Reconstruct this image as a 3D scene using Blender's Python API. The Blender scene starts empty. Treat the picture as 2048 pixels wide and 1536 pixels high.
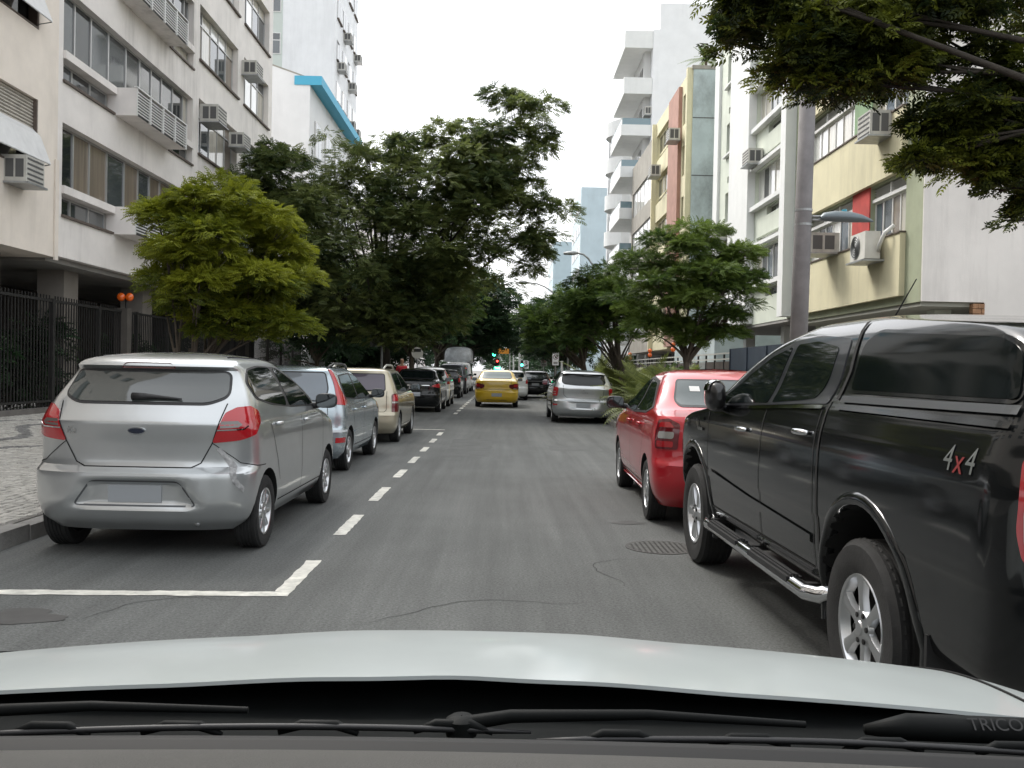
import bpy, bmesh, math, random
import numpy as np
from mathutils import Vector, Matrix

random.seed(7)
rng = np.random.default_rng(7)
scene = bpy.context.scene
COL = scene.collection
R = math.radians
PI = math.pi

# ---------------------------------------------------------------- camera, sky, sun, exposure
CAM_H = 1.47
cam_data = bpy.data.cameras.new('camera')
cam_data.sensor_width = 36.0
cam_data.lens = 36.0 * 1843.0 / 2048.0
cam_data.clip_start = 0.05
cam_data.clip_end = 3000
camera = bpy.data.objects.new('camera', cam_data)
COL.objects.link(camera)
yaw, pitch, roll = R(0.56), R(-0.84), R(1.16)
fwd = Vector((math.sin(yaw) * math.cos(pitch), math.cos(yaw) * math.cos(pitch), math.sin(pitch)))
right = fwd.cross(Vector((0, 0, 1))).normalized()
up = right.cross(fwd).normalized()
r2 = right * math.cos(roll) + up * math.sin(roll)
u2 = up * math.cos(roll) - right * math.sin(roll)
camera.matrix_world = Matrix(((r2.x, u2.x, -fwd.x, 0), (r2.y, u2.y, -fwd.y, 0), (r2.z, u2.z, -fwd.z, CAM_H), (0, 0, 0, 1)))
scene.camera = camera

SUN_AZ, SUN_EL = R(-38), R(48)          # azimuth from the street axis, towards the left
world = bpy.data.worlds.new('World')
scene.world = world
world.use_nodes = True
wn = world.node_tree.nodes
wl = world.node_tree.links
wn.clear()
sky = wn.new('ShaderNodeTexSky')
sky.sky_type = 'NISHITA'
sky.sun_disc = False
sky.sun_elevation = SUN_EL
sky.sun_rotation = SUN_AZ
sky.air_density = 1.0
sky.dust_density = 6.0
sky.ozone_density = 1.0
hs = wn.new('ShaderNodeHueSaturation')
hs.inputs['Saturation'].default_value = 0.28
bg = wn.new('ShaderNodeBackground')
bg.inputs['Strength'].default_value = 0.15
wo = wn.new('ShaderNodeOutputWorld')
wl.new(sky.outputs[0], hs.inputs['Color'])
ov = wn.new('ShaderNodeMix')          # thin bright overcast veil over the whole dome
ov.data_type = 'RGBA'
ov.inputs['Factor'].default_value = 0.55
ov.inputs['B'].default_value = (5.0, 5.15, 5.3, 1)
wl.new(hs.outputs[0], ov.inputs['A'])
wl.new(ov.outputs['Result'], bg.inputs['Color'])
wl.new(bg.outputs[0], wo.inputs['Surface'])

sun_data = bpy.data.lights.new('sun', 'SUN')
sun_data.energy = 1.0
sun_data.angle = R(18)
sun_data.color = (1.0, 0.95, 0.87)
sun = bpy.data.objects.new('sun', sun_data)
COL.objects.link(sun)
sd = Vector((math.sin(SUN_AZ) * math.cos(SUN_EL), math.cos(SUN_AZ) * math.cos(SUN_EL), math.sin(SUN_EL)))
sun.rotation_euler = sd.to_track_quat('Z', 'Y').to_euler()

vs = scene.view_settings
vs.view_transform = 'Standard'
vs.look = 'None'
vs.gamma = 1.0
vs.exposure = 1.3
vs.use_curve_mapping = False
scene.render.film_transparent = False
cy = scene.cycles
cy.use_denoising = True
cy.max_bounces = 7
cy.diffuse_bounces = 3
cy.glossy_bounces = 3
cy.transmission_bounces = 3
cy.transparent_max_bounces = 6
cy.caustics_reflective = False
cy.caustics_refractive = False
cy.sample_clamp_indirect = 6.0

# ---------------------------------------------------------------- materials
MATS = {}


def pmat(name, col, rough=0.6, metal=0.0, coat=0.0, coat_rough=0.04, var=0.0, vscale=3.0, stretch=(1, 1, 1), bump=0.0,
         bscale=60.0, spec=0.5, coord='pos', ior=1.5, emit=None, estr=0.0, var2=None, stain=0.0, stain_col=(0.12, 0.11, 0.1),
         stain_scale=(1.2, 1.2, 0.12), rvar=0.0, grain=0.0, gscale=90.0, streak=0.0):
    if name in MATS:
        return MATS[name]
    m = bpy.data.materials.new(name)
    m.use_nodes = True
    nt = m.node_tree
    N, L = nt.nodes, nt.links
    b = N['Principled BSDF']
    b.inputs['Base Color'].default_value = (*col, 1)
    b.inputs['Roughness'].default_value = rough
    b.inputs['Metallic'].default_value = metal
    b.inputs['Coat Weight'].default_value = coat
    b.inputs['Coat Roughness'].default_value = coat_rough
    b.inputs['Specular IOR Level'].default_value = spec
    b.inputs['IOR'].default_value = ior
    if emit:
        b.inputs['Emission Color'].default_value = (*emit, 1)
        b.inputs['Emission Strength'].default_value = estr
    src = None

    def vec(scale3):
        nonlocal src
        if src is None:
            if coord == 'pos':
                src = N.new('ShaderNodeNewGeometry').outputs['Position']
            else:
                src = N.new('ShaderNodeTexCoord').outputs['Object']
        mp = N.new('ShaderNodeMapping')
        mp.inputs['Scale'].default_value = scale3
        L.new(src, mp.inputs['Vector'])
        return mp.outputs[0]

    def noise(scale3, sc, detail=5.0, rg=0.6):
        n = N.new('ShaderNodeTexNoise')
        n.inputs['Scale'].default_value = sc
        n.inputs['Detail'].default_value = detail
        n.inputs['Roughness'].default_value = rg
        L.new(vec(scale3), n.inputs['Vector'])
        return n.outputs['Fac']

    out = None
    if var > 0:
        f = noise(stretch, vscale)
        rmp = N.new('ShaderNodeMapRange')
        rmp.inputs['From Min'].default_value = 0.3
        rmp.inputs['From Max'].default_value = 0.7
        L.new(f, rmp.inputs['Value'])
        mx = N.new('ShaderNodeMix')
        mx.data_type = 'RGBA'
        lo = tuple(max(0, c * (1 - var)) for c in col)
        hi = var2 if var2 else tuple(min(1, c * (1 + var * 0.6)) for c in col)
        mx.inputs['A'].default_value = (*lo, 1)
        mx.inputs['B'].default_value = (*hi, 1)
        L.new(rmp.outputs[0], mx.inputs['Factor'])
        out = mx.outputs['Result']
    if stain > 0:
        f1 = noise(stain_scale, 2.0, 6.0, 0.7)
        f2 = noise((0.25, 0.25, 0.2), 1.0, 3.0, 0.5)
        mm = N.new('ShaderNodeMath')
        mm.operation = 'MULTIPLY'
        L.new(f1, mm.inputs[0])
        L.new(f2, mm.inputs[1])
        rm = N.new('ShaderNodeMapRange')
        rm.inputs['From Min'].default_value = 0.24
        rm.inputs['From Max'].default_value = 0.42
        rm.inputs['To Max'].default_value = stain
        L.new(mm.outputs[0], rm.inputs['Value'])
        mx = N.new('ShaderNodeMix')
        mx.data_type = 'RGBA'
        mx.inputs['B'].default_value = (*stain_col, 1)
        if out is not None:
            L.new(out, mx.inputs['A'])
        else:
            mx.inputs['A'].default_value = (*col, 1)
        L.new(rm.outputs[0], mx.inputs['Factor'])
        out = mx.outputs['Result']
    for grain, gs3, gscale in [q for q in ((grain, (1, 1, 1), gscale), (streak, (1.5, .05, 1), 1.6)) if q[0] > 0]:
        f = noise(gs3, gscale, 3.0, 0.75)
        rm = N.new('ShaderNodeMapRange')
        rm.inputs['From Min'].default_value = 0.3
        rm.inputs['From Max'].default_value = 0.7
        rm.inputs['To Min'].default_value = 1 - grain
        rm.inputs['To Max'].default_value = 1 + grain
        L.new(f, rm.inputs['Value'])
        mx = N.new('ShaderNodeMix')
        mx.data_type = 'RGBA'
        mx.blend_type = 'MULTIPLY'
        mx.inputs['Factor'].default_value = 1.0
        if out is not None:
            L.new(out, mx.inputs['A'])
        else:
            mx.inputs['A'].default_value = (*col, 1)
        L.new(rm.outputs[0], mx.inputs['B'])
        out = mx.outputs['Result']
    if out is not None:
        L.new(out, b.inputs['Base Color'])
    if rvar > 0:
        f = noise((1, 1, 1), vscale * 1.7)
        rm = N.new('ShaderNodeMapRange')
        rm.inputs['From Min'].default_value = 0.3
        rm.inputs['From Max'].default_value = 0.7
        rm.inputs['To Min'].default_value = max(0, rough - rvar)
        rm.inputs['To Max'].default_value = min(1, rough + rvar)
        L.new(f, rm.inputs['Value'])
        L.new(rm.outputs[0], b.inputs['Roughness'])
    if bump > 0:
        f = noise((1, 1, 1), bscale, 4.0, 0.65)
        bp = N.new('ShaderNodeBump')
        bp.inputs['Strength'].default_value = bump
        bp.inputs['Distance'].default_value = 0.02
        L.new(f, bp.inputs['Height'])
        L.new(bp.outputs[0], b.inputs['Normal'])
    MATS[name] = m
    return m


def leaf_mat(name, dark, light, trans=0.35, rough=0.55):
    if name in MATS:
        return MATS[name]
    m = bpy.data.materials.new(name)
    m.use_nodes = True
    nt = m.node_tree
    N, L = nt.nodes, nt.links
    b = N['Principled BSDF']
    b.inputs['Roughness'].default_value = rough
    b.inputs['Specular IOR Level'].default_value = 0.35
    at = N.new('ShaderNodeAttribute')
    at.attribute_name = 'tint'
    mx = N.new('ShaderNodeMix')
    mx.data_type = 'RGBA'
    mx.inputs['A'].default_value = (*dark, 1)
    mx.inputs['B'].default_value = (*light, 1)
    L.new(at.outputs['Fac'], mx.inputs['Factor'])
    L.new(mx.outputs['Result'], b.inputs['Base Color'])
    tr = N.new('ShaderNodeBsdfTranslucent')
    L.new(mx.outputs['Result'], tr.inputs['Color'])
    ms = N.new('ShaderNodeMixShader')
    ms.inputs['Fac'].default_value = trans
    L.new(b.outputs[0], ms.inputs[1])
    L.new(tr.outputs[0], ms.inputs[2])
    L.new(ms.outputs[0], N['Material Output'].inputs['Surface'])
    MATS[name] = m
    return m


# ---------------------------------------------------------------- object helpers
WLOC = {}


def link(o, parent=None, wloc=(0, 0, 0)):
    """parent an unrotated object placed by world coordinates"""
    COL.objects.link(o)
    w = Vector(wloc)
    if parent is not None:
        o.parent = parent
        o.location = w - WLOC[parent.name]
    else:
        o.location = w
    WLOC[o.name] = w
    return o


def tag(o, label=None, cat=None, group=None, kind=None):
    if label:
        o['label'] = label
    if cat:
        o['category'] = cat
    if group:
        o['group'] = group
    if kind:
        o['kind'] = kind
    return o


def empty(name, wloc=(0, 0, 0), parent=None):
    o = bpy.data.objects.new(name, None)
    o.empty_display_size = 0.2
    return link(o, parent, wloc)


CUBES = {}


def box(name, parent, mat, a, b):
    """a box as an object of its own; alike boxes share one unit cube per material"""
    if mat.name not in CUBES:
        me = bpy.data.meshes.new('block_' + mat.name)
        v = [(x, y, z) for x in (-.5, .5) for y in (-.5, .5) for z in (-.5, .5)]
        f = [(0, 1, 3, 2), (4, 6, 7, 5), (0, 4, 5, 1), (2, 3, 7, 6), (0, 2, 6, 4), (1, 5, 7, 3)]
        me.from_pydata(v, [], f)
        me.materials.append(mat)
        CUBES[mat.name] = me
    o = bpy.data.objects.new(name, CUBES[mat.name])
    c = [(a[i] + b[i]) / 2 for i in range(3)]
    link(o, parent, c)
    o.scale = [max(1e-4, abs(b[i] - a[i])) for i in range(3)]
    return o


class MB:
    def __init__(s):
        s.v = []
        s.f = []
        s.m = []

    def add(s, vs, fs, mi=0):
        k = len(s.v)
        s.v.extend([tuple(p) for p in vs])
        for f in fs:
            s.f.append(tuple(i + k for i in f))
            s.m.append(mi)
        return s

    def box(s, a, b, mi=0):
        v = [(x, y, z) for x in (a[0], b[0]) for y in (a[1], b[1]) for z in (a[2], b[2])]
        return s.add(v, [(0, 1, 3, 2), (4, 6, 7, 5), (0, 4, 5, 1), (2, 3, 7, 6), (0, 2, 6, 4), (1, 5, 7, 3)], mi)

    def quad(s, *p, mi=0):
        return s.add(p, [tuple(range(len(p)))], mi)

    def tube(s, path, rad, n=8, mi=0, cap=True):
        path = [Vector(p) for p in path]
        if not hasattr(rad, '__len__'):
            rad = [rad] * len(path)
        vs, fs = [], []
        prev = None
        for i, p in enumerate(path):
            d = (path[min(i + 1, len(path) - 1)] - path[max(i - 1, 0)])
            if d.length < 1e-9:
                d = Vector((0, 0, 1))
            d.normalize()
            if prev is None:
                a = d.orthogonal().normalized()
            else:
                a = (prev - d * prev.dot(d))
                a = a.normalized() if a.length > 1e-6 else d.orthogonal().normalized()
            prev = a
            b = d.cross(a)
            for k in range(n):
                t = 2 * PI * k / n
                vs.append(p + (a * math.cos(t) + b * math.sin(t)) * rad[i])
        for i in range(len(path) - 1):
            for k in range(n):
                fs.append((i * n + k, i * n + (k + 1) % n, (i + 1) * n + (k + 1) % n, (i + 1) * n + k))
        if cap:
            fs.append(tuple(range(n))[::-1])
            fs.append(tuple((len(path) - 1) * n + k for k in range(n)))
        return s.add(vs, fs, mi)

    def lathe(s, prof, axis='x', n=32, mi=0, c=(0, 0, 0)):
        """prof: list of (a, r) along the axis"""
        vs, fs = [], []
        for a, r in prof:
            for k in range(n):
                t = 2 * PI * k / n
                if axis == 'x':
                    p = (c[0] + a, c[1] + r * math.cos(t), c[2] + r * math.sin(t))
                elif axis == 'y':
                    p = (c[0] + r * math.cos(t), c[1] + a, c[2] + r * math.sin(t))
                else:
                    p = (c[0] + r * math.cos(t), c[1] + r * math.sin(t), c[2] + a)
                vs.append(p)
        for i in range(len(prof) - 1):
            for k in range(n):
                fs.append((i * n + k, i * n + (k + 1) % n, (i + 1) * n + (k + 1) % n, (i + 1) * n + k))
        return s.add(vs, fs, mi)

    def obj(s, name, mats, parent=None, smooth=False, local=False, wloc=(0, 0, 0), sharp=None, normals=False):
        """local: vertices are in the parent's own frame; otherwise in world coordinates"""
        me = bpy.data.meshes.new(name)
        if local or parent is None:
            off = Vector(wloc) if parent is None and not local else Vector((0, 0, 0))
        else:
            off = WLOC[parent.name]
        me.from_pydata([(p[0] - off[0], p[1] - off[1], p[2] - off[2]) for p in s.v], [], s.f)
        if not isinstance(mats, (list, tuple)):
            mats = [mats]
        for m in mats:
            me.materials.append(m)
        if len(mats) > 1:
            me.polygons.foreach_set('material_index', s.m)
        if normals:
            bm = bmesh.new()
            bm.from_mesh(me)
            bmesh.ops.recalc_face_normals(bm, faces=bm.faces)
            bm.to_mesh(me)
            bm.free()
        if smooth:
            me.polygons.foreach_set('use_smooth', [True] * len(me.polygons))
            if sharp:
                me.set_sharp_from_angle(angle=R(sharp))
        o = bpy.data.objects.new(name, me)
        COL.objects.link(o)
        if parent is not None:
            o.parent = parent
            WLOC[o.name] = WLOC.get(parent.name, Vector((0, 0, 0)))
        else:
            o.location = wloc
            WLOC[o.name] = Vector(wloc)
        return o
# ---------------------------------------------------------------- shared materials
asphalt = pmat('asphalt', (0.105, 0.109, 0.105), 0.9, var=0.14, vscale=0.7, bump=0.35, bscale=140, stain=0.3, stain_col=(0.05, 0.05, 0.049), stain_scale=(1.3, 0.25, 1), grain=0.45, gscale=55, streak=0.22)
ground_m = pmat('concrete_ground', (0.16, 0.155, 0.145), 0.9, var=0.2, vscale=0.5)
mark_m = pmat('worn_road_paint', (0.62, 0.61, 0.55), 0.75, var=0.3, vscale=9.0, stain=0.75, stain_col=(0.12, 0.12, 0.11), stain_scale=(5, 5, 5))
kerb_m = pmat('granite_kerb', (0.27, 0.26, 0.245), 0.85, var=0.35, vscale=4.0, bump=0.4, bscale=40)
mortar_m = pmat('sidewalk_mortar', (0.2, 0.19, 0.175), 0.95, var=0.3, vscale=2.0, bump=0.4)
stone_w = pmat('limestone_setts', (0.47, 0.45, 0.41), 0.85, var=0.35, vscale=6.0, bump=0.3, bscale=50)
stone_b = pmat('basalt_setts', (0.2, 0.197, 0.19), 0.85, var=0.35, vscale=6.0, bump=0.3, bscale=50)
iron_m = pmat('black_iron', (0.018, 0.017, 0.016), 0.6, var=0.4, vscale=8)
steel_grey = pmat('galvanised_steel', (0.35, 0.36, 0.36), 0.45, metal=0.6, var=0.25, vscale=6)
black_plastic = pmat('black_plastic', (0.02, 0.02, 0.021), 0.5)
rubber = pmat('tyre_rubber', (0.022, 0.022, 0.022), 0.85, var=0.3, vscale=20, coord='obj', bump=0.2, bscale=120)
rim_m = pmat('wheel_alloy', (0.62, 0.63, 0.64), 0.28, metal=0.95)
cap_m = pmat('hubcap_silver', (0.5, 0.51, 0.52), 0.35, metal=0.75)
dark_in = pmat('wheel_well_dark', (0.012, 0.012, 0.012), 0.9)
car_glass = pmat('tinted_car_glass', (0.006, 0.009, 0.009), 0.03, spec=0.5, ior=1.5)
clear_glass = pmat('pale_car_glass', (0.16, 0.20, 0.20), 0.03, spec=0.6, ior=1.5)
lamp_red = pmat('red_lamp_lens', (0.42, 0.012, 0.018), 0.12, coat=1.0, spec=0.6)
lamp_dark_red = pmat('dark_red_lamp_lens', (0.13, 0.008, 0.012), 0.15, coat=1.0)
lamp_clear = pmat('clear_lamp_lens', (0.42, 0.4, 0.36), 0.15, coat=1.0, metal=0.3)
lamp_amber = pmat('amber_lamp_lens', (0.6, 0.2, 0.03), 0.2, coat=1.0)
chrome = pmat('chrome', (0.75, 0.76, 0.77), 0.08, metal=1.0)
plate_m = pmat('grey_number_plate', (0.34, 0.36, 0.38), 0.5)
seam_m = pmat('panel_gap', (0.008, 0.008, 0.008), 0.9)
bark_m = pmat('tree_bark', (0.11, 0.09, 0.07), 0.95, var=0.4, vscale=5, stretch=(1, 1, 0.25), bump=0.8, bscale=18)
bark_pale = pmat('pale_tree_bark', (0.22, 0.2, 0.17), 0.95, var=0.4, vscale=5, stretch=(1, 1, 0.25), bump=0.8, bscale=18)
alu = pmat('aluminium_frame', (0.5, 0.5, 0.49), 0.4, metal=0.7)
white_frame = pmat('white_window_frame', (0.68, 0.68, 0.66), 0.5)
sill_dark = pmat('brown_sill', (0.11, 0.085, 0.07), 0.7, var=0.3, vscale=4)
ac_m = pmat('air_conditioner_casing', (0.5, 0.49, 0.45), 0.55, var=0.2, vscale=3, stain=0.4)
ac_dark = pmat('air_conditioner_grille', (0.09, 0.09, 0.09), 0.7)


def glass_mat(name, col, rough=0.04, refl=0.9):
    return pmat(name, col, rough, coat=0.0, spec=refl, ior=1.7, var=0.15, vscale=0.8)


pane_dark = glass_mat('window_glass_dark', (0.025, 0.03, 0.032))
pane_mid = glass_mat('window_glass_grey', (0.07, 0.08, 0.085))
pane_blue = glass_mat('window_glass_blue', (0.09, 0.12, 0.15))
pane_curtain = pmat('window_with_pale_curtain', (0.5, 0.47, 0.4), 0.5, coat=1.0, coat_rough=0.03, var=0.3, vscale=9, stretch=(1, 1, 0.05))
pane_white = pmat('window_with_white_blind', (0.72, 0.72, 0.7), 0.35, coat=1.0, coat_rough=0.03, var=0.15, vscale=9, stretch=(1, 1, 0.05))
pane_brown = pmat('window_with_brown_curtain', (0.2, 0.16, 0.12), 0.5, coat=1.0, coat_rough=0.03, var=0.4, vscale=8, stretch=(1, 1, 0.05))
PANES_L = [pane_dark, pane_mid, pane_mid, pane_blue, pane_curtain, pane_brown]

# ---------------------------------------------------------------- ground, road, sidewalks
KL, KR = -3.85, 3.0          # kerb lines
Y0, Y1 = -45.0, 330.0
g = MB()
g.quad((-900, -900, -0.03), (900, -900, -0.03), (900, 1500, -0.03), (-900, 1500, -0.03))
tag(g.obj('ground', ground_m), kind='structure')
g = MB()
ny = 60
for i in range(ny):
    ya = Y0 + (Y1 - Y0) * (i / ny) ** 1.6
    yb = Y0 + (Y1 - Y0) * ((i + 1) / ny) ** 1.6
    g.quad((KL, ya, 0), (KR, ya, 0), (KR, yb, 0), (KL, yb, 0))
road = tag(g.obj('road', asphalt), kind='structure')
WLOC['road'] = Vector((0, 0, 0))


def marking(pts, name='lane_marking'):
    m = MB()
    out = []
    for i in range(len(pts)):
        a, b = Vector(pts[i]), Vector(pts[(i + 1) % len(pts)])
        k = max(2, int((b - a).length / .07))
        for q in range(k):
            c = a.lerp(b, q / k)
            out.append((c.x + random.uniform(-.006, .006), c.y + random.uniform(-.012, .012), .004))
    m.quad(*out)
    return m.obj(name, mark_m, road)


# parking-bay markings: corner of the first bay, dashes, cross line, further dashes
marking([(-3.75, 5.76), (-1.345, 5.86), (-1.345, 5.98), (-3.75, 5.88)], 'bay_marking')
marking([(-1.455, 5.984), (-1.345, 5.984), (-1.345, 6.98), (-1.455, 6.97)], 'bay_marking')
for a, b in [(8.04, 9.16), (10.14, 11.33), (12.36, 13.33), (14.3, 15.32), (16.33, 17.25), (18.36, 19.33), (20.36, 21.36)]:
    marking([(-1.46, a), (-1.35, a), (-1.35, b), (-1.46, b)])
marking([(-3.7, 22.2), (-1.38, 22.2), (-1.38, 22.34), (-3.7, 22.34)], 'bay_marking')
for k in range(14):
    a = 30.2 + 2.1 * k
    marking([(-1.62, a), (-1.49, a), (-1.49, a + 1.05), (-1.62, a + 1.05)])

# worn repairs and cracks in the asphalt
patch_m = pmat('asphalt_repair', (.092, .095, .092), .9, var=.2, vscale=3, grain=.4, gscale=50)
for (xa, xb, ya, yb) in ((-1.0, -.2, 15.5, 19.5), (.9, 1.9, 17.0, 18.2), (-2.9, -1.7, 23.6, 25.4)):
    m = MB()
    pts = []
    cs = [(xa, ya), (xb, ya), (xb, yb), (xa, yb)]
    for i in range(4):
        a, b = Vector(cs[i]), Vector(cs[(i + 1) % 4])
        for q in range(8):
            c = a.lerp(b, q / 8)
            pts.append((c.x + random.uniform(-.03, .03), c.y + random.uniform(-.04, .04), .0018))
    m.quad(*pts)
    m.obj('repair_patch', patch_m, road)
crack_m = pmat('crack_dark', (.03, .03, .03), .95)
for (x, y, a, n) in ((-.9, 5.2, .3, 26), (.9, 6.2, 1.9, 22), (-2.4, 5.2, 1.2, 16), (.2, 12.5, .2, 30), (1.5, 14.0, 1.4, 26), (-.6, 20.5, .1, 24)):
    m = MB()
    vs_, fs_ = [], []
    for k in range(n):
        a += random.uniform(-.45, .45)
        a *= .97
        x += math.cos(a) * .07
        y += math.sin(a) * .07
        w_ = .0022 * math.sin(PI * (k + .5) / n) + .001
        vs_ += [(x - math.sin(a) * w_, y + math.cos(a) * w_, .0026), (x + math.sin(a) * w_, y - math.cos(a) * w_, .0026)]
    m.add(vs_, [(2 * k, 2 * k + 1, 2 * k + 3, 2 * k + 2) for k in range(n - 1)])
    m.obj('crack', crack_m, road)
# dark oil marks where cars stand
oil_m = pmat('oil_stain', (.055, .054, .052), .7, var=.3, vscale=6)
for (x, y, r_) in ((-2.75, 5.3, .16), (-2.95, 5.15, .10), (1.25, 9.0, .10), (-2.6, 11.5, .14)):
    m = MB()
    ph = random.uniform(0, 6)
    m.quad(*[(x + r_ * 1.6 * (1 + .25 * math.sin(3 * t + ph) + .12 * math.sin(7 * t)) * math.cos(t), y + r_ * .9 * (1 + .25 * math.cos(2 * t + ph)) * math.sin(t), .0032) for t in [2 * PI * k / 28 for k in range(28)]])
    m.obj('oil_mark', oil_m, road)

# sidewalks: top plane tilts up a little to the building line
def sidewalk(name, xa, xb, za, zb, mat):
    m = MB()
    m.quad((xa, Y0, za), (xb, Y0, zb), (xb, Y1, zb), (xa, Y1, za))
    m.quad((xa, Y0, -0.02), (xa, Y1, -0.02), (xa, Y1, za), (xa, Y0, za))
    o = m.obj(name, mat)
    WLOC[o.name] = Vector((0, 0, 0))
    return tag(o, kind='structure')


sw_l = sidewalk('sidewalk', KL - 0.16, -10.6, 0.13, 0.30, mortar_m)
sw_r = sidewalk('sidewalk', KR + 0.16, 9.6, 0.13, 0.24, mortar_m)


def swz(x):
    return 0.13 + (abs(x) - 4.0) / 6.6 * 0.17 if x < 0 else 0.13 + (x - 3.16) / 6.4 * 0.11


# kerb stones, one by one where they show, joined beyond
kmesh = {}
for side, xk in ((-1, KL), (1, KR)):
    kroot = empty('kerb', (xk, 0, 0))
    tag(kroot, kind='structure')
    y = -6.0
    while y < 40:
        ln = random.uniform(0.85, 1.1)
        jz = random.uniform(-0.016, 0.004)
        jx = random.uniform(-0.012, 0.012)
        o = box('kerb_stone', kroot, kerb_m, (xk + jx, y, -0.02), (xk + side * 0.158 + jx * 0.3, y + ln - 0.014, 0.137 + jz))
        y += ln
    m = MB()
    while y < 150:
        m.box((xk, y, -0.02), (xk + side * 0.158, y + 0.98, 0.137))
        y += 1.0
    o = m.obj('kerb_run', kerb_m, kroot)
    tag(o, kind='stuff')

# Portuguese mosaic setts on the left sidewalk, white with black waves
def mosaic(mat, black, x0, x1, y0, y1, s):
    m = MB()
    nx, nyy = int(abs(x1 - x0) / s), int((y1 - y0) / s)
    vs, fs = [], []
    for j in range(nyy):
        for i in range(nx):
            cx = x0 - (i + 0.5 + random.uniform(-.12, .12)) * s
            cyy = y0 + (j + 0.5 + random.uniform(-.12, .12)) * s
            d = abs(cx + 6.9 + 0.55 * math.sin(cyy * 1.15)) < 0.11 or abs(cx + 8.3 + 0.55 * math.sin(cyy * 1.15 + .4)) < 0.11 or abs(cx + 9.6 + 0.5 * math.sin(cyy * 1.15 + .8)) < 0.10
            if d != black:
                continue
            h = s * 0.5 * random.uniform(.80, .93)
            a = random.uniform(-.25, .25)
            z = swz(cx) + random.uniform(0.004, 0.013)
            k = len(vs)
            tx, ty = random.uniform(-.05, .05), random.uniform(-.05, .05)
            for (ux, uy) in ((-1, -1), (1, -1), (1, 1), (-1, 1)):
                px = (ux * math.cos(a) - uy * math.sin(a)) * h * random.uniform(.85, 1.08)
                py = (ux * math.sin(a) + uy * math.cos(a)) * h * random.uniform(.85, 1.08)
                vs.append((cx + px, cyy + py, z + tx * px + ty * py))
                vs.append((cx + px * 1.15, cyy + py * 1.15, z - 0.014))
            fs.append((k, k + 2, k + 4, k + 6))
            for q in range(4):
                a0, a1 = k + 2 * q, k + 2 * ((q + 1) % 4)
                fs.append((a0, a0 + 1, a1 + 1, a1))
    m.add(vs, fs)
    o = m.obj('paving_setts', mat, sw_l)
    return tag(o, kind='stuff')


mosaic(stone_w, False, KL - 0.2, -10.4, 6.0, 26.0, 0.085)
mosaic(stone_b, True, KL - 0.2, -10.4, 6.0, 26.0, 0.085)

# drain cover by the pickup's front wheel
dc = empty('drain_cover', (1.36, 7.75, 0.0))
tag(dc, 'rusty grated iron drain cover set in the asphalt by the black pickup front wheel', 'drain cover')
m = MB()
m.lathe([(0.001, 0.30), (0.004, 0.30), (0.004, 0.275), (0.002, 0.275)], 'z', 28, c=(1.36, 7.75, 0))
m.obj('rim', pmat('worn_iron_rim', (.07, .068, .065), .85), dc)
m = MB()
for k in range(-6, 7):
    h = math.sqrt(max(0, 0.27 ** 2 - (k * 0.043) ** 2))
    m.box((1.36 - h, 7.75 + k * 0.043 - 0.012, 0.002), (1.36 + h, 7.75 + k * 0.043 + 0.012, 0.0045))
    m.box((1.36 + k * 0.043 - 0.012, 7.75 - h, 0.002), (1.36 + k * 0.043 + 0.012, 7.75 + h, 0.004))
m.obj('grate', pmat('rusted_iron', (0.095, 0.093, 0.088), 0.9, var=0.3, vscale=15), dc)
# ---------------------------------------------------------------- vehicle builder
def pchip(xs, ys):
    xs, ys = np.array(xs, float), np.array(ys, float)
    h = np.diff(xs)
    d = np.diff(ys) / h
    m = np.zeros(len(xs))
    for i in range(1, len(xs) - 1):
        if d[i - 1] * d[i] > 0:
            w1, w2 = 2 * h[i] + h[i - 1], h[i] + 2 * h[i - 1]
            m[i] = (w1 + w2) / (w1 / d[i - 1] + w2 / d[i])
    m[0], m[-1] = d[0], d[-1]

    def f(x):
        x = min(max(x, xs[0]), xs[-1])
        i = min(max(int(np.searchsorted(xs, x)) - 1, 0), len(xs) - 2)
        t = (x - xs[i]) / h[i]
        a, b = t * t * (3 - 2 * t), t
        h00 = 1 - a
        h10 = t * (1 - t) ** 2
        h11 = t * t * (t - 1)
        return h00 * ys[i] + h10 * h[i] * m[i] + a * ys[i + 1] + h11 * h[i] * m[i + 1]
    return f


def fillet(pts, r, n=5):
    """round the corners of a polygon; r may be one radius or one per corner"""
    out = []
    k = len(pts)
    for i in range(k):
        p = Vector(pts[i]).to_2d()
        a = Vector(pts[i - 1]).to_2d()
        b = Vector(pts[(i + 1) % k]).to_2d()
        rr = r[i] if hasattr(r, '__len__') else r
        da, db = (a - p), (b - p)
        c = min(rr, da.length * 0.48, db.length * 0.48)
        if c < 1e-4:
            out.append((p.x, p.y))
            continue
        s, e = p + da.normalized() * c, p + db.normalized() * c
        for j in range(n + 1):
            t = j / n
            q = s * (1 - t) ** 2 + p * 2 * t * (1 - t) + e * t * t
            out.append((q.x, q.y))
    return out


def inset(poly, d):
    """shrink a (counter-)clockwise polygon by d (rough, for rims of glass)"""
    k = len(poly)
    area = sum(poly[i][0] * poly[(i + 1) % k][1] - poly[(i + 1) % k][0] * poly[i][1] for i in range(k))
    s = 1 if area > 0 else -1
    out = []
    for i in range(k):
        p = Vector(poly[i])
        e1 = (p - Vector(poly[i - 1]))
        e2 = (Vector(poly[(i + 1) % k]) - p)
        if e1.length < 1e-7:
            e1 = e2
        if e2.length < 1e-7:
            e2 = e1
        n1 = Vector((-e1.y, e1.x)).normalized() * s
        n2 = Vector((-e2.y, e2.x)).normalized() * s
        nn = (n1 + n2)
        nn = nn.normalized() if nn.length > 1e-6 else n1
        out.append(tuple(p + nn * d))
    return out


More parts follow.
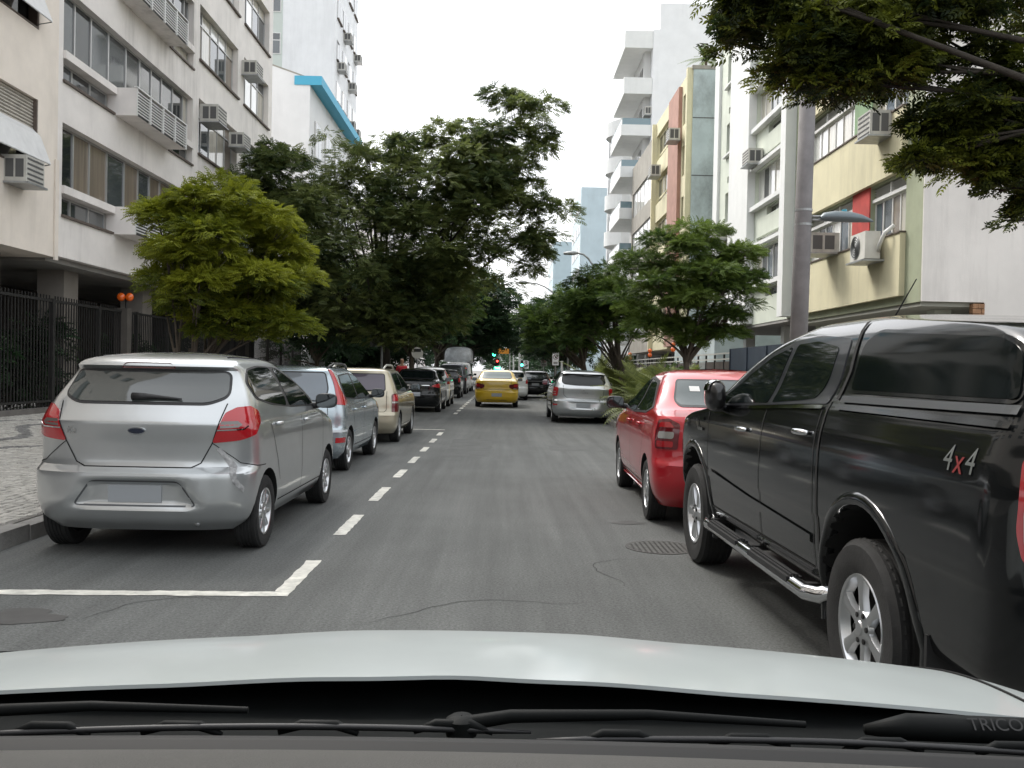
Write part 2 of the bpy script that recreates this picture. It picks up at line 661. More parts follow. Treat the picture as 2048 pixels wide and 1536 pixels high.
def clip_rect(poly, x0, x1, y0, y1):
    for ax, val, keep in ((0, x0, 1), (0, x1, -1), (1, y0, 1), (1, y1, -1)):
        res = []
        n = len(poly)
        for i in range(n):
            a, b = poly[i - 1], poly[i]
            ia = (a[ax] - val) * keep >= 0
            ib = (b[ax] - val) * keep >= 0
            if ia != ib:
                t = (val - a[ax]) / (b[ax] - a[ax])
                res.append((a[0] + (b[0] - a[0]) * t, a[1] + (b[1] - a[1]) * t))
            if ib:
                res.append(b)
        poly = res
        if len(poly) < 3:
            return []
    return poly


class Shell:
    """a vehicle body as stacked horizontal outlines; rows of (z, half width, rear y, front y, rear corner depth, front corner depth)"""

    def __init__(s, rows, n=3.2, rear_detail=None, crown=0.0):
        s.rows = rows
        z = [q[0] for q in rows]
        s.z0, s.z1 = z[0], z[-1]
        s.w, s.r, s.f, s.dr, s.df = [pchip(z, [q[i] for q in rows]) for i in range(1, 6)]
        s.n = n
        s.detail = rear_detail
        s.mid = 0.5 * (rows[2][2] + rows[2][3])

    def rear(s, x, z):
        w, r, d = s.w(z), s.r(z), s.dr(z)
        t = min(1.0, abs(x) / w)
        y = r + d * (1 - (1 - t ** s.n) ** (1 / s.n))
        if s.detail:
            y += s.detail(x, z)
        return (x, y, z)

    def side(s, y, z, sg=1):
        w, r, f, d, e = s.w(z), s.r(z), s.f(z), s.dr(z), s.df(z)
        x = w
        if y < r + d:
            t = min(1.0, (r + d - y) / d)
            x = w * (1 - t ** s.n) ** (1 / s.n)
        elif y > f - e:
            t = min(1.0, (y - f + e) / e)
            x = w * (1 - t ** s.n) ** (1 / s.n)
        return (sg * x, y, z)

    def arc(s, q, z, sg=1):
        """q: 0 at the rear centre, 1 at the end of the rear corner, beyond 1 metres along the side"""
        w, r, d = s.w(z), s.r(z), s.dr(z)
        if q <= 1:
            a = q * PI / 2
            x = w * math.sin(a) ** (2 / s.n)
            y = r + d * (1 - math.cos(a) ** (2 / s.n)) if a < PI / 2 - 1e-6 else r + d
            if s.detail:
                y += s.detail(x, z)
            return (sg * x, y, z)
        return (sg * w, r + d + (q - 1), z)

    def pt(s, mode, u, v, sg=1):
        if mode == 'rear':
            return s.rear(u, v)
        if mode == 'side':
            return s.side(u, v, sg)
        return s.arc(u, v, sg)

    def normal(s, mode, u, v, sg):
        e = 0.004
        p = Vector(s.pt(mode, u, v, sg))
        a = Vector(s.pt(mode, u + e, v, sg)) - Vector(s.pt(mode, u - e, v, sg))
        b = Vector(s.pt(mode, u, v + e, sg)) - Vector(s.pt(mode, u, v - e, sg))
        n = a.cross(b)
        if n.length < 1e-12:
            n = Vector((sg, 0, 0))
        n.normalize()
        c = p - Vector((0, max(min(p.y, s.mid + 0.6), s.mid - 0.6), 0.75))
        if mode == 'rear':
            c = Vector((0, -1, 0.2))
        return n if n.dot(c) > 0 else -n

    def patch(s, name, mode, poly, off, mat, parent, sg=1, res=0.045, thick=0.012, smooth=True):
        xs = [p[0] for p in poly]
        ys = [p[1] for p in poly]
        nx = max(1, int(math.ceil((max(xs) - min(xs)) / res)))
        nyy = max(1, int(math.ceil((max(ys) - min(ys)) / res)))
        key, vs, fs = {}, [], []

        def vid(p):
            k = (round(p[0], 5), round(p[1], 5))
            if k not in key:
                n = s.normal(mode, p[0], p[1], sg)
                q = Vector(s.pt(mode, p[0], p[1], sg)) + n * off
                key[k] = len(vs)
                vs.append(q)
                norms.append(n)
            return key[k]
        norms = []
        dx, dy = (max(xs) - min(xs)) / nx, (max(ys) - min(ys)) / nyy
        for i in range(nx):
            for j in range(nyy):
                c = clip_rect(poly, min(xs) + i * dx, min(xs) + (i + 1) * dx, min(ys) + j * dy, min(ys) + (j + 1) * dy)
                if len(c) < 3:
                    continue
                ids = []
                for p in c:
                    k = vid(p)
                    if not ids or ids[-1] != k:
                        ids.append(k)
                if ids and ids[0] == ids[-1]:
                    ids.pop()
                if len(set(ids)) >= 3:
                    fs.append(tuple(ids))
        cnt = {}
        for f in fs:
            for i in range(len(f)):
                e = (f[i - 1], f[i])
                cnt.setdefault((min(e), max(e)), []).append(e)
        k0 = len(vs)
        low = {}
        base = list(vs)
        for e, l in cnt.items():
            if len(l) == 1:
                a, b = l[0]
                for q in (a, b):
                    if q not in low:
                        low[q] = len(vs)
                        vs.append(base[q] - norms[q] * thick)
                fs.append((a, b, low[b], low[a]))
        m = MB()
        m.add(vs, fs)
        return m.obj(name, mat, parent, smooth=smooth, local=True, sharp=50, normals=False)

    def seam(s, parent, name, mat, mode, line, width, off, sg=1, closed=False):
        mb = MB()
        s.ribbon(mb, mode, line, width, off, sg, closed)
        return mb.obj(name, mat, parent, local=True)

    def ribbon(s, mb, mode, line, width, off, sg=1, closed=False, step=0.03):
        pts = []
        n = len(line)
        for i in range(n if closed else n - 1):
            a, b = Vector(line[i]), Vector(line[(i + 1) % n])
            k = max(1, int((b - a).length / step))
            for j in range(k):
                pts.append(a.lerp(b, j / k))
        if not closed:
            pts.append(Vector(line[-1]))
        vs, fs = [], []
        m = len(pts)
        for i, p in enumerate(pts):
            d = (pts[(i + 1) % m] - pts[i - 1]) if closed else (pts[min(i + 1, m - 1)] - pts[max(i - 1, 0)])
            d = d.normalized() if d.length > 0 else Vector((1, 0))
            nn = Vector((-d.y, d.x)) * width / 2
            for q in (p + nn, p - nn):
                vs.append(Vector(s.pt(mode, q.x, q.y, sg)) + s.normal(mode, q.x, q.y, sg) * off)
        for i in range(m if closed else m - 1):
            j = (i + 1) % m
            fs.append((2 * i, 2 * i + 1, 2 * j + 1, 2 * j))
        mb.add(vs, fs)

    def text(s, name, txt, mode, u0, v0, size, off, mat, parent, sg=1, italic=0.0, flip=False):
        cu = bpy.data.curves.new('lettering', 'FONT')
        cu.body = txt
        cu.size = size
        cu.resolution_u = 2
        cu.align_x = 'CENTER'
        cu.align_y = 'CENTER'
        to = bpy.data.objects.new('lettering_tmp', cu)
        COL.objects.link(to)
        bpy.context.view_layer.update()
        me = bpy.data.meshes.new_from_object(to.evaluated_get(bpy.context.evaluated_depsgraph_get()))
        mb = MB()
        fl = -1 if flip else 1
        vs = []
        for v in me.vertices:
            u, w = u0 + fl * (v.co.x + italic * v.co.y), v0 + v.co.y
            vs.append(Vector(s.pt(mode, u, w, sg)) + s.normal(mode, u, w, sg) * off)
        mb.add(vs, [tuple(p.vertices) for p in me.polygons])
        bpy.data.objects.remove(to)
        bpy.data.curves.remove(cu)
        bpy.data.meshes.remove(me)
        return mb.obj(name, mat, parent, local=True)

    def body(s, parent, mats, arches, dz=0.03, kq=18, ks=26, kf=10, well=0.45):
        """arches: (y, z, radius)"""
        zs = []
        for i in range(len(s.rows) - 1):
            a, b = s.rows[i][0], s.rows[i + 1][0]
            k = max(2, int(math.ceil((b - a) / dz)))
            zs += [a + (b - a) * j / k for j in range(k)]
        zs.append(s.z1)
        ring = []
        vs, fs = [], []
        for z in zs:
            w, r, f, d, e = s.w(z), s.r(z), s.f(z), s.dr(z), s.df(z)
            half = []
            for i in range(kq + 1):
                a = PI / 2 * i / kq
                x = w * math.sin(a) ** (2 / s.n)
                y = r + d * (1 - max(0.0, math.cos(a)) ** (2 / s.n))
                if s.detail and i < kq:
                    y += s.detail(x, z)
                half.append((x, y))
            for i in range(1, ks):
                half.append((w, r + d + (f - e - r - d) * i / ks))
            for i in range(kf + 1):
                a = PI / 2 * (1 - i / kf)
                half.append((w * math.sin(a) ** (2 / s.n), f - e * (1 - max(0.0, math.cos(a)) ** (2 / s.n))))
            full = half + [(-x, y) for x, y in half[-2:0:-1]]
            ring = len(full)
            vs += [(x, y, z) for x, y in full]
        for i in range(len(zs) - 1):
            for k in range(ring):
                fs.append((i * ring + k, i * ring + (k + 1) % ring, (i + 1) * ring + (k + 1) % ring, (i + 1) * ring + k))
        m = len(zs)
        cb = len(vs)
        vs.append((0, s.mid, zs[0]))
        vs.append((0, 0.5 * (s.r(s.z1) + s.f(s.z1)), zs[-1] + 0.004))
        for k in range(ring):
            fs.append((cb, (k + 1) % ring, k))
            fs.append((cb + 1, (m - 1) * ring + k, (m - 1) * ring + (k + 1) % ring))
        mb = MB()
        mb.add(vs, fs)
        o = mb.obj('body', mats, parent, local=True, normals=True)
        if arches:
            cut = MB()
            for (y, z, rad) in arches:
                for sg in (-1, 1):
                    x0, x1 = sg * (s.w(0.5) - well * 0.55), sg * (s.w(0.5) + 0.4)
                    n = 28
                    c = []
                    for k in range(n):
                        t = 2 * PI * k / n
                        c.append((y + rad * math.cos(t), z + rad * math.sin(t)))
                    v = [(x0, a, b) for a, b in c] + [(x1, a, b) for a, b in c]
                    f = [tuple(range(n)), tuple(range(n, 2 * n))[::-1]] + [(k, n + k, n + (k + 1) % n, (k + 1) % n) for k in range(n)]
                    cut.add(v, f, 1)
            co = cut.obj('cutter', mats, None, local=True, normals=True)
            co.parent = parent
            md = o.modifiers.new('b', 'BOOLEAN')
            md.operation = 'DIFFERENCE'
            md.object = co
            md.solver = 'EXACT'
            bpy.context.view_layer.update()
            dg = bpy.context.evaluated_depsgraph_get()
            me = bpy.data.meshes.new_from_object(o.evaluated_get(dg))
            o.modifiers.clear()
            old = o.data
            o.data = me
            bpy.data.meshes.remove(old)
            bpy.data.objects.remove(co)
        me = o.data
        me.name = 'body'
        me.polygons.foreach_set('use_smooth', [True] * len(me.polygons))
        me.set_sharp_from_angle(angle=R(32))
        return o


# wheels -------------------------------------------------------------
WM = {}


def wheel_meshes(Rt, wd, rr, style):
    key = (Rt, wd, rr, style)
    if key in WM:
        return WM[key]
    t = MB()
    h = wd / 2
    sw = Rt - rr
    prof = [(-h * .8, rr), (-h * 1.0, rr + sw * .35), (-h * .98, Rt - sw * .18), (-h * .82, Rt - .01)]
    nt = 6
    for k in range(nt):
        a = -h * .75 + 1.5 * h * k / (nt - 1)
        prof += [(a - .004, Rt), (a + .004, Rt)] if k in (0, nt - 1) else [(a - .008, Rt), (a - .005, Rt - .008), (a + .005, Rt - .008), (a + .008, Rt)]
    prof += [(h * .82, Rt - .01), (h * .98, Rt - sw * .18), (h * 1.0, rr + sw * .35), (h * .86, rr), (h * .6, rr - .01)]
    t.lathe(prof, 'x', 44)
    if Rt > .36:                                      # chunky shoulder blocks
        for k in range(44):
            a = 2 * PI * k / 44
            ca, sa = math.cos(a), math.sin(a)
            for sx in (-1, 1):
                v = []
                for dx in (h * .62, h * .93):
                    for da in (-.045, .045):
                        c2, s2 = math.cos(a + da), math.sin(a + da)
                        rad = Rt + .004 if dx < h * .8 else Rt - .022
                        v += [(sx * dx, c2 * rad, s2 * rad), (sx * dx, c2 * (rad - .02), s2 * (rad - .02))]
                t.add(v, [(0, 2, 6, 4), (0, 1, 3, 2), (4, 6, 7, 5), (0, 4, 5, 1), (2, 3, 7, 6)])
    tm = t.obj('tyre', rubber, None, smooth=True, local=True, sharp=40)
    r = MB()
    x1 = h * .88
    r.lathe([(h * .55, rr - .03), (x1 - .015, rr - .018), (x1, rr - .012), (x1 + .004, rr), (x1 - .012, rr + .006)], 'x', 40)
    r.lathe([(h * .1, rr - .02), (h * .1, .02)], 'x', 24, mi=1)        # dark behind the spokes
    ns, wa, wb, dish = {'cap': (8, .034, .062, .02), 'alloy5': (5, .045, .062, .035), 'truck': (6, .066, .085, .03), 'multi': (9, .024, .04, .03)}[style]
    for k in range(ns):
        a = 2 * PI * k / ns + .2
        ca, sa = math.cos(a), math.sin(a)

        def P(x, rad, tt):
            return (x, ca * rad - sa * tt, sa * rad + ca * tt)
        r0, r1 = .05, rr - .014
        xs0, xs1 = x1 - dish * .3, x1 - dish * .15
        xm = x1 - dish
        sect = []
        for (rad, ww, xx) in ((r0, wa, xs0), ((r0 + r1) / 2, (wa * .8 if style == 'truck' else (wa + wb) / 2), x1 - .004), (r1, wb, xs1)):
            sect.append([P(xx - .03, rad, -ww / 2), P(xx - .004, rad, -ww / 2 * .8), P(xx, rad, -ww / 5), P(xx, rad, ww / 5), P(xx - .004, rad, ww / 2 * .8), P(xx - .03, rad, ww / 2)])
        v = sum(sect, [])
        f = []
        for i in range(2):
            for j in range(5):
                f.append((i * 6 + j, i * 6 + j + 1, (i + 1) * 6 + j + 1, (i + 1) * 6 + j))
        r.add(v, f)
    r.lathe([(x1 - .03, .085), (x1 - dish * .25, .075), (x1 + .0, .035), (x1 + .006, .03), (x1 + .008, .001)], 'x', 20)
    if style == 'truck':
        for k in range(6):
            a = 2 * PI * (k + .5) / 6 + .2
            r.lathe([(x1 - .02, .013), (x1 + .0, .012), (x1 + .001, .001)], 'x', 8, mi=1, c=(0, math.cos(a) * .062, math.sin(a) * .062))
    rm = r.obj('rim', [rim_m if style != 'cap' else cap_m, dark_in], None, smooth=True, local=True, sharp=35)
    WM[key] = (tm.data, rm.data)
    bpy.data.objects.remove(tm)
    bpy.data.objects.remove(rm)
    return WM[key]


def wheels(parent, ys, track, Rt, wd, rr, style):
    tm, rm = wheel_meshes(Rt, wd, rr, style)
    for y in ys:
        for sg in (1, -1):
            e = bpy.data.objects.new('wheel', None)
            COL.objects.link(e)
            e.parent = parent
            e.location = (sg * (track - wd / 2), y, Rt - .004)
            e.rotation_euler = (random.uniform(0, 6), 0, 0 if sg > 0 else PI)
            for nm, me in (('tyre', tm), ('rim', rm)):
                o = bpy.data.objects.new(nm, me)
                COL.objects.link(o)
                o.parent = e


def car_root(name, label, cat, x, y, rot=0.0, group=None, tilt=0.0):
    o = bpy.data.objects.new(name, None)
    o.empty_display_size = .3
    COL.objects.link(o)
    o.location = (x, y, 0)
    o.rotation_euler = (0, tilt, rot)
    WLOC[o.name] = Vector((0, 0, 0))
    return tag(o, label, cat, group)


def paint(name, col, metal=0.0, rough=0.35):
    return pmat('car_paint_' + name, col, rough, metal=metal, spec=0.05 if max(col) < .1 else .4, coat=1.0, coat_rough=0.07 if max(col) < .1 else 0.03, coord='obj', var=0.06, vscale=2)


def mirror_part(shell, parent, y, z, mat, big=1.0):
    for sg in (1, -1):
        x = abs(shell.side(y, z, 1)[0])
        m = MB()
        hw, hh, dp = .11 * big, .075 * big, .05 * big
        n, rings = 14, []
        for (dy, sc) in ((-dp, .9), (-dp * .6, 1.0), (dp * .2, .95), (dp * 1.2, .62), (dp * 1.6, .2)):
            ring = []
            for k in range(n):
                t = 2 * PI * k / n
                cx, cz = math.cos(t), math.sin(t)
                px = abs(cx) ** .65 * math.copysign(1, cx) * hw * sc
                pz = abs(cz) ** .65 * math.copysign(1, cz) * hh * sc
                ring.append((sg * (x + .07 * big + hw * .75 + px), y + dy, z + .04 + pz))
            rings.append(ring)
        v = sum(rings, [])
        f = [(i * n + k, i * n + (k + 1) % n, (i + 1) * n + (k + 1) % n, (i + 1) * n + k) for i in range(len(rings) - 1) for k in range(n)]
        f.append(tuple(range((len(rings) - 1) * n, len(rings) * n)))
        m.add(v, f)
        m.tube([(sg * (x - .03), y + .04, z - .02), (sg * (x + .1 * big), y + .02, z + .0)], [.035 * big, .03 * big], 8)
        o = m.obj('wing_mirror', mat, parent, smooth=True, local=True, sharp=50)
        g2 = MB()
        c = (sg * (x + .07 * big + hw * .75), y - dp * .95, z + .04)
        pts = fillet([(-hw * .86, -hh * .86), (hw * .86, -hh * .86), (hw * .86, hh * .86), (-hw * .86, hh * .86)], .04)
        g2.add([(c[0] + a, c[1], c[2] + b) for a, b in pts], [tuple(range(len(pts)))])
        g2.obj('mirror_glass', pmat('mirror_glass', (.10, .11, .115), .03, metal=1.0), o, local=True)


def door_handle(shell, parent, y, z, mat, ln=.19):
    for sg in (1, -1):
        m = MB()
        pts = []
        for k in range(7):
            t = k / 6
            yy = y - ln / 2 + ln * t
            p = Vector(shell.side(yy, z, sg)) + Vector((sg * (.012 + .022 * math.sin(PI * t)), 0, 0))
            pts.append(p)
        m.tube(pts, [.012, .016, .017, .017, .017, .016, .012], 8)
        m.obj('door_handle', mat, parent, smooth=True, local=True)


def under(parent, L, W, z0=.2, dark=None, gap=.25):
    m = MB()
    m.box((-W / 2 + gap, .35, z0 - .03), (W / 2 - gap, L - .35, z0 + .12))
    m.tube([(-W / 2 + .2, .75, .3), (W / 2 - .2, .75, .3)], .05, 8)
    m.obj('underbody', dark or dark_in, parent, local=True)


def rows_scale(rows, L0, L, W0, W, H0, H, front=True):
    return [(z * H / H0, w * W / W0, r, f - L0 + L, a, b) for (z, w, r, f, a, b) in rows]


def glass_part(sh, name, mode, poly, parent, sg=1, mat=None, rim=None, rimw=.018, off=.004, res=.06):
    """a window: black seal with the pane a few mm proud of it"""
    g0 = sh.patch(name, mode, poly, off, rim or black_plastic, parent, sg, res)
    sh.patch('pane', mode, inset(poly, rimw), off + .003, mat or car_glass, g0, sg, res)
    return g0
# ---------------------------------------------------------------- the vehicles
def sstep(a, b, x):
    t = min(1, max(0, (x - a) / (b - a)))
    return t * t * (3 - 2 * t)


def plate_recess(zc, hh, wt, wb, depth, e=.03):
    def f(x, z):
        t = (z - (zc - hh)) / (2 * hh)
        w = wb + (wt - wb) * min(1, max(0, t))
        return depth * sstep(zc - hh - e, zc - hh + e, z) * (1 - sstep(zc + hh - e, zc + hh + e, z)) * (1 - sstep(w - e * 2, w + e * 2, abs(x)))
    return f


def hatch_rows(L):
    return [(.20, .75, .16, L - .20, .40, .5), (.30, .82, .05, L - .07, .42, .6), (.45, .845, .0, L, .42, .7), (.60, .85, .0, L, .42, .7),
            (.645, .85, .004, L - .01, .42, .7), (.69, .849, .088, L - .015, .40, .7), (.74, .848, .094, L - .03, .40, .7), (.86, .845, .086, L - .1, .40, .7), (.96, .838, .066, L - .38, .40, .7),
            (1.025, .828, .058, L - .80, .40, .5), (1.04, .824, .066, L - .90, .40, .48), (1.10, .805, .108, L - 1.08, .38, .4), (1.16, .785, .150, L - 1.2, .36, .35),
            (1.42, .652, .33, L - 1.85, .30, .3), (1.45, .632, .27, L - 1.95, .30, .3), (1.49, .60, .31, L - 2.05, .32, .3), (1.53, .50, .50, L - 2.25, .34, .3),
            (1.558, .34, .8, L - 2.45, .3, .3), (1.57, .10, 1.1, L - 2.6, .1, .1)]


def wagon_rows(L):
    return [(.20, .74, .14, L - .18, .36, .5), (.30, .80, .04, L - .06, .38, .6), (.45, .82, .0, L, .38, .7), (.58, .825, .0, L, .38, .7), (.625, .825, .045, L, .38, .7),
            (.78, .825, .06, L - .05, .36, .7), (.90, .815, .07, L - .35, .36, .6), (.97, .80, .085, L - .8, .36, .5), (1.02, .785, .11, L - 1.05, .34, .4),
            (1.36, .635, .27, L - 1.95, .26, .3), (1.40, .61, .27, L - 2.05, .26, .3), (1.435, .55, .34, L - 2.2, .28, .3), (1.455, .42, .5, L - 2.35, .28, .3), (1.465, .15, .9, L - 2.6, .15, .15)]


def sedan_rows(L):
    return [(.20, .75, .16, L - .18, .38, .5), (.30, .81, .05, L - .05, .40, .6), (.45, .84, .0, L, .40, .7), (.60, .845, .0, L, .40, .7), (.65, .845, .04, L - .01, .40, .7),
            (.80, .842, .05, L - .06, .38, .7), (.90, .83, .05, L - .3, .36, .6), (1.0, .815, .06, L - .9, .34, .5), (1.05, .80, .09, L - 1.1, .34, .4), (1.085, .782, .40, L - 1.2, .34, .35),
            (1.13, .752, .58, L - 1.33, .30, .3), (1.40, .61, 1.05, L - 2.0, .28, .3), (1.45, .56, 1.2, L - 2.15, .28, .3), (1.485, .43, 1.42, L - 2.35, .28, .3), (1.50, .15, 1.75, L - 2.6, .15, .15)]


def build_car(name, label, x, y, rot, style, L, W, H, pm, group, ra=.68, wb=2.5, Rt=.295, wstyle='cap', tilt=0.0, lamps=(), rear_glass=None, side_glass=None,
              rear_mat=None, handles=(), detail=None, plate=(0, .49), tail_gap=None, dz=.032, mirror=None, mirror_mat=None, extras=None, glass_side_mat=None):
    root = car_root(name, label, 'car', x, y, rot, group, tilt)
    rows = {'hatch': hatch_rows, 'wagon': wagon_rows, 'sedan': sedan_rows}[style](L)
    W0, H0 = {'hatch': (1.70, 1.575), 'wagon': (1.65, 1.47), 'sedan': (1.69, 1.505)}[style]
    k = H / H0
    rows = [(z * k, w * W / W0, r, f, a, b) for z, w, r, f, a, b in rows]
    sh = Shell(rows, 3.2, detail)
    sh.body(root, [pm, dark_in], [(ra, Rt, Rt + .055), (ra + wb, Rt, Rt + .055)], dz=dz)
    if rear_glass:
        glass_part(sh, 'rear_window', 'rear', rear_glass, root, 1, rear_mat)
    if side_glass:
        whole, panes = side_glass
        for sg in (1, -1):
            g0 = sh.patch('side_window', 'side', whole, .004, black_plastic, root, sg, .07)
            for p in panes:
                sh.patch('pane', 'side', p, .007, glass_side_mat or car_glass, g0, sg, .07)
    for (nm, poly, mat, subs) in lamps:
        for sg in (1, -1):
            o = sh.patch(nm, 'arc', poly, .009, mat, root, sg, .05, .02)
            for (nm2, p2, m2) in subs:
                sh.patch(nm2, 'arc', p2, .012, m2, o, sg, .05, .01)
    if tail_gap:
        sh.seam(root, 'tailgate_seam', seam_m, 'rear', tail_gap, .009, .0025)
    ya, yb = ra + Rt + .12, ra + wb - Rt - .05
    zs_ = .30 * k
    zt = 1.0 * k
    ym = (ya + yb) / 2 - .05
    for sg in (1, -1):
        for line, wd in (([(ym, zs_ + .03), (ym, zt + .02)], .008), ([(yb + .02, zs_ + .05), (yb + .06, zt - .02)], .008), ([(ya - .02, zs_ + .03), (yb + .02, zs_ + .03)], .010), ([(ra + .12, zt), (ra + .30, .70), (ya - .02, zs_ + .2)], .008)):
            sh.seam(root, 'door_seam', seam_m, 'side', line, wd, .002, sg)
    for yy, zz in handles:
        door_handle(sh, root, yy, zz, pm)
    if plate:
        px, pz = plate
        pp = [(px - .2, pz - .065), (px + .2, pz - .065), (px + .2, pz + .065), (px - .2, pz + .065)]
        sh.patch('number_plate', 'rear', pp, .010, plate_m, root, 1, .1, .01)
    if mirror:
        mirror_part(sh, root, mirror[0], mirror[1], mirror_mat or black_plastic, 1.0)
    under(root, L, W, .22)
    wheels(root, (ra, ra + wb), W / 2 - .012, Rt, .185, Rt * .64, wstyle)
    if extras:
        extras(sh, root)
    return root, sh


GP_L = 'cars parked along the left kerb'
silver = paint('silver', (.58, .60, .605), .75, .28)
silver_blue = paint('silver_blue', (.46, .53, .57), .7, .27)
champagne = paint('champagne', (.50, .45, .34), .6, .34)
black_p = paint('black', (.008, .009, .0095), 0.0, .25)
white_p = paint('white', (.74, .75, .74), 0.0, .3)
grey_p = paint('graphite', (.07, .075, .085), .5, .32)
yellow_p = paint('taxi_yellow', (.66, .43, .025), 0.0, .3)
red_p = paint('red', (.50, .012, .022), .15, .3)


# -- silver hatchback, nearest on the left
def ka_extras(sh, root):
    # brake lamp in the spoiler, badge, lettering, rear wiper, door visor, scraped tape on the bumper
    sh.patch('brake_light', 'rear', fillet([(-.21, 1.437), (.21, 1.437), (.17, 1.472), (-.17, 1.472)], .015), .006, lamp_dark_red, root, 1, .05)
    el = [(.068 * math.cos(t * PI / 12), .962 + .028 * math.sin(t * PI / 12)) for t in range(24)]
    b = sh.patch('badge', 'rear', el, .008, chrome, root, 1, .03)
    sh.patch('badge_field', 'rear', inset(el, .007), .0105, pmat('badge_blue', (.015, .02, .04), .25, coat=1), b, 1, .03)
    sh.text('model_lettering', 'Ka', 'rear', -.50, .955, .075, .006, chrome, root, italic=.3)
    m = MB()
    n = Vector((0, -1, .2)).normalized()
    pts = [Vector(sh.rear(a, 1.20 + .012 * math.cos(a * 6))) + Vector((0, -.022, .004)) for a in (-.08, 0, .1, .2, .3)]
    m.tube(pts, [.03, .026, .016, .011, .006], 8)
    m.obj('rear_wiper', black_plastic, root, smooth=True, local=True)
    ta = pmat('scuffed_tape', (.40, .40, .40), .7, var=.6, vscale=22, coord='obj')
    sh.patch('scrape_mark', 'arc', [(.36, .83), (.40, .84), (.56, .70), (.60, .60), (.70, .53), (.68, .50), (.55, .57), (.50, .67)], .0035, ta, root, 1, .04, .003)
    for sg in (1, -1):
        sh.seam(root, 'bumper_seam', seam_m, 'arc', [(.34, .872), (.45, .80), (.60, .72), (.86, .69), (1.06, .68)], .007, .0025, sg)
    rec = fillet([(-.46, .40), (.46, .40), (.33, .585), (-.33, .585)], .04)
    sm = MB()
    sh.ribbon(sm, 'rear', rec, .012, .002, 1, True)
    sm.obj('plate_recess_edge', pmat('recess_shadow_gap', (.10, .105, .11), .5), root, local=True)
    # roof ditch lines
    for sg in (1, -1):
        sm = MB()
        pts = []
        for k in range(14):
            yy = .62 + 1.25 * k / 13
            xx = .515 - .02 * abs(k / 13 - .5)
            lo, hi = 1.45, sh.z1
            for _ in range(30):
                mid = (lo + hi) / 2
                if abs(sh.side(yy, mid, 1)[0]) > xx:
                    lo = mid
                else:
                    hi = mid
            pts.append((sg * xx, yy, lo + .002))
        sm.tube(pts, .006, 5)
        sm.obj('roof_ditch', seam_m, root, local=True)
    ex = MB()
    ex.tube([(.45, .1, .26), (.45, .5, .27)], .022, 8)
    ex.obj('exhaust_pipe', steel_grey, root, local=True, smooth=True)


WHK = [(.50, 1.20), (.46, 1.32), (.62, 1.435), (1.0, 1.465), (1.6, 1.455), (2.08, 1.31), (2.52, 1.075), (1.6, 1.095), (.9, 1.14)]
ka, ka_sh = build_car('hatchback_car', 'silver hatchback parked nearest on the left beside the mosaic pavement, scraped rear bumper', -2.745, 6.88, R(-.35), 'hatch', 3.89, 1.70, 1.575, silver, GP_L,
    ra=.62, wb=2.49, Rt=.293, wstyle='multi',
    lamps=[('tail_light', fillet([(.335, .875), (.60, .895), (.85, .935), (.985, 1.02), (.98, 1.11), (.82, 1.15), (.60, 1.14), (.47, 1.10), (.40, 1.0)], .025), lamp_red,
            [('reversing_light', [(.41, .988), (.60, .994), (.65, 1.015), (.60, 1.036), (.43, 1.033)], pmat('smoky_lamp_lens', (.16, .14, .13), .15, coat=1.0)), ('light_divider', [(.385, .968), (.66, .975), (.74, 1.0), (.73, 1.008), (.66, .985), (.385, .978)], chrome)])],
    rear_glass=fillet([(-.50, 1.155), (.50, 1.155), (.64, 1.215), (.60, 1.42), (-.60, 1.42), (-.64, 1.215)], .06),
    side_glass=(fillet(WHK, .09), [fillet([(.53, 1.21), (.49, 1.315), (.63, 1.42), (1.0, 1.45), (1.38, 1.448), (1.40, 1.115), (.92, 1.155)], .07), fillet([(1.48, 1.445), (1.6, 1.44), (2.05, 1.30), (2.42, 1.092), (1.6, 1.11), (1.48, 1.115)], .04)]),
    handles=[(.98, .985), (2.02, .965)], detail=plate_recess(.49, .095, .33, .46, .05), plate=(0, .49), rear_mat=pmat('reflective_rear_glass', (.05, .058, .055), .03, spec=.9, ior=1.6),
    tail_gap=[(-.63, 1.17), (-.60, 1.02), (-.55, .87), (-.47, .72), (-.40, .685), (.40, .685), (.47, .72), (.55, .87), (.60, 1.02), (.63, 1.17)], mirror=(2.42, 1.09), extras=ka_extras, dz=.022)


# -- silver-blue wagon
def rails(sh, root, y0, y1, x, h, mat, r=.016):
    for sg in (1, -1):
        m = MB()
        pts = []
        for k in range(9):
            t = k / 8
            yy = y0 + (y1 - y0) * t
            lo, hi = 1.2, sh.z1
            for _ in range(24):
                mid = (lo + hi) / 2
                if abs(sh.side(yy, mid, 1)[0]) > x:
                    lo = mid
                else:
                    hi = mid
            pts.append((sg * x, yy, lo + h * min(1, 4 * min(t, 1 - t) + .05)))
        m.tube(pts, r, 8)
        m.obj('roof_rail', mat, root, smooth=True, local=True)


def peug_extras(sh, root):
    rails(sh, root, .45, 2.2, .53, .06, pmat('rail_black', (.03, .03, .03), .4))
    for sg in (1, -1):
        sh.patch('reflector', 'arc', [(.60, .43), (.95, .43), (.95, .50), (.60, .50)], .008, lamp_red, root, sg, .06)
        sh.patch('bumper_strip', 'arc', [(.0, .575), (1.0, .575), (1.0, .60), (.0, .60)], .01, pmat('bumper_trim_pale', (.6, .63, .65), .4), root, sg, .06)
        sh.patch('door_strip', 'side', [(1.05, .52), (2.75, .52), (2.75, .55), (1.05, .55)], .008, silver_blue, root, sg, .1)
    m = MB()
    m.tube([Vector(sh.rear(a, 1.05)) + Vector((0, -.02, 0)) for a in (-.1, .1, .3)], [.02, .014, .008], 6)
    m.obj('rear_wiper', black_plastic, root, local=True)


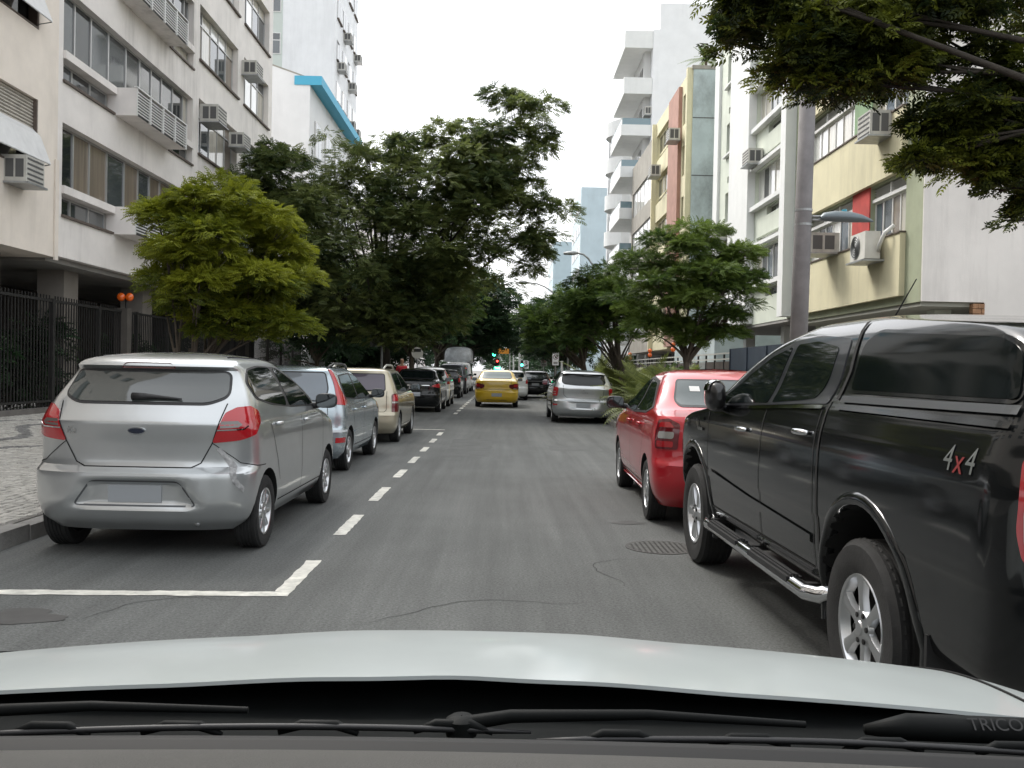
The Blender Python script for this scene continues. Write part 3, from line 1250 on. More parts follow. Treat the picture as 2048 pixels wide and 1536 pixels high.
WW = [(.42, 1.04), (.46, 1.22), (.56, 1.355), (1.4, 1.385), (1.9, 1.345), (2.72, 1.02), (2.0, .985), (1.2, .995)]
build_car('wagon_car', 'silver blue wagon with tall red rear pillar lights and black roof rails', -3.0, 12.5, R(-.5), 'wagon', 4.03, 1.66, 1.485, silver_blue, GP_L, ra=.70, wb=2.44, Rt=.295, wstyle='alloy5',
    lamps=[('tail_light', fillet([(.60, .955), (.90, .94), (1.05, .99), (.95, 1.06), (.86, 1.16), (.80, 1.42), (.67, 1.43), (.66, 1.2), (.63, 1.05)], .02), lamp_red, [])],
    rear_glass=fillet([(-.56, .99), (.56, .99), (.60, 1.15), (.53, 1.40), (-.53, 1.40), (-.60, 1.15)], .05), rear_mat=pane_blue,
    side_glass=(fillet(WW, .06), [fillet([(.47, 1.05), (.52, 1.22), (.60, 1.335), (1.38, 1.365), (1.40, 1.01), (1.2, 1.01)], .04), fillet([(1.47, 1.365), (1.9, 1.325), (2.62, 1.03), (2.0, 1.0), (1.47, 1.01)], .04)]),
    handles=[(1.05, .86), (1.9, .86)], mirror=(2.55, 1.02), extras=peug_extras, plate=(0, .70),
    tail_gap=[(-.60, 1.0), (-.62, .7), (-.60, .63), (.60, .63), (.62, .7), (.60, 1.0)])


def palio_extras(sh, root):
    rails(sh, root, .5, 2.3, .50, .075, pmat('rail_silver', (.55, .54, .5), .35, metal=.6), .02)
    for sg in (1, -1):
        sh.patch('bumper_strip', 'arc', [(.0, .555), (1.05, .555), (1.05, .60), (.0, .60)], .014, champagne, root, sg, .06, .03)
        sh.patch('light_band', 'arc', [(.60, .79), (.95, .79), (.95, .82), (.60, .82)], .013, lamp_clear, root, sg, .06, .004)
    m = MB()
    m.tube([Vector(sh.rear(a, 1.03)) + Vector((0, -.02, 0)) for a in (0, .15, .32)], [.012, .01, .007], 6)
    m.obj('rear_wiper', black_plastic, root, local=True)


build_car('wagon_car', 'champagne beige wagon with purple tinted rear window and silver roof rails', -2.86, 17.66, R(-.2), 'wagon', 4.2, 1.64, 1.475, champagne, GP_L, ra=.8, wb=2.44, Rt=.295, wstyle='cap',
    lamps=[('tail_light', fillet([(.60, .62), (.96, .62), (.97, .93), (.88, .98), (.66, .97), (.60, .93)], .03), lamp_dark_red, [('upper_lens', fillet([(.63, .83), (.94, .83), (.94, .93), (.86, .955), (.68, .945)], .02), lamp_red)])],
    rear_glass=fillet([(-.60, 1.02), (.60, 1.02), (.55, 1.36), (-.55, 1.36)], .05), rear_mat=pmat('purple_tint_glass', (.10, .085, .11), .05, spec=.7),
    side_glass=(fillet(WW, .06), [fillet([(.47, 1.05), (.52, 1.22), (.60, 1.335), (1.38, 1.365), (1.40, 1.01), (1.2, 1.01)], .04), fillet([(1.47, 1.365), (1.9, 1.325), (2.62, 1.03), (2.0, 1.0), (1.47, 1.01)], .04)]),
    handles=[(1.1, .88), (2.0, .88)], mirror=(2.6, 1.02), extras=palio_extras, plate=(0, .50),
    tail_gap=[(-.62, 1.02), (-.62, .66), (-.58, .62), (.58, .62), (.62, .66), (.62, 1.02)])

WS = [(.80, 1.12), (1.0, 1.20), (1.38, 1.385), (1.9, 1.43), (2.25, 1.40), (3.02, 1.05), (2.0, 1.03), (1.1, 1.06)]
WSP = [fillet([(.92, 1.125), (1.05, 1.19), (1.40, 1.365), (1.82, 1.405), (1.84, 1.06), (1.1, 1.085)], .03), fillet([(1.91, 1.41), (2.22, 1.38), (2.9, 1.065), (2.0, 1.05), (1.91, 1.052)], .03)]
SG = fillet([(-.56, 1.13), (.56, 1.13), (.60, 1.19), (.53, 1.40), (-.53, 1.40), (-.60, 1.19)], .04)


def dark_sedan_extras(sh, root):
    sh.patch('chrome_strip', 'rear', [(-.5, .905), (.5, .905), (.5, .925), (-.5, .925)], .008, chrome, root, 1, .08)
    hl = fillet([(-.16, .80), (.06, .80), (.06, .88), (-.16, .88)], .03)
    sm = MB()
    sh.ribbon(sm, 'rear', hl, .012, .006, 1, True)
    sm.obj('plate_frame', chrome, root, local=True)


build_car('sedan_car', 'black sedan with chrome boot strip parked behind the beige wagon', -2.95, 30.7, 0, 'sedan', 4.45, 1.70, 1.49, black_p, GP_L, ra=.85, wb=2.6, Rt=.305, wstyle='alloy5',
    lamps=[('tail_light', fillet([(.36, .87), (.75, .84), (.99, .88), (1.0, .96), (.8, .985), (.40, .93)], .02), lamp_red, [])], rear_glass=SG, side_glass=(fillet(WS, .05), WSP), handles=[(1.35, .92), (2.2, .91)],
    mirror=(2.9, 1.05), plate=(0, .62), extras=dark_sedan_extras, tail_gap=[(-.60, 1.04), (-.56, .75), (.56, .75), (.60, 1.04)], dz=.05)

WHG = (fillet(WHK, .09), [fillet([(.53, 1.21), (.49, 1.315), (.63, 1.42), (1.0, 1.45), (1.38, 1.448), (1.40, 1.115), (.92, 1.155)], .07), fillet([(1.48, 1.445), (1.6, 1.44), (2.05, 1.30), (2.42, 1.092), (1.6, 1.11), (1.48, 1.115)], .04)])
HG = fillet([(-.52, 1.16), (.52, 1.16), (.63, 1.22), (.59, 1.42), (-.59, 1.42), (-.63, 1.22)], .06)
build_car('hatchback_car', 'white hatchback with tall red tail lights, just ahead of the black sedan', -2.92, 35.9, 0, 'hatch', 3.9, 1.69, 1.56, white_p, GP_L, ra=.65, wb=2.5, Rt=.3, wstyle='multi',
    lamps=[('tail_light', fillet([(.58, .88), (1.0, .90), (.98, 1.08), (.86, 1.16), (.78, 1.45), (.68, 1.45), (.66, 1.1)], .02), lamp_red, [])], rear_glass=HG, side_glass=WHG, handles=[(1.0, .98)], mirror=(2.4, 1.09), dz=.05, plate=(0, .8))
build_car('hatchback_car', 'small black hatchback with bright red tail light, between white hatchback and grey van', -2.98, 46.5, 0, 'hatch', 3.8, 1.68, 1.50, black_p, GP_L, ra=.65, wb=2.45, Rt=.29, wstyle='cap',
    lamps=[('tail_light', fillet([(.55, .82), (.98, .84), (.99, 1.0), (.85, 1.04), (.6, 1.0)], .03), lamp_red, [])], rear_glass=[(x, z * .955) for x, z in HG], side_glass=WHG, handles=[], mirror=(2.4, 1.05), dz=.06)

# -- yellow taxi in the lane
def taxi_extras(sh, root):
    m = MB()
    pts = fillet([(-.15, 1.505), (.15, 1.505), (.14, 1.61), (-.14, 1.61)], .02)
    a = [(x, 1.72, z) for x, z in pts]
    b = [(x, 1.84, z) for x, z in pts]
    n = len(pts)
    m.add(a + b, [tuple(range(n)), tuple(range(n, 2 * n))[::-1]] + [(k, n + k, n + (k + 1) % n, (k + 1) % n) for k in range(n)])
    sg = m.obj('roof_sign', pmat('taxi_sign_green', (.02, .35, .2), .4, emit=(.02, .9, .5), estr=1.1), root, local=True)
    cu = bpy.data.curves.new('lettering', 'FONT')
    cu.body = 'TAXI'
    cu.size = .1
    cu.align_x = 'CENTER'
    cu.align_y = 'CENTER'
    to = bpy.data.objects.new('tmp', cu)
    COL.objects.link(to)
    bpy.context.view_layer.update()
    me = bpy.data.meshes.new_from_object(to.evaluated_get(bpy.context.evaluated_depsgraph_get()))
    t = MB()
    t.add([(v.co.x * 1.05, 1.714, 1.557 + v.co.y) for v in me.vertices], [tuple(p.vertices) for p in me.polygons])
    bpy.data.objects.remove(to)
    t.obj('sign_lettering', pmat('taxi_lettering', (.7, 1, .85), .4, emit=(.6, 1, .8), estr=2.2), sg, local=True)
    for s_ in (1, -1):
        sh.patch('lower_light', 'arc', [(.42, .735), (.62, .73), (.66, .76), (.46, .765)], .014, lamp_clear, root, s_, .05, .004)
    m = MB()
    m.tube([(-.4, .05, .3), (.4, .05, .3)], .01, 6)
    m.obj('bumper_lip', black_plastic, root, local=True)


build_car('taxi_car', 'yellow taxi sedan with glowing green roof sign driving ahead in the lane', -.24, 36.1, R(.1), 'sedan', 4.35, 1.72, 1.50, yellow_p, 'cars driving in the lane', ra=.8, wb=2.6, Rt=.30, wstyle='cap',
    lamps=[('tail_light', fillet([(.26, .80), (.36, .74), (.72, .72), (.98, .76), (.99, .90), (.8, .955), (.5, .945), (.27, .90)], .02), lamp_dark_red, [('inner_lens', fillet([(.45, .82), (.9, .83), (.9, .9), (.5, .92)], .02), lamp_red)])],
    rear_glass=SG, rear_mat=clear_glass, side_glass=(fillet(WS, .05), WSP), handles=[(1.35, .92)], mirror=(2.85, 1.05), mirror_mat=yellow_p, plate=(0, .5), extras=taxi_extras,
    tail_gap=[(-.58, 1.04), (-.52, .72), (.52, .72), (.58, 1.04)], dz=.04)
build_car('hatchback_car', 'white hatchback in the lane half hidden just past the right side of the yellow taxi', .42, 45.5, 0, 'hatch', 3.9, 1.66, 1.50, white_p, 'cars driving in the lane', ra=.65, wb=2.45, Rt=.3, wstyle='cap',
    lamps=[('tail_light', fillet([(.55, .82), (.98, .84), (.99, 1.0), (.85, 1.04), (.6, 1.0)], .03), lamp_red, [])], rear_glass=[(x, z * .955) for x, z in HG], side_glass=WHG, mirror=(2.4, 1.05), dz=.06)
GP_R = 'cars parked along the right kerb'
build_car('hatchback_car', 'black hatchback with wide rear window and chrome strip, parked beyond the silver hatchback', 1.74, 49.3, 0, 'hatch', 3.95, 1.70, 1.50, black_p, GP_R, ra=.65, wb=2.5, Rt=.3, wstyle='cap',
    lamps=[('tail_light', fillet([(.62, .86), (.98, .88), (.99, 1.05), (.8, 1.08), (.62, 1.05)], .03), lamp_red, [])], rear_glass=[(x * 1.0, 1.02 + (z - 1.155) * 1.25) for x, z in HG], rear_mat=pane_mid, side_glass=WHG, mirror=(2.4, 1.05), dz=.05,
    plate=(0, .75), extras=lambda sh, root: sh.patch('chrome_strip', 'rear', [(-.5, .90), (.5, .90), (.5, .93), (-.5, .93)], .008, chrome, root, 1, .08))


# -- silver hatchback on the right
def sandero_extras(sh, root):
    d = [(0, .985), (.022, .945), (0, .905), (-.022, .945)]
    sh.patch('badge', 'rear', d, .008, chrome, root, 1, .05)
    sh.text('model_lettering', 'SANDERO', 'rear', 0, .875, .05, .005, chrome, root)
    for sg in (1, -1):
        sh.patch('reflector', 'arc', [(.55, .50), (.82, .50), (.85, .545), (.55, .54)], .008, lamp_red, root, sg, .05)
    m = MB()
    m.tube([Vector(sh.rear(a, 1.36)) + Vector((0, -.02, 0)) for a in (.0, .2, .42)], [.012, .01, .006], 6)
    m.obj('rear_wiper', steel_grey, root, local=True)


build_car('hatchback_car', 'silver hatchback parked on the right beside the fern bushes', 2.27, 25.95, R(.2), 'hatch', 4.02, 1.73, 1.53, silver, GP_R, ra=.75, wb=2.59, Rt=.30, wstyle='cap', tilt=R(1.2),
    lamps=[('tail_light', fillet([(.56, .76), (.92, .77), (.95, 1.0), (.62, 1.02), (.54, .98)], .04), lamp_red, [('lens_mark', [(.66, .87), (.84, .875), (.84, .90), (.66, .895)], lamp_clear), ('lens_mark', [(.66, .81), (.84, .815), (.84, .835), (.66, .83)], lamp_clear)])],
    rear_glass=fillet([(-.56, 1.10), (-.25, 1.075), (.25, 1.075), (.56, 1.10), (.64, 1.18), (.58, 1.41), (-.58, 1.41), (-.64, 1.18)], .06), side_glass=WHG, handles=[(1.0, .96), (2.0, .95)], mirror=(2.45, 1.07), mirror_mat=silver,
    detail=plate_recess(.52, .10, .40, .34, .03), plate=(0, .52), tail_gap=[(-.58, 1.08), (-.56, .80), (-.46, .72), (.46, .72), (.56, .80), (.58, 1.08)], extras=sandero_extras)


# -- red sedan in front of the pickup
def logan_extras(sh, root):
    sh.patch('window_sticker', 'rear', [(-.42, 1.29), (-.32, 1.29), (-.32, 1.34), (-.42, 1.34)], .010, white_frame, root, 1, .1)
    for sg in (1, -1):
        sh.patch('door_sill', 'side', [(1.2, .235), (3.0, .235), (3.0, .27), (1.2, .27)], .02, red_p, root, sg, .1)


WSL = [(.78, 1.12), (.98, 1.20), (1.30, 1.39), (1.9, 1.44), (2.25, 1.41), (3.0, 1.05), (2.0, 1.03), (1.1, 1.06)]
build_car('sedan_car', 'red sedan parked on the right directly ahead of the black pickup', 2.30, 8.47, R(-1.2), 'sedan', 4.28, 1.74, 1.53, red_p, GP_R, ra=.8, wb=2.63, Rt=.305, wstyle='multi',
    lamps=[('tail_light', fillet([(.44, .76), (.80, .76), (.84, .9), (.82, 1.03), (.60, 1.045), (.44, 1.0)], .03), lamp_dark_red, [('upper_lens', fillet([(.50, .965), (.77, .965), (.75, 1.01), (.58, 1.015)], .02), lamp_red), ('lower_lens', fillet([(.50, .78), (.76, .78), (.77, .835), (.50, .835)], .02), lamp_red), ('reversing_light', fillet([(.50, .86), (.76, .86), (.76, .925), (.50, .925)], .03), lamp_clear)])],
    rear_glass=[(x, 1.14 + (z - 1.13) * 1.02) for x, z in SG], rear_mat=pmat('grey_green_rear_glass', (.075, .095, .095), .03, spec=.6), side_glass=(fillet(WSL, .05), WSP), handles=[(1.35, .94), (2.25, .93)], mirror=(2.88, 1.07), mirror_mat=black_plastic, plate=(0, .62), extras=logan_extras,
    tail_gap=[(-.58, 1.05), (-.54, .72), (.54, .72), (.58, 1.05)])
# ---------------------------------------------------------------- black pickup with canopy
def build_pickup():
    L = 5.35
    root = car_root('pickup_truck', 'black double cab pickup with canopy and chrome side step, close on the right', 'pickup truck', 2.50, 2.74, R(.9), GP_R)
    rows = [(.40, .80, .28, L - .40, .30, .5), (.46, .875, .14, L - .2, .30, .6), (.60, .905, .06, L - .05, .30, .7), (.78, .918, .03, L, .30, .7), (.80, .925, .03, L, .30, .7), (.96, .928, .03, L - .02, .30, .7),
            (1.10, .925, .03, L - .12, .28, .6), (1.16, .918, .035, L - .4, .28, .5), (1.21, .91, .04, L - .85, .28, .45), (1.245, .90, .045, L - 1.12, .26, .4), (1.30, .885, .05, L - 1.26, .24, .35), (1.35, .86, .07, L - 1.36, .22, .3),
            (1.40, .838, .09, L - 1.46, .20, .3), (1.55, .790, .17, L - 1.85, .20, .3), (1.62, .766, .24, L - 2.08, .20, .3), (1.66, .750, .34, L - 2.24, .22, .3), (1.69, .735, .60, L - 2.40, .22, .3), (1.72, .712, 1.0, L - 2.56, .25, .3), (1.75, .68, 1.4, L - 2.72, .25, .3), (1.772, .60, 1.6, L - 2.84, .25, .25), (1.785, .45, 1.7, L - 2.92, .25, .25), (1.792, .15, 1.85, L - 3.1, .15, .15)]
    sh = Shell(rows, 3.6)
    ra, wb, Rt = 1.25, 3.22, .385
    sh.body(root, [black_p, dark_in], [(ra, Rt + .03, .50), (ra + wb, Rt + .03, .49)], dz=.025, ks=44, well=.6)
    pillar_m = pmat('satin_black_pillar', (.02, .022, .028), .3, coat=.6)
    # cab glass: front and rear door, with chrome waist line
    whole = fillet([(1.80, 1.335), (1.76, 1.45), (1.80, 1.66), (2.25, 1.692), (2.62, 1.675), (2.98, 1.61), (3.36, 1.49), (3.98, 1.245), (3.2, 1.275), (2.2, 1.322)], [.03, .05, .04, .05, .05, .06, .06, .02, .05, .08])
    dim_glass = pmat('dark_canopy_glass', (.004, .006, .006), .06, spec=.14)
    for sg in (1, -1):
        g0 = sh.patch('side_window', 'side', whole, .005, pillar_m, root, sg, .06)
        sh.patch('rear_door_pane', 'side', fillet([(1.97, 1.36), (1.90, 1.45), (1.91, 1.62), (2.25, 1.658), (2.56, 1.648), (2.64, 1.312), (2.2, 1.338)], [.10, .05, .04, .04, .03, .02, .05]), .009, car_glass, g0, sg, .06)
        sh.patch('front_door_pane', 'side', fillet([(2.72, 1.306), (2.64, 1.64), (2.95, 1.585), (3.3, 1.475), (3.84, 1.262), (3.2, 1.292)], .03), .009, car_glass, g0, sg, .06)
        sm = MB()
        sh.ribbon(sm, 'side', [(1.83, 1.318), (2.2, 1.305), (3.2, 1.262), (3.95, 1.232)], .018, .010, sg)
        sm.obj('chrome_waist_strip', chrome, root, local=True)
        # canopy glass with lower rail
        cw = fillet([(.20, 1.392), (.28, 1.585), (.44, 1.635), (1.50, 1.692), (1.63, 1.64), (1.60, 1.395)], [.06, .1, .06, .06, .08, .05])
        g1 = sh.patch('canopy_window', 'side', cw, .006, black_p, root, sg, .06)
        sh.patch('pane', 'side', inset(cw, .015), .009, dim_glass, g1, sg, .06)
        rl = MB()
        sh.ribbon(rl, 'side', [(.20, 1.372), (1.64, 1.362)], .03, .012, sg)
        rl.obj('canopy_rail', pmat('satin_rail', (.08, .085, .09), .35, metal=.5), root, local=True)
        st = MB()
        sh.ribbon(st, 'side', [(.20, 1.322), (1.66, 1.322)], .02, .012, sg)
        st.obj('bed_rail', black_p, root, local=True)
        # cab / canopy joint
        sh.seam(root, 'cab_gap', seam_m, 'side', [(1.70, 1.36), (1.67, 1.5), (1.71, 1.66), (1.74, 1.74)], .03, .006, sg)
        sh.seam(root, 'cab_gap', seam_m, 'side', [(1.765, .50), (1.765, 1.35)], .018, .004, sg)
        for line, wd in (([(2.74, .46), (2.74, .9), (2.70, 1.29)], .010), ([(4.02, .60), (4.02, 1.2)], .010), ([(1.85, .52), (4.0, .52)], .012), ([(1.83, .52), (1.83, 1.31)], .008)):
            sh.seam(root, 'door_seam', seam_m, 'side', line, wd, .003, sg)
        # swage lines low on the doors, raised
        sw = MB()
        sh.ribbon(sw, 'side', [(1.86, .655), (3.0, .70), (3.98, .76)], .05, .012, sg)
        sw.obj('door_moulding', black_p, root, local=True)
        # fender flares
        for (yc, name, rad) in ((ra, 'wheel_arch_flare', .53), (ra + wb, 'wheel_arch_flare', .52)):
            fl = MB()
            rings = []
            for k in range(25):
                t = PI * (-.08 + 1.16 * k / 24)
                ring = []
                for (dr, dx) in ((-.03, -.05), (-.032, .006), (-.02, .014), (.008, .010), (.025, .002), (.028, -.02)):
                    yy, zz = yc + (rad + dr) * math.cos(t), Rt + .03 + (rad + dr) * math.sin(t)
                    zq = max(zz, .46)
                    ring.append((sg * (abs(sh.side(yy, zq, 1)[0]) + dx - (0 if zz >= .46 else .0)), yy, zz))
                rings.append(ring)
            v = sum(rings, [])
            f = [(i * 6 + j, i * 6 + j + 1, (i + 1) * 6 + j + 1, (i + 1) * 6 + j) for i in range(24) for j in range(5)]
            fl.add(v, f)
            fl.obj(name, black_p, root, smooth=True, local=True, sharp=60)
        # side step: chrome tube with black treads
        stp = MB()
        x = sg * .93
        stp.tube([(sg * .80, 4.06, .44), (x - sg * .03, 4.02, .40), (x, 3.90, .39), (x, 1.86, .39), (x - sg * .03, 1.76, .40), (sg * .80, 1.72, .44)], .042, 12)
        so = stp.obj('side_step', chrome, root, smooth=True, local=True)
        for (a, b) in ((3.05, 3.78), (2.05, 2.78)):
            tr = MB()
            for q in range(5):
                xx = x + sg * (-.034 + .017 * q)
                zz = .39 + math.sqrt(max(0, .046 ** 2 - (.034 - .017 * q) ** 2))
                tr.box((xx - .006, a, zz - .02), (xx + .006, b, zz + .006))
            tr.box((x - .042, a, .395), (x + .042, b, .425))
            tr.obj('step_tread', black_plastic, so, local=True)
        for yy in (3.9, 2.9, 1.9):
            br = MB()
            br.box((sg * .6 if sg > 0 else x + .0, yy - .02, .40), (x if sg > 0 else sg * .6, yy + .02, .43))
            br.obj('step_bracket', black_plastic, so, local=True)
        # tail light on the bed corner
        tl = sh.patch('tail_light', 'arc', fillet([(.50, .90), (.68, .90), (.72, 1.0), (.72, 1.22), (.68, 1.25), (.50, 1.25)], .03), .012, lamp_red, root, sg, .06, .03)
        sh.patch('reversing_light', 'arc', fillet([(.54, .94), (.67, .94), (.69, 1.08), (.54, 1.08)], .03), .016, lamp_clear, tl, sg, .06, .006)
        # 4x4 lettering on the bed side
        fl_ = sg < 0
        deca = pmat('decal_silver', (.13, .14, .135), .45)
        for dd in (.075, -.075):
            sh.text('decal_numeral', '4', 'side', .43 + dd, 1.19, .13, .004, deca, root, sg, .12, flip=fl_)
        sh.text('decal_letter', 'x', 'side', .43, 1.185, .13, .004, pmat('decal_red', (.22, .03, .03), .45), root, sg, .12, flip=fl_)
        # chrome wing vent
        vt = MB()
        sh.ribbon(vt, 'side', [(4.14, 1.14), (4.38, 1.13), (4.30, 1.06), (4.16, 1.06)], .022, .010, sg)
        vt.obj('wing_vent', chrome, root, local=True)
        # mud flap and bumper corner
        mf = MB()
        mf.box((sg * .68 if sg > 0 else sg * .90, .66, .22), (sg * .90 if sg > 0 else sg * .68, .68, .52))
        mf.obj('mud_flap', black_plastic, root, local=True)
    for yy, zz in ((2.02, 1.185), (3.10, 1.13)):
        door_handle(sh, root, yy, zz, chrome, .22)
    # folded-in mirrors: black shell with chrome cap
    for sg in (1, -1):
        x = abs(sh.side(3.62, 1.27, 1)[0])
        cx = sg * (x + .085)
        m = MB()
        n = 14
        vs2, fs2 = [], []
        st = ((-.13, .25), (-.115, .72), (-.06, .98), (.03, 1.0), (.10, .85), (.14, .45))
        for (dy, sc) in st:
            for k in range(n):
                t = 2 * PI * k / n
                ca, sa = math.cos(t), math.sin(t)
                vs2.append((cx + math.copysign(abs(ca) ** .7, ca) * .062 * sc, 3.62 + dy, 1.325 + math.copysign(abs(sa) ** .7, sa) * .105 * sc))
        for i in range(len(st) - 1):
            for k in range(n):
                fs2.append((i * n + k, i * n + (k + 1) % n, (i + 1) * n + (k + 1) % n, (i + 1) * n + k))
        fs2 += [tuple(range(n)), tuple(range((len(st) - 1) * n, len(st) * n))]
        m.add(vs2, fs2)
        m.tube([(sg * (x - .03), 3.70, 1.25), (cx, 3.66, 1.25)], .035, 8)
        mo = m.obj('wing_mirror', pmat('mirror_black', (.012, .012, .013), .3, coat=.5), root, smooth=True, local=True, sharp=60)
        m = MB()
        vs2, fs2 = [], []
        for (dy, sc) in ((-.075, .96), (-.03, 1.03), (.04, 1.03), (.105, .88)):
            for k in range(8):
                t = R(10) + R(95) * k / 7
                ca, sa = math.cos(t), math.sin(t)
                vs2.append((cx + sg * ca ** .7 * .066 * sc if ca > 0 else cx - sg * abs(ca) ** .7 * .066 * sc, 3.62 + dy, 1.325 + sa ** .7 * .109 * sc))
        for i in range(3):
            for k in range(7):
                fs2.append((i * 8 + k, i * 8 + k + 1, (i + 1) * 8 + k + 1, (i + 1) * 8 + k))
        m.add(vs2, fs2)
        m.obj('mirror_cap', chrome, mo, smooth=True, local=True)
    # roof aerial, rear bumper, rear window, underbody
    m = MB()
    m.tube([(-.33, 2.35, 1.76), (-.28, 2.15, 2.0)], [.005, .003], 6)
    m.obj('aerial', black_plastic, root, local=True)
    m = MB()
    m.tube([(-.74, .14, .55), (-.68, .0, .55), (.68, .0, .55), (.74, .14, .55)], .07, 10)
    m.obj('rear_bumper', black_plastic, root, smooth=True, local=True)
    glass_part(sh, 'canopy_rear_window', 'rear', fillet([(-.6, 1.41), (.6, 1.41), (.54, 1.60), (-.54, 1.60)], .05), root)
    sh.patch('number_plate', 'rear', [(-.2, .78), (.2, .78), (.2, .91), (-.2, .91)], .01, plate_m, root, 1, .1)
    under(root, L, 1.85, .38, gap=.3)
    wheels(root, (ra, ra + wb), .925, Rt, .25, .232, 'truck')
    return root, sh


pickup, pickup_sh = build_pickup()


# ---------------------------------------------------------------- grey van and white van with a tarpaulin load
def build_van(name, label, x, y, L, W, H, pm, lamp, nose=.9):
    root = car_root(name, label, 'van', x, y, 0, GP_L)
    h = W / 2
    rows = [(.22, h - .1, .12, L - .2, .25, .5), (.35, h - .02, .02, L - .05, .25, .5), (.55, h, .0, L, .25, .6), (.75, h, .02, L - .02, .22, .6), (.95, h - .01, .03, L - .25, .22, .5), (1.05, h - .02, .04, L - nose, .22, .4),
            (1.1, h - .03, .05, L - nose - .1, .2, .35), (H - .18, h - .13, .16, L - nose - .75, .2, .3), (H - .08, h - .2, .2, L - nose - .95, .22, .3), (H - .03, h - .34, .3, L - nose - 1.1, .25, .3), (H, h - .65, .6, L - nose - 1.4, .1, .1)]
    sh = Shell(rows, 4.0)
    sh.body(root, [pm, dark_in], [(.7, .3, .36), (.7 + L * .63, .3, .36)], dz=.06)
    glass_part(sh, 'rear_window', 'rear', fillet([(-h + .2, 1.08), (h - .2, 1.08), (h - .27, H - .2), (-h + .27, H - .2)], .05), root, 1, pane_mid)
    for sg in (1, -1):
        sh.patch('side_window', 'side', fillet([(1.8, 1.08), (1.8, H - .22), (L - nose - .85, H - .26), (L - nose - .2, 1.1)], .05), .006, car_glass, root, sg, .1)
        sh.patch('tail_light', 'arc', fillet(lamp, .02), .01, lamp_red, root, sg, .06)
    sh.patch('number_plate', 'rear', [(-.2, .48), (.2, .48), (.2, .60), (-.2, .60)], .01, plate_m, root, 1, .1)
    mirror_part(sh, root, L - nose - .35, 1.1, black_plastic, 1.0)
    under(root, L, W, .24)
    wheels(root, (.7, .7 + L * .63), W / 2 - .01, .3, .18, .19, 'cap')
    return root, sh


build_van('grey_van', 'dark grey boxy van parked between the small black hatchback and the white van', -3.02, 54.5, 4.2, 1.72, 1.82, grey_p, [(.66, .82), (.97, .82), (.97, 1.06), (.66, 1.06)])
wv, wvs = build_van('white_van', 'white van carrying a tarpaulin wrapped load on its roof, far along the left kerb', -3.0, 61.5, 4.6, 1.8, 1.98, white_p, [(.66, .82), (.97, .82), (.97, 1.06), (.66, 1.06)])
# the load
lo = empty('tarpaulin_load', (-3.05, 63.4, 1.97))
tag(lo, 'silver grey tarpaulin wrapped bulky load strapped on the white van roof', 'load')
tarp_m = pmat('silver_tarpaulin', (.52, .55, .58), .45, var=.3, vscale=4, bump=.5, bscale=6)
m = MB()
nx_, ny_ = 12, 10
P = lambda u, v, w: None
vs_, fs_ = [], []
hx, hy = .95, 1.35
ring = 24
lv = [(0, .96), (.12, 1.02), (.45, 1.0), (.75, .96), (.95, .86), (1.02, .6), (1.04, .25)]
for (z, sc) in lv:
    for k in range(ring):
        t = 2 * PI * k / ring
        cx, cy_ = math.cos(t), math.sin(t)
        q = .35
        px = math.copysign(abs(cx) ** q, cx) * hx * sc
        py = math.copysign(abs(cy_) ** q, cy_) * hy * sc
        j = 1 + .025 * math.sin(5 * t + z * 6) + random.uniform(-.012, .012)
        vs_.append((-3.05 + px * j, 63.4 + py * j, 1.975 + z * .98 + (.03 * math.sin(3 * t) if z > .5 else 0)))
for i in range(len(lv) - 1):
    for k in range(ring):
        fs_.append((i * ring + k, i * ring + (k + 1) % ring, (i + 1) * ring + (k + 1) % ring, (i + 1) * ring + k))
fs_.append(tuple((len(lv) - 1) * ring + k for k in range(ring)))
m.add(vs_, fs_)
m.obj('tarpaulin', tarp_m, lo, smooth=True)
for yy in (-.9, 0, .9):
    m = MB()
    pts = [(-3.05 - 1.0, 63.4 + yy, 1.98), (-3.05 - .99, 63.4 + yy, 2.75), (-3.05 - .6, 63.4 + yy, 3.02), (-3.05 + .6, 63.4 + yy, 3.02), (-3.05 + .99, 63.4 + yy, 2.75), (-3.05 + 1.0, 63.4 + yy, 1.98)]
    m.tube(pts, .02, 6)
    m.obj('strap', black_plastic, lo)

# ---------------------------------------------------------------- our own car: bonnet, cowl, wipers, dashboard
own = empty('own_car', (-.06, 0.0, 0))
tag(own, 'white car bonnet with black cowl, wipers and grey dashboard filling the foreground', 'car')
XC = -.06
hood_z = pchip([1.20, 1.28, 1.5, 1.65, 1.8, 2.0, 2.3, 2.5], [1.034, 1.032, 1.016, .992, .95, .865, .70, .5])


def hz(x, y):
    d = abs(x - XC)
    side = .038 * (d / .75) ** 2
    if d > .86:
        side += .9 * (d - .86) ** 2 + 3.5 * max(0, d - 1.0) ** 1.6
    bulge = .006 * (1 - sstep(.18, .42, d))
    return hood_z(y) - side + bulge


m = MB()
nu, nv = 72, 40
vs_, fs_ = [], []
for j in range(nv + 1):
    for i in range(nu + 1):
        x = XC + (-1.12 + 2.24 * i / nu)
        d = abs(x - XC)
        ye = 1.285 + .035 * (d / .9) ** 2 + .012 * math.exp(-(d / .08) ** 2)
        y = ye + (2.5 - ye) * (j / nv) ** 1.15
        y = min(y, 2.5 - .25 * (d / .95) ** 2)
        vs_.append((x, y, hz(x, y)))
for j in range(nv):
    for i in range(nu):
        a = j * (nu + 1) + i
        fs_.append((a, a + 1, a + nu + 2, a + nu + 1))
m.add(vs_, fs_)
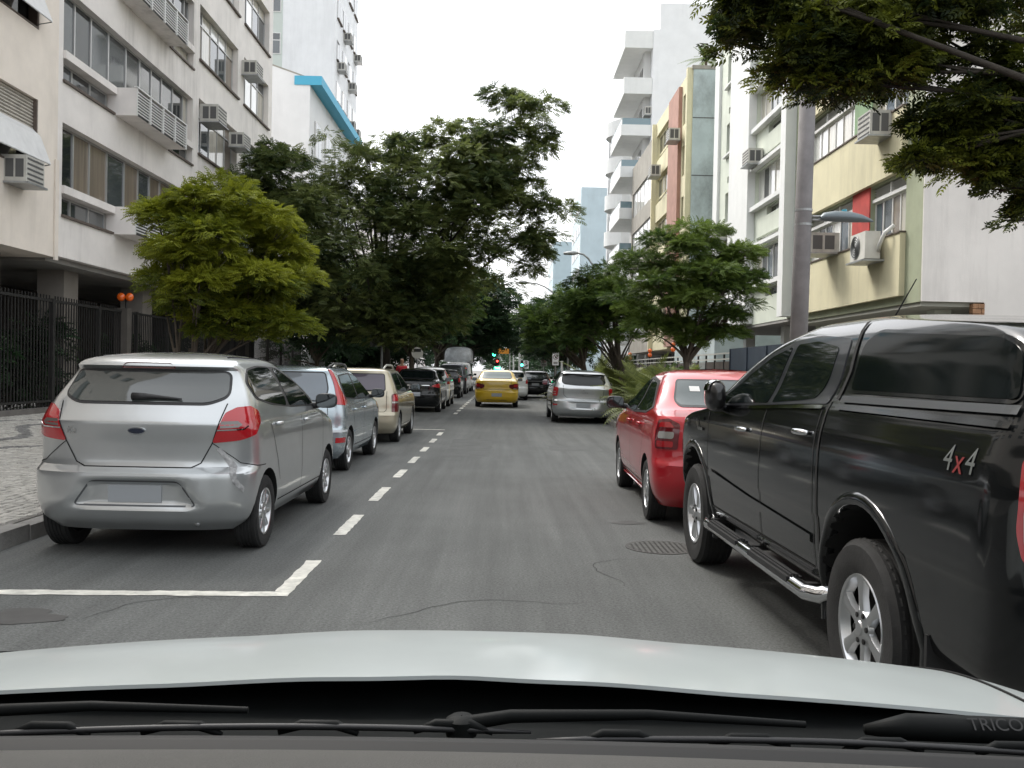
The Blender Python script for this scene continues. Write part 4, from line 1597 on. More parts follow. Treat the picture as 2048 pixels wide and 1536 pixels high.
# folded rear lip of the bonnet
k0 = len(m.v)
lip = [(vs_[i][0], vs_[i][1] - .002, vs_[i][2] - .005) for i in range(nu + 1)]
m.add(vs_[:nu + 1] + lip, [(i, i + 1, nu + 2 + i, nu + 1 + i) for i in range(nu)])
own_white = pmat('own_bonnet_white', (.34, .37, .365), .45, coat=.5, coat_rough=.12, spec=.3, var=.05, vscale=4, bump=.012, bscale=3)
hood = m.obj('bonnet', own_white, own, smooth=True, sharp=50)
sm = MB()
for sg in (1, -1):                               # shut line between bonnet and wing
    pts = []
    for k in range(24):
        yy = 1.27 + 1.05 * k / 23
        d = .88 - .12 * sstep(1.6, 2.3, yy)
        pts.append((XC + sg * d, yy, hz(XC + sg * d, yy) + .0015))
    sm.tube(pts, .0025, 4)
sm.obj('shut_line', seam_m, own)
cowl_m = pmat('cowl_black', (.006, .007, .007), .8, spec=.08, var=.3, vscale=12)
m = MB()
vs_, fs_ = [], []
prof = [(1.42, None), (1.395, None), (1.31, .985), (1.262, .988), (1.20, 1.0), (1.15, 1.022), (1.10, 1.03), (1.05, 1.04), (1.0, 1.058), (.96, 1.075)]
for (y, z) in prof:
    for i in range(41):
        d = -1 + 2 * i / 40
        x, yy = XC + d * 1.08, y - .05 * d * d
        vs_.append((x, yy, (hz(x, yy) - .008) if z is None else z - .03 * d * d))
for j in range(len(prof) - 1):
    for i in range(40):
        a = j * 41 + i
        fs_.append((a, a + 1, a + 42, a + 41))
m.add(vs_, fs_)
m.obj('cowl_panel', cowl_m, own, smooth=True)
m = MB()
vs_, fs_ = [], []
prof = [(1.0, 1.03), (.965, 1.082), (.93, 1.092), (.90, 1.07), (.86, 1.04)]
for (y, z) in prof:
    for i in range(41):
        d = -1 + 2 * i / 40
        vs_.append((XC + d * 1.08, y - .05 * d * d, z - .012 * d * d))
for j in range(len(prof) - 1):
    for i in range(40):
        a = j * 41 + i
        fs_.append((a, a + 1, a + 42, a + 41))
m.add(vs_, fs_)
m.obj('windscreen_seal', pmat('windscreen_frit', (.004, .004, .004), .7), own, smooth=True)
wip_m = pmat('wiper_grey', (.008, .009, .009), .6, spec=.12)


def wiper(px, tip, hub, txt):
    w_ = bpy.data.objects.new('wiper', None)
    link(w_, own, hub)
    hub, tip = Vector(hub), Vector(tip)
    d = tip - hub
    m = MB()
    pts = [hub, hub + d * .08 + Vector((0, .0, .012)), hub + d * .3 + Vector((0, .0, .022)), hub + d * .55 + Vector((0, 0, .02))]
    m.tube(pts, [.009, .008, .006, .004], 8)
    m.lathe([(-.012, .018), (.006, .018), (.010, .012), (.010, .001)], 'z', 16, c=tuple(hub))
    m.obj('wiper_arm', wip_m, w_, smooth=True, sharp=50)
    m = MB()
    a, b = hub + d * .12 + Vector((0, -.035, .0)), tip
    side_ = Vector((-(b - a).y, (b - a).x, 0)).normalized()
    pts = [a.lerp(b, t) + Vector((0, 0, .008 * math.sin(PI * t))) for t in [k / 12 for k in range(13)]]
    m.tube(pts, [.002] + [.004] * 11 + [.002], 6)
    m.obj('wiper_blade', black_plastic, w_, smooth=True)
    for t in (.15, .38, .62, .86):
        m = MB()
        p = a.lerp(b, t)
        m.tube([p + Vector((-.045, 0, .0)), p + Vector((-.02, .004, .008)), p + Vector((.02, .004, .008)), p + Vector((.045, 0, 0))], [.003, .006, .006, .003], 8)
        m.obj('blade_bracket', wip_m, w_, smooth=True)
    return w_


wiper(0, (XC + .10, 1.045, 1.058), (XC - .62, 1.06, 1.052), None)
w2 = wiper(0, (XC - .02 + .75, 1.02, 1.05), (XC + .02, 1.055, 1.062), None)
pad = MB()
pad.tube([(.44, 1.09, 1.05), (.49, 1.09, 1.054), (.67, 1.09, 1.05), (.72, 1.09, 1.044)], [.006, .016, .016, .006], 10)
pad_o = pad.obj('arm_shroud', wip_m, w2, smooth=True)
cu = bpy.data.curves.new('lettering', 'FONT')
cu.body = 'TRICO'
cu.size = .022
cu.align_x = 'CENTER'
to = bpy.data.objects.new('tmp', cu)
COL.objects.link(to)
bpy.context.view_layer.update()
me = bpy.data.meshes.new_from_object(to.evaluated_get(bpy.context.evaluated_depsgraph_get()))
t = MB()
t.add([(.59 + v.co.x, 1.0765 + v.co.y * .7 - .005, 1.0635 + v.co.y * .7 - .005) for v in me.vertices], [tuple(p.vertices) for p in me.polygons])
bpy.data.objects.remove(to)
t.obj('wiper_lettering', pmat('wiper_lettering_grey', (.016, .016, .016), .6), pad_o)
dash_m = pmat('dashboard_grey', (.055, .053, .048), .75, var=.12, vscale=5, bump=.35, bscale=420)
m = MB()
vs_, fs_ = [], []
prof = [(.86, 1.02), (.835, 1.115), (.82, 1.128), (.78, 1.137), (.65, 1.16), (.5, 1.17), (.38, 1.12), (.36, .8)]
for (y, z) in prof:
    for i in range(41):
        d = -1 + 2 * i / 40
        vs_.append((XC + d * .80, y - .035 * d * d, z - .01 * d * d))
for j in range(len(prof) - 1):
    for i in range(40):
        a = j * 41 + i
        fs_.append((a, a + 1, a + 42, a + 41))
m.add(vs_, fs_)
m.obj('dashboard', dash_m, own, smooth=True)

# unseen cabin shell of our own car, added to keep light off the dashboard
roof_m = pmat('own_headliner', (.30, .30, .28), .9)
m = MB()
m.box((XC - .62, -1.3, 1.60), (XC + .62, .22, 1.63))
ro = m.obj('roof', own_white, own)
for sg in (1, -1):
    m = MB()
    m.tube([(XC + sg * .90, 1.0, 1.03), (XC + sg * .80, .62, 1.35), (XC + sg * .63, .2, 1.61)], [.04, .035, .035], 8)
    m.obj('windscreen_pillar', own_white, own, smooth=True)
    m = MB()
    m.box((XC + sg * .86 - .04, -1.3, .35), (XC + sg * .86 + .04, 1.0, 1.02))
    m.obj('door', own_white, own)
m = MB()
m.box((XC - .8, -1.4, .4), (XC + .8, -1.3, 1.6))
m.obj('rear_bulkhead', roof_m, own)
# ---------------------------------------------------------------- buildings
def wall_mesh(name, parent, mat, X, face, y0, y1, z0, z1, holes, depth, back, extra_mats=None):
    """street wall in the plane x = X facing face (+1/-1), with openings; back: x of the far side of the block"""
    ys = sorted(set([y0, y1] + [h[0] for h in holes] + [h[1] for h in holes]))
    zs = sorted(set([z0, z1] + [h[2] for h in holes] + [h[3] for h in holes]))
    m = MB()
    for i in range(len(ys) - 1):
        for j in range(len(zs) - 1):
            cy_, cz = (ys[i] + ys[i + 1]) / 2, (zs[j] + zs[j + 1]) / 2
            if any(h[0] < cy_ < h[1] and h[2] < cz < h[3] for h in holes):
                continue
            m.quad((X, ys[i], zs[j]), (X, ys[i + 1], zs[j]), (X, ys[i + 1], zs[j + 1]), (X, ys[i], zs[j + 1]))
    xi = X - face * depth
    for (a, b, c, d) in holes:
        m.quad((X, a, c), (xi, a, c), (xi, a, d), (X, a, d))
        m.quad((X, b, c), (X, b, d), (xi, b, d), (xi, b, c))
        m.quad((X, a, c), (X, b, c), (xi, b, c), (xi, a, c))
        m.quad((X, a, d), (xi, a, d), (xi, b, d), (X, b, d))
    m.quad((X, y0, z0), (X, y0, z1), (back, y0, z1), (back, y0, z0))
    m.quad((X, y1, z0), (back, y1, z0), (back, y1, z1), (X, y1, z1))
    m.quad((X, y0, z1), (X, y1, z1), (back, y1, z1), (back, y0, z1))
    m.quad((X, y0, z0), (back, y0, z0), (back, y1, z0), (X, y1, z0))
    m.quad((back, y0, z0), (back, y1, z0), (back, y1, z1), (back, y0, z1))
    return m.obj(name, mat, parent)


def window(parent, X, face, ysplit, zsplit, panes, frame=None, fr=.045, recess=.12, frame_d=.05, sill=None, sill_out=.08, skip=()):
    """a window with each pane and each bar built; ysplit / zsplit: edges of the lights"""
    frame = frame or alu
    y0, y1, z0, z1 = ysplit[0], ysplit[-1], zsplit[0], zsplit[-1]
    xi = X - face * recess
    w = empty('window', (xi, y0, z0), parent)
    for i in range(len(ysplit) - 1):
        for j in range(len(zsplit) - 1):
            if (i, j) in skip:
                continue
            pm = panes(i, j) if callable(panes) else random.choice(panes)
            box('pane', w, pm, (xi - face * .012 - .004, ysplit[i] + .012, zsplit[j] + .012), (xi - face * .012 + .004, ysplit[i + 1] - .012, zsplit[j + 1] - .012))
    a, b = sorted((xi - face * frame_d * .6, xi + face * frame_d * .4))
    for y in ysplit[1:-1]:
        box('mullion', w, frame, (a, y - fr / 2, z0), (b, y + fr / 2, z1))
    for y, s_ in ((y0, 1), (y1, -1)):
        box('jamb', w, frame, (a, min(y, y + s_ * fr), z0), (b, max(y, y + s_ * fr), z1))
    for z in zsplit[1:-1]:
        box('transom', w, frame, (a - .003, y0 + fr, z - fr / 2), (b + .003, y1 - fr, z + fr / 2))
    for z, s_ in ((z0, 1), (z1, -1)):
        box('rail', w, frame, (a + .002, y0 + fr, min(z, z + s_ * fr)), (b - .002, y1 - fr, max(z, z + s_ * fr)))
    if sill:
        a, b = sorted((xi, X + face * sill_out))
        box('sill', w, sill, (a, y0 - .05, z0 - .07), (b, y1 + .05, z0 - .003))
    return w


def louvres(parent, X, face, y0, y1, z0, z1, n, mat, recess=.1, split=1):
    l = empty('louvre', (X, y0, z0), parent)
    xi = X - face * recess
    for i in range(n):
        z = z0 + (z1 - z0) * (i + .5) / n
        m = MB()
        t = (z1 - z0) / n
        m.quad((xi - face * .03, y0, z - t * .42), (xi - face * .03, y1, z - t * .42), (xi + face * .03, y1, z + t * .12), (xi + face * .03, y0, z + t * .12))
        m.quad((xi - face * .03, y0, z - t * .42), (xi + face * .03, y0, z + t * .12), (xi + face * .03, y0, z + t * .0), (xi - face * .03, y0, z - t * .5))
        m.quad((xi + face * .03, y0, z + t * .0), (xi + face * .03, y1, z + t * .0), (xi - face * .03, y1, z - t * .5), (xi - face * .03, y0, z - t * .5))
        m.obj('slat', mat, l)
    for k in range(1, split):
        y = y0 + (y1 - y0) * k / split
        a, b = sorted((xi - face * .04, xi + face * .05))
        box('louvre_post', l, mat, (a, y - .03, z0), (b, y + .03, z1))
    a, b = sorted((xi - face * .09, xi - face * .08))
    box('louvre_back', l, ac_dark, (a, y0, z0), (b, y1, z1))
    return l


def ac_unit(label, X, face, y0, z0, w=.65, h=.42, d=.45, mat=None, bracket=True):
    r = empty('air_conditioner', (X, y0, z0))
    tag(r, label, 'air conditioner', 'air conditioners on the facades')
    a, b = sorted((X + face * .01, X + face * d))
    box('casing', r, mat or ac_m, (a, y0, z0), (b, y0 + w, z0 + h))
    xo = X + face * d
    for k in range(5):
        z = z0 + .06 + (h - .12) * k / 4
        c, e = sorted((xo + face * .001, xo + face * .008))
        box('front_grille', r, ac_dark, (c, y0 + .05, z - .018), (e, y0 + w - .05, z + .018))
    for yy, s_ in ((y0, -1), (y0 + w, 1)):
        for q in range(2):
            xa = X + face * (d * (.18 + .40 * q))
            xb = X + face * (d * (.50 + .40 * q))
            c, e = sorted((xa, xb))
            box('side_vent', r, ac_dark, (c, min(yy, yy + s_ * .006), z0 + .08), (e, max(yy, yy + s_ * .006), z0 + h - .08))
    if bracket:
        c, e = sorted((X, X + face * (d + .06)))
        box('bracket', r, steel_grey, (c, y0 - .03, z0 - .045), (e, y0 + w + .03, z0 - .006))
    return r


def building(name, label, loc):
    b = empty(name, loc)
    return tag(b, label, 'building')


plaster_w = pmat('white_plaster', (.81, .77, .735), .85, var=.10, vscale=1.2, stain=.5, stain_col=(.30, .28, .26), bump=.15, bscale=40)
plaster_c = pmat('cream_plaster', (.82, .745, .66), .85, var=.08, vscale=1.5, stain=.25, stain_col=(.34, .29, .25), bump=.15, bscale=40)
plaster_bw = pmat('bright_white_plaster', (.80, .81, .82), .8, var=.05, vscale=1.0, stain=.2, stain_col=(.42, .42, .42))
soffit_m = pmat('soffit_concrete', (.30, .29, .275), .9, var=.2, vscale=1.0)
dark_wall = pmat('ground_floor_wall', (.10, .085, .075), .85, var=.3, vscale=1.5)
yellow_w = pmat('yellow_plaster', (.68, .63, .43), .85, var=.06, vscale=2, stain=.35, stain_col=(.33, .30, .2), bump=.15, bscale=50)
green_w = pmat('sage_plaster', (.34, .37, .255), .85, var=.10, vscale=2, stain=.35, stain_col=(.2, .2, .15), bump=.15, bscale=50)
red_w = pmat('red_panel', (.46, .055, .045), .8, var=.25, vscale=2)
greenp_w = pmat('green_panel', (.22, .33, .19), .8, var=.2, vscale=2)
end_w = pmat('pale_end_wall', (.78, .745, .70), .9, var=.08, vscale=.8, stain=.45, stain_col=(.38, .36, .33), bump=.2, bscale=60)
white_r = pmat('white_render', (.74, .75, .74), .8, var=.05, vscale=1.5, stain=.22, stain_col=(.45, .45, .43))
pale_green = pmat('pale_green_render', (.62, .66, .57), .85, var=.08, vscale=1.5, stain=.25, stain_col=(.4, .41, .36))
bluegrey = pmat('blue_grey_party_wall', (.47, .54, .55), .9, var=.14, vscale=.8, stain=.7, stain_col=(.19, .2, .2), stain_scale=(.5, .5, .3), bump=.2, bscale=30)
pink_w = pmat('faded_pink_panel', (.42, .24, .19), .85, var=.15, vscale=2)
concrete_b = pmat('stained_concrete_band', (.34, .32, .28), .9, var=.2, vscale=1.2, stain=.6, stain_col=(.15, .14, .12))
brick_m = pmat('brick_face', (.36, .2, .11), .9, var=.4, vscale=7)
blue_trim = pmat('sky_blue_paint', (.08, .42, .62), .6)

# == left: cream block
XL = -10.0
b = building('cream_apartment_block', 'cream apartment block at the left edge with roller shutters and tilted metal awnings', (XL - 3, 10, 3.75))
WY0, WY1 = 17.2, 19.66
holes = []
for k in range(4):
    for (ya, yb) in ((WY0, WY1), (12.6, 15.2), (6.5, 9.2), (-1.0, 1.8), (-8, -5)):
        holes.append((ya, yb, 5.45 + 3.02 * k - (.02 * k), 6.98 + 3.02 * k))
wall_mesh('wall', b, plaster_c, XL + .06, 1, -30, 20.52, 3.76, 17.5, holes, .22, -18)
shut_m = pmat('roller_shutter', (.42, .39, .34), .7, var=.2, vscale=4)
awn_m = pmat('white_metal_awning', (.60, .60, .59), .5, var=.1, vscale=3, stain=.3)
for k in range(4):
    for q, (ya, yb) in enumerate(((WY0, WY1), (12.6, 15.2), (6.5, 9.2), (-1.0, 1.8), (-8, -5))):
        z0 = 5.45 + 3.0 * k
        w_ = empty('window', (XL, ya, z0), b)
        box('pane', w_, pane_dark, (XL - .17, ya, z0), (XL - .16, yb, z0 + 1.55))
        if q < 2:
            n = 9
            for s_ in range(n):
                z = z0 + .88 + .64 * (s_ + .5) / n
                m = MB()
                m.tube([(XL - .05, ya + .02, z), (XL - .05, yb - .02, z)], .034, 6)
                m.obj('shutter_slat', shut_m, w_)
            m = MB()
            z1, xo = z0 + .92, XL + .40
            m.add([(XL - .03, ya + .02, z1), (XL - .03, yb - .01, z1), (XL + .12, yb, z1 - .16), (XL + .12, ya + .0, z1 - .16), (XL + .34, yb + .02, z1 - .74), (XL + .34, ya - .0, z1 - .74)], [(0, 1, 2, 3), (3, 2, 4, 5)])
            m.add([(XL - .03, ya + .02, z1 - .015), (XL - .03, yb - .01, z1 - .015), (XL + .11, yb, z1 - .175), (XL + .11, ya + .0, z1 - .175), (XL + .33, yb + .02, z1 - .755), (XL + .33, ya - .0, z1 - .755)], [(0, 1, 2, 3), (3, 2, 4, 5)])
            m.obj('awning', awn_m, w_)
            for yy in (yb - .02, ya + .02):
                m = MB()
                m.tube([(XL - .02, yy, z0 + .10), (XL + .33, yy + .01, z1 - .75)], .012, 5)
                m.obj('awning_stay', steel_grey, w_)
        box('window_jamb', w_, sill_dark, (XL - .14, yb - .05, z0), (XL + .05, yb - .005, z0 + 1.52))
        box('sill', w_, sill_dark, (XL - .1, ya, z0 + .003), (XL + .07, yb - .055, z0 + .04))
m = MB()
m.box((XL + .065, 20.38, 3.7), (XL + .10, 20.53, 5.9))
m.obj('downpipe_box', plaster_c, b)
ac_unit('pale window air conditioner under the lower awning of the cream block', XL, 1, 18.35, 5.02, .72, .52, .5, ac_m)

# == left: white block with ribbon windows
b = building('white_apartment_block', 'white apartment block on the left with long ribbon windows and louvred boxes', (XL - 3, 29.5, 3.8))
holes = []
BA = (20.86, 29.42)
NFL = 5
for k in range(NFL):
    holes.append((BA[0], BA[1], 4.78 + 3.02 * k, 6.84 + 3.02 * k))
    holes.append((29.98, 34.25, 5.28 + 3.02 * k, 7.05 + 3.02 * k))
    holes.append((35.0, 38.62, 5.28 + 3.02 * k, 7.05 + 3.02 * k))
wall_mesh('wall', b, plaster_w, XL, 1, 20.53, 39.2, 3.82, 20.0, holes, .3, -22)
for k in range(NFL):
    dz = 3.02 * k
    z0 = 4.78 + dz
    ys = [20.86, 21.78, 22.63, 23.62, 24.7, 25.62, 26.45, 27.24, 28.15, 29.03, 29.42]

    def pick(i, j, k=k):
        rr = random.Random(i * 7 + j * 13 + k * 31)
        if k == 0:
            return rr.choice([pane_brown, pane_mid, pane_brown, pane_dark, pane_mid])
        return rr.choice([pane_mid, pane_dark, pane_mid, pane_blue, pane_curtain, pane_dark])
    window(b, XL, 1, ys, [z0 + .66, z0 + 2.06], pick, alu, recess=.2, fr=.05)
    window(b, XL, 1, [20.86, 21.66, 22.6, 23.55], [z0, z0 + .46], [pane_dark, pane_mid], alu, recess=.2)
    window(b, XL, 1, [27.3, 28.2, 29.42], [z0, z0 + .46], [pane_mid, pane_curtain, pane_dark], alu, recess=.2)
    box('ledge', b, plaster_w, (XL - .25, BA[0] + .003, z0 + .47), (XL + .06, 23.6, z0 + .65))
    box('ledge', b, plaster_w, (XL - .25, 27.3, z0 + .47), (XL + .06, BA[1] - .003, z0 + .65))
    box('sill', b, sill_dark, (XL - .2, BA[0] - .02, z0 - .06), (XL + .05, 23.55, z0 - .003))
    box('sill', b, sill_dark, (XL - .2, 27.32, z0 - .06), (XL + .05, BA[1] + .02, z0 - .003))
    # louvred box
    lb = empty('louvred_box', (XL, 23.6, z0), b)
    m = MB()
    xo = XL + .55
    zt, zb = z0 + .66, z0 - .04
    m.quad((XL - .2, 23.62, zt), (xo, 23.62, zt), (xo, 27.28, zt), (XL - .2, 27.28, zt))
    m.quad((XL - .2, 23.62, zb), (xo, 23.62, zb), (xo, 27.28, zb), (XL - .2, 27.28, zb))
    m.quad((XL - .2, 23.62, zb), (xo, 23.62, zb), (xo, 23.62, zt), (XL - .2, 23.62, zt))
    m.quad((XL - .2, 27.28, zb), (xo, 27.28, zb), (xo, 27.28, zt), (XL - .2, 27.28, zt))
    m.obj('box_shell', plaster_w, lb)
    box('box_back', lb, ac_dark, (xo - .09, 23.64, zb + .02), (xo - .08, 27.26, zt - .02))
    nsl = 8
    for s_ in range(nsl):
        z = zb + .05 + (zt - zb - .1) * (s_ + .5) / nsl
        box('slat', lb, white_frame, (xo - .014, 23.66, z - .014), (xo + .002, 27.24, z + .014))
    for q in range(5):
        y = 23.63 + 3.64 * q / 4
        box('box_post', lb, white_frame, (xo - .04, y - .03 if q else y, zb + .003), (xo + .015, y + .03 if q < 4 else y + .02, zt - .003))
    box('box_cap', lb, white_frame, (xo - .06, 23.6, zt + .002), (xo + .02, 27.3, zt + .035))
    # far bay
    z2 = 5.28 + dz
    window(b, XL, 1, [29.98, 30.8, 31.7, 32.55, 33.4, 34.25], [z2, z2 + 1.32, z2 + 1.77], lambda i, j, k=k: random.Random(i + 5 * j + 11 * k).choice([pane_curtain, pane_brown, pane_curtain, pane_mid, pane_white]), alu, recess=.22, sill=sill_dark)
    window(b, XL, 1, [35.0, 35.9, 36.8, 37.7, 38.62], [z2, z2 + 1.32, z2 + 1.77], lambda i, j, k=k: random.Random(i + 3 * j + 17 * k).choice([pane_curtain, pane_mid, pane_white, pane_dark]), alu, recess=.22, sill=sill_dark)
ac_unit('grey air conditioner at the pier of the white left block, uppermost one in view', XL, 1, 34.7, 12.35, .95, .52, .55)
ac_unit('grey air conditioner on the white left block, near end of the middle window row', XL, 1, 30.05, 9.35, .95, .55, .6)
ac_unit('grey air conditioner on the white left block, just above the dark tree top', XL, 1, 33.2, 9.3, .9, .5, .55)
# ground floor under the overhang: soffit edge, columns, dark back wall
for (yy) in (19.0, 22.6, 27.5, 33.0, 38.5):
    o = box('column', b, pmat('painted_column', (.26, .235, .21), .85, var=.15, vscale=2), (-11.4, yy, .2), (-10.75, yy + .75, 3.815))
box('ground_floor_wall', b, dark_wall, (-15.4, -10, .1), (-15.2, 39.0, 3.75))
box('ground_floor_wall', b, dark_wall, (-15.1, 39.0, .1), (-10.65, 39.15, 3.815))  # added cross wall, put here to darken the view under the overhang
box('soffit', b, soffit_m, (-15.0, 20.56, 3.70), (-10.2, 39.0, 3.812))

# == left: white block with the blue fascia
b = building('blue_trim_building', 'low white building on the left with sky blue fascia over its balcony', (-12, 52, 0))
m = MB()
YB = 47.6
m.add([(-10.2, YB, 0), (-15.5, YB, 0), (-15.5, YB, 17.6), (-12.3, YB, 16.9), (-10.2, YB, 16.2), (-10.2, 62, 0), (-15.5, 62, 0), (-15.5, 62, 17.6), (-12.3, 62, 16.9), (-10.2, 62, 16.2)],
      [(0, 1, 2, 3, 4), (0, 4, 9, 5), (5, 9, 8, 7, 6), (4, 3, 8, 9), (3, 2, 7, 8), (1, 6, 7, 2)])
m.obj('wall', plaster_bw, b)
m = MB()
m.add([(-9.6, YB - .05, 15.9), (-11.0, YB - .05, 15.9), (-11.0, YB - .05, 16.36), (-9.6, YB - .05, 16.36), (-9.6, 61, 15.9), (-11.0, 61, 15.9), (-11.0, 61, 16.36), (-9.6, 61, 16.36)], [(0, 1, 2, 3), (0, 3, 7, 4), (3, 2, 6, 7), (4, 7, 6, 5), (0, 4, 5, 1)], 0)
m.obj('blue_fascia', blue_trim, b)
m = MB()
m.quad((-15.5, YB - .012, 17.6), (-12.3, YB - .012, 16.9), (-10.2, YB - .012, 16.2), (-10.2, YB - .012, 16.28), (-12.3, YB - .012, 16.98), (-15.5, YB - .012, 17.68))
m.obj('roof_edge', concrete_b, b)
for k in range(4):
    z = 3.2 + 3.1 * k
    for y in (48.8, 51.6, 54.5, 57.5):
        w_ = empty('window', (-10.15, y, z), b)
        box('frame', w_, white_frame, (-10.19, y, z), (-10.13, y + 1.6, z + 1.9))
        box('pane', w_, pane_mid, (-10.18, y + .07, z + .07), (-10.12, y + .77, z + 1.83))
        box('pane', w_, pane_blue, (-10.18, y + .83, z + .07), (-10.12, y + 1.53, z + 1.83))

# == left: tall pale tower
b = building('tall_white_tower', 'tall pale tower behind the blue trimmed building, many air conditioners on its front', (-16, 74, 0))
m = MB()
m.box((-26, 70, 0), (-13.2, 80.5, 42))
m.obj('wall', plaster_bw, b)
box('stair_strip', b, pmat('pale_green_strip', (.55, .60, .56), .85), (-18.15, 69.96, 0), (-17.15, 70.001, 42))
for k in range(13):
    z = 2.9 + 3.15 * k
    w_ = empty('window', (-17.6, 69.9, z), b)
    box('frame', w_, white_frame, (-18.05, 69.92, z), (-17.25, 69.955, z + 1.6))
    box('pane', w_, pane_mid, (-17.98, 69.91, z + .06), (-17.32, 69.95, z + 1.0))
    box('pane', w_, pane_dark, (-17.98, 69.91, z + 1.08), (-17.32, 69.95, z + 1.54))
    for y in (70.8, 73.3, 75.8, 78.3):
        w_ = empty('window', (-13.15, y, z), b)
        box('frame', w_, alu, (-13.199, y, z), (-13.16, y + 1.7, z + 1.5))
        box('pane', w_, random.choice([pane_mid, pane_curtain, pane_white, pane_dark]), (-13.18, y + .06, z + .06), (-13.15, y + .82, z + 1.44))
        box('pane', w_, random.choice([pane_mid, pane_curtain, pane_dark, pane_dark]), (-13.18, y + .88, z + .06), (-13.15, y + 1.64, z + 1.44))
        box('sill', w_, sill_dark, (-13.198, y - .05, z - .1), (-13.05, y + 1.75, z - .01))
TA = [('top', 7, 2), ('second', 6, 1), ('middle', 6, 2), ('fourth', 6, 3), ('fifth', 5, 2), ('lowest', 5, 3)]
names_ac = {(8, 1): 'highest air conditioner on the front of the tall pale tower', (8, 3): 'air conditioner at the far corner of the tall pale tower, upper floor', (7, 0): 'nearest air conditioner on the tall pale tower front',
            (7, 2): 'middle air conditioner on the tall pale tower front, under a window', (6, 2): 'lower air conditioner on the tall pale tower above the blue fascia', (6, 3): 'lowest far air conditioner on the tall pale tower'}
for (fl, q), lab in names_ac.items():
    ac_unit(lab, -13.2, 1, (71.1, 73.6, 76.1, 78.6)[q], 2.9 + 3.15 * fl - .72, .95, .6, .6)

# == right: yellow and sage block
XR = 9.5
b = building('yellow_apartment_block', 'pale yellow and sage green apartment block on the right with red panel between windows', (XR + 3, 25.5, 3.24))
holes = []
for k in range(4):
    z0 = 4.96 + 3.0 * k
    holes += [(21.9, 24.02, z0, z0 + 1.42), (25.22, 28.95, z0, z0 + 1.42)]
wall_mesh('wall', b, green_w, XR, -1, 21.0, 30.36, 3.24, 16.6, holes, .28, 24)
for k in range(5):
    z0 = 3.44 + 3.0 * k
    box('spandrel_panel', b, yellow_w, (XR - .14, 21.86, z0), (XR - .002, 28.98, min(z0 + 1.5, 16.6)))
    if k < 4:
        box('spandrel_cap', b, sill_dark, (XR - .17, 21.84, z0 + 1.502), (XR - .004, 29.0, z0 + 1.54))
for k in range(4):
    z0 = 4.99 + 3.0 * k
    box('colour_panel', b, red_w if k % 2 == 0 else greenp_w, (XR - .03, 24.03, z0 - .02), (XR - .001, 25.21, z0 + 1.44))
    window(b, XR, -1, [21.9, 22.48, 22.95, 23.5, 24.02], [z0, z0 + 1.02], (lambda i, j: [pane_curtain, pane_brown, pane_mid, pane_blue][i]) if k == 0 else [pane_mid, pane_curtain, pane_blue], white_frame, fr=.04, recess=.14)
    box('window_head', b, white_frame, (XR + .04, 21.9, z0 + 1.02), (XR + .16, 24.02, z0 + 1.10))
    louvres(b, XR, -1, 21.92, 24.0, z0 + 1.11, z0 + 1.38, 4, white_frame, .12, 2)
    window(b, XR, -1, [25.22, 25.85, 26.5, 27.1, 27.72, 28.3, 28.95], [z0, z0 + 1.02], [pane_white, pane_curtain, pane_white, pane_white] if k == 1 else [pane_curtain, pane_mid, pane_white, pane_blue], white_frame, fr=.04, recess=.14)
    louvres(b, XR, -1, 25.24, 28.93, z0 + 1.11, z0 + 1.38, 4, white_frame, .12, 3)
    box('window_head', b, white_frame, (XR + .04, 25.22, z0 + 1.02), (XR + .16, 28.95, z0 + 1.10))
# end wall, soffit, brick pier, ground floor
box('end_wall', b, end_w, (XR + .004, 20.96, 3.24), (24, 21.001, 16.6))
box('end_wall', b, end_w, (10.95, 20.955, .15), (24, 21.0, 3.239))
for r_ in range(26):
    z = .2 + r_ * .116
    off = .0 if r_ % 2 else .07
    for (xa, xb) in ((10.68, 10.80 + off), (10.81 + off, 10.945)):
        box('brick', b, brick_m, (xa, 20.93 + random.uniform(-.006, .006), z), (xb, 21.1, min(z + .106, 3.235)))
box('soffit', b, pmat('sage_soffit', (.40, .40, .35), .9), (XR + .05, 21.1, 3.14), (20, 30.3, 3.236))
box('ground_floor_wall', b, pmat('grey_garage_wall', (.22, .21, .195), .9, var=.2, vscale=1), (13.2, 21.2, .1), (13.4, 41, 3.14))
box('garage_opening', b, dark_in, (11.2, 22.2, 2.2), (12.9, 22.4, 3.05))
for yy in (22.0, 26.0, 30.0):
    box('column', b, pale_green, (10.3, yy, .2), (10.7, yy + .4, 3.135))
m = MB()
m.tube([(XR - .03, 30.0, 3.3), (XR - .03, 30.0, 16)], .05, 8)
m.obj('downpipe', green_w, b)

r = ac_unit('grey window air conditioner on a bracket left of the red panel of the yellow block', XR - .1, -1, 25.9, 4.98, .95, .55, .85)
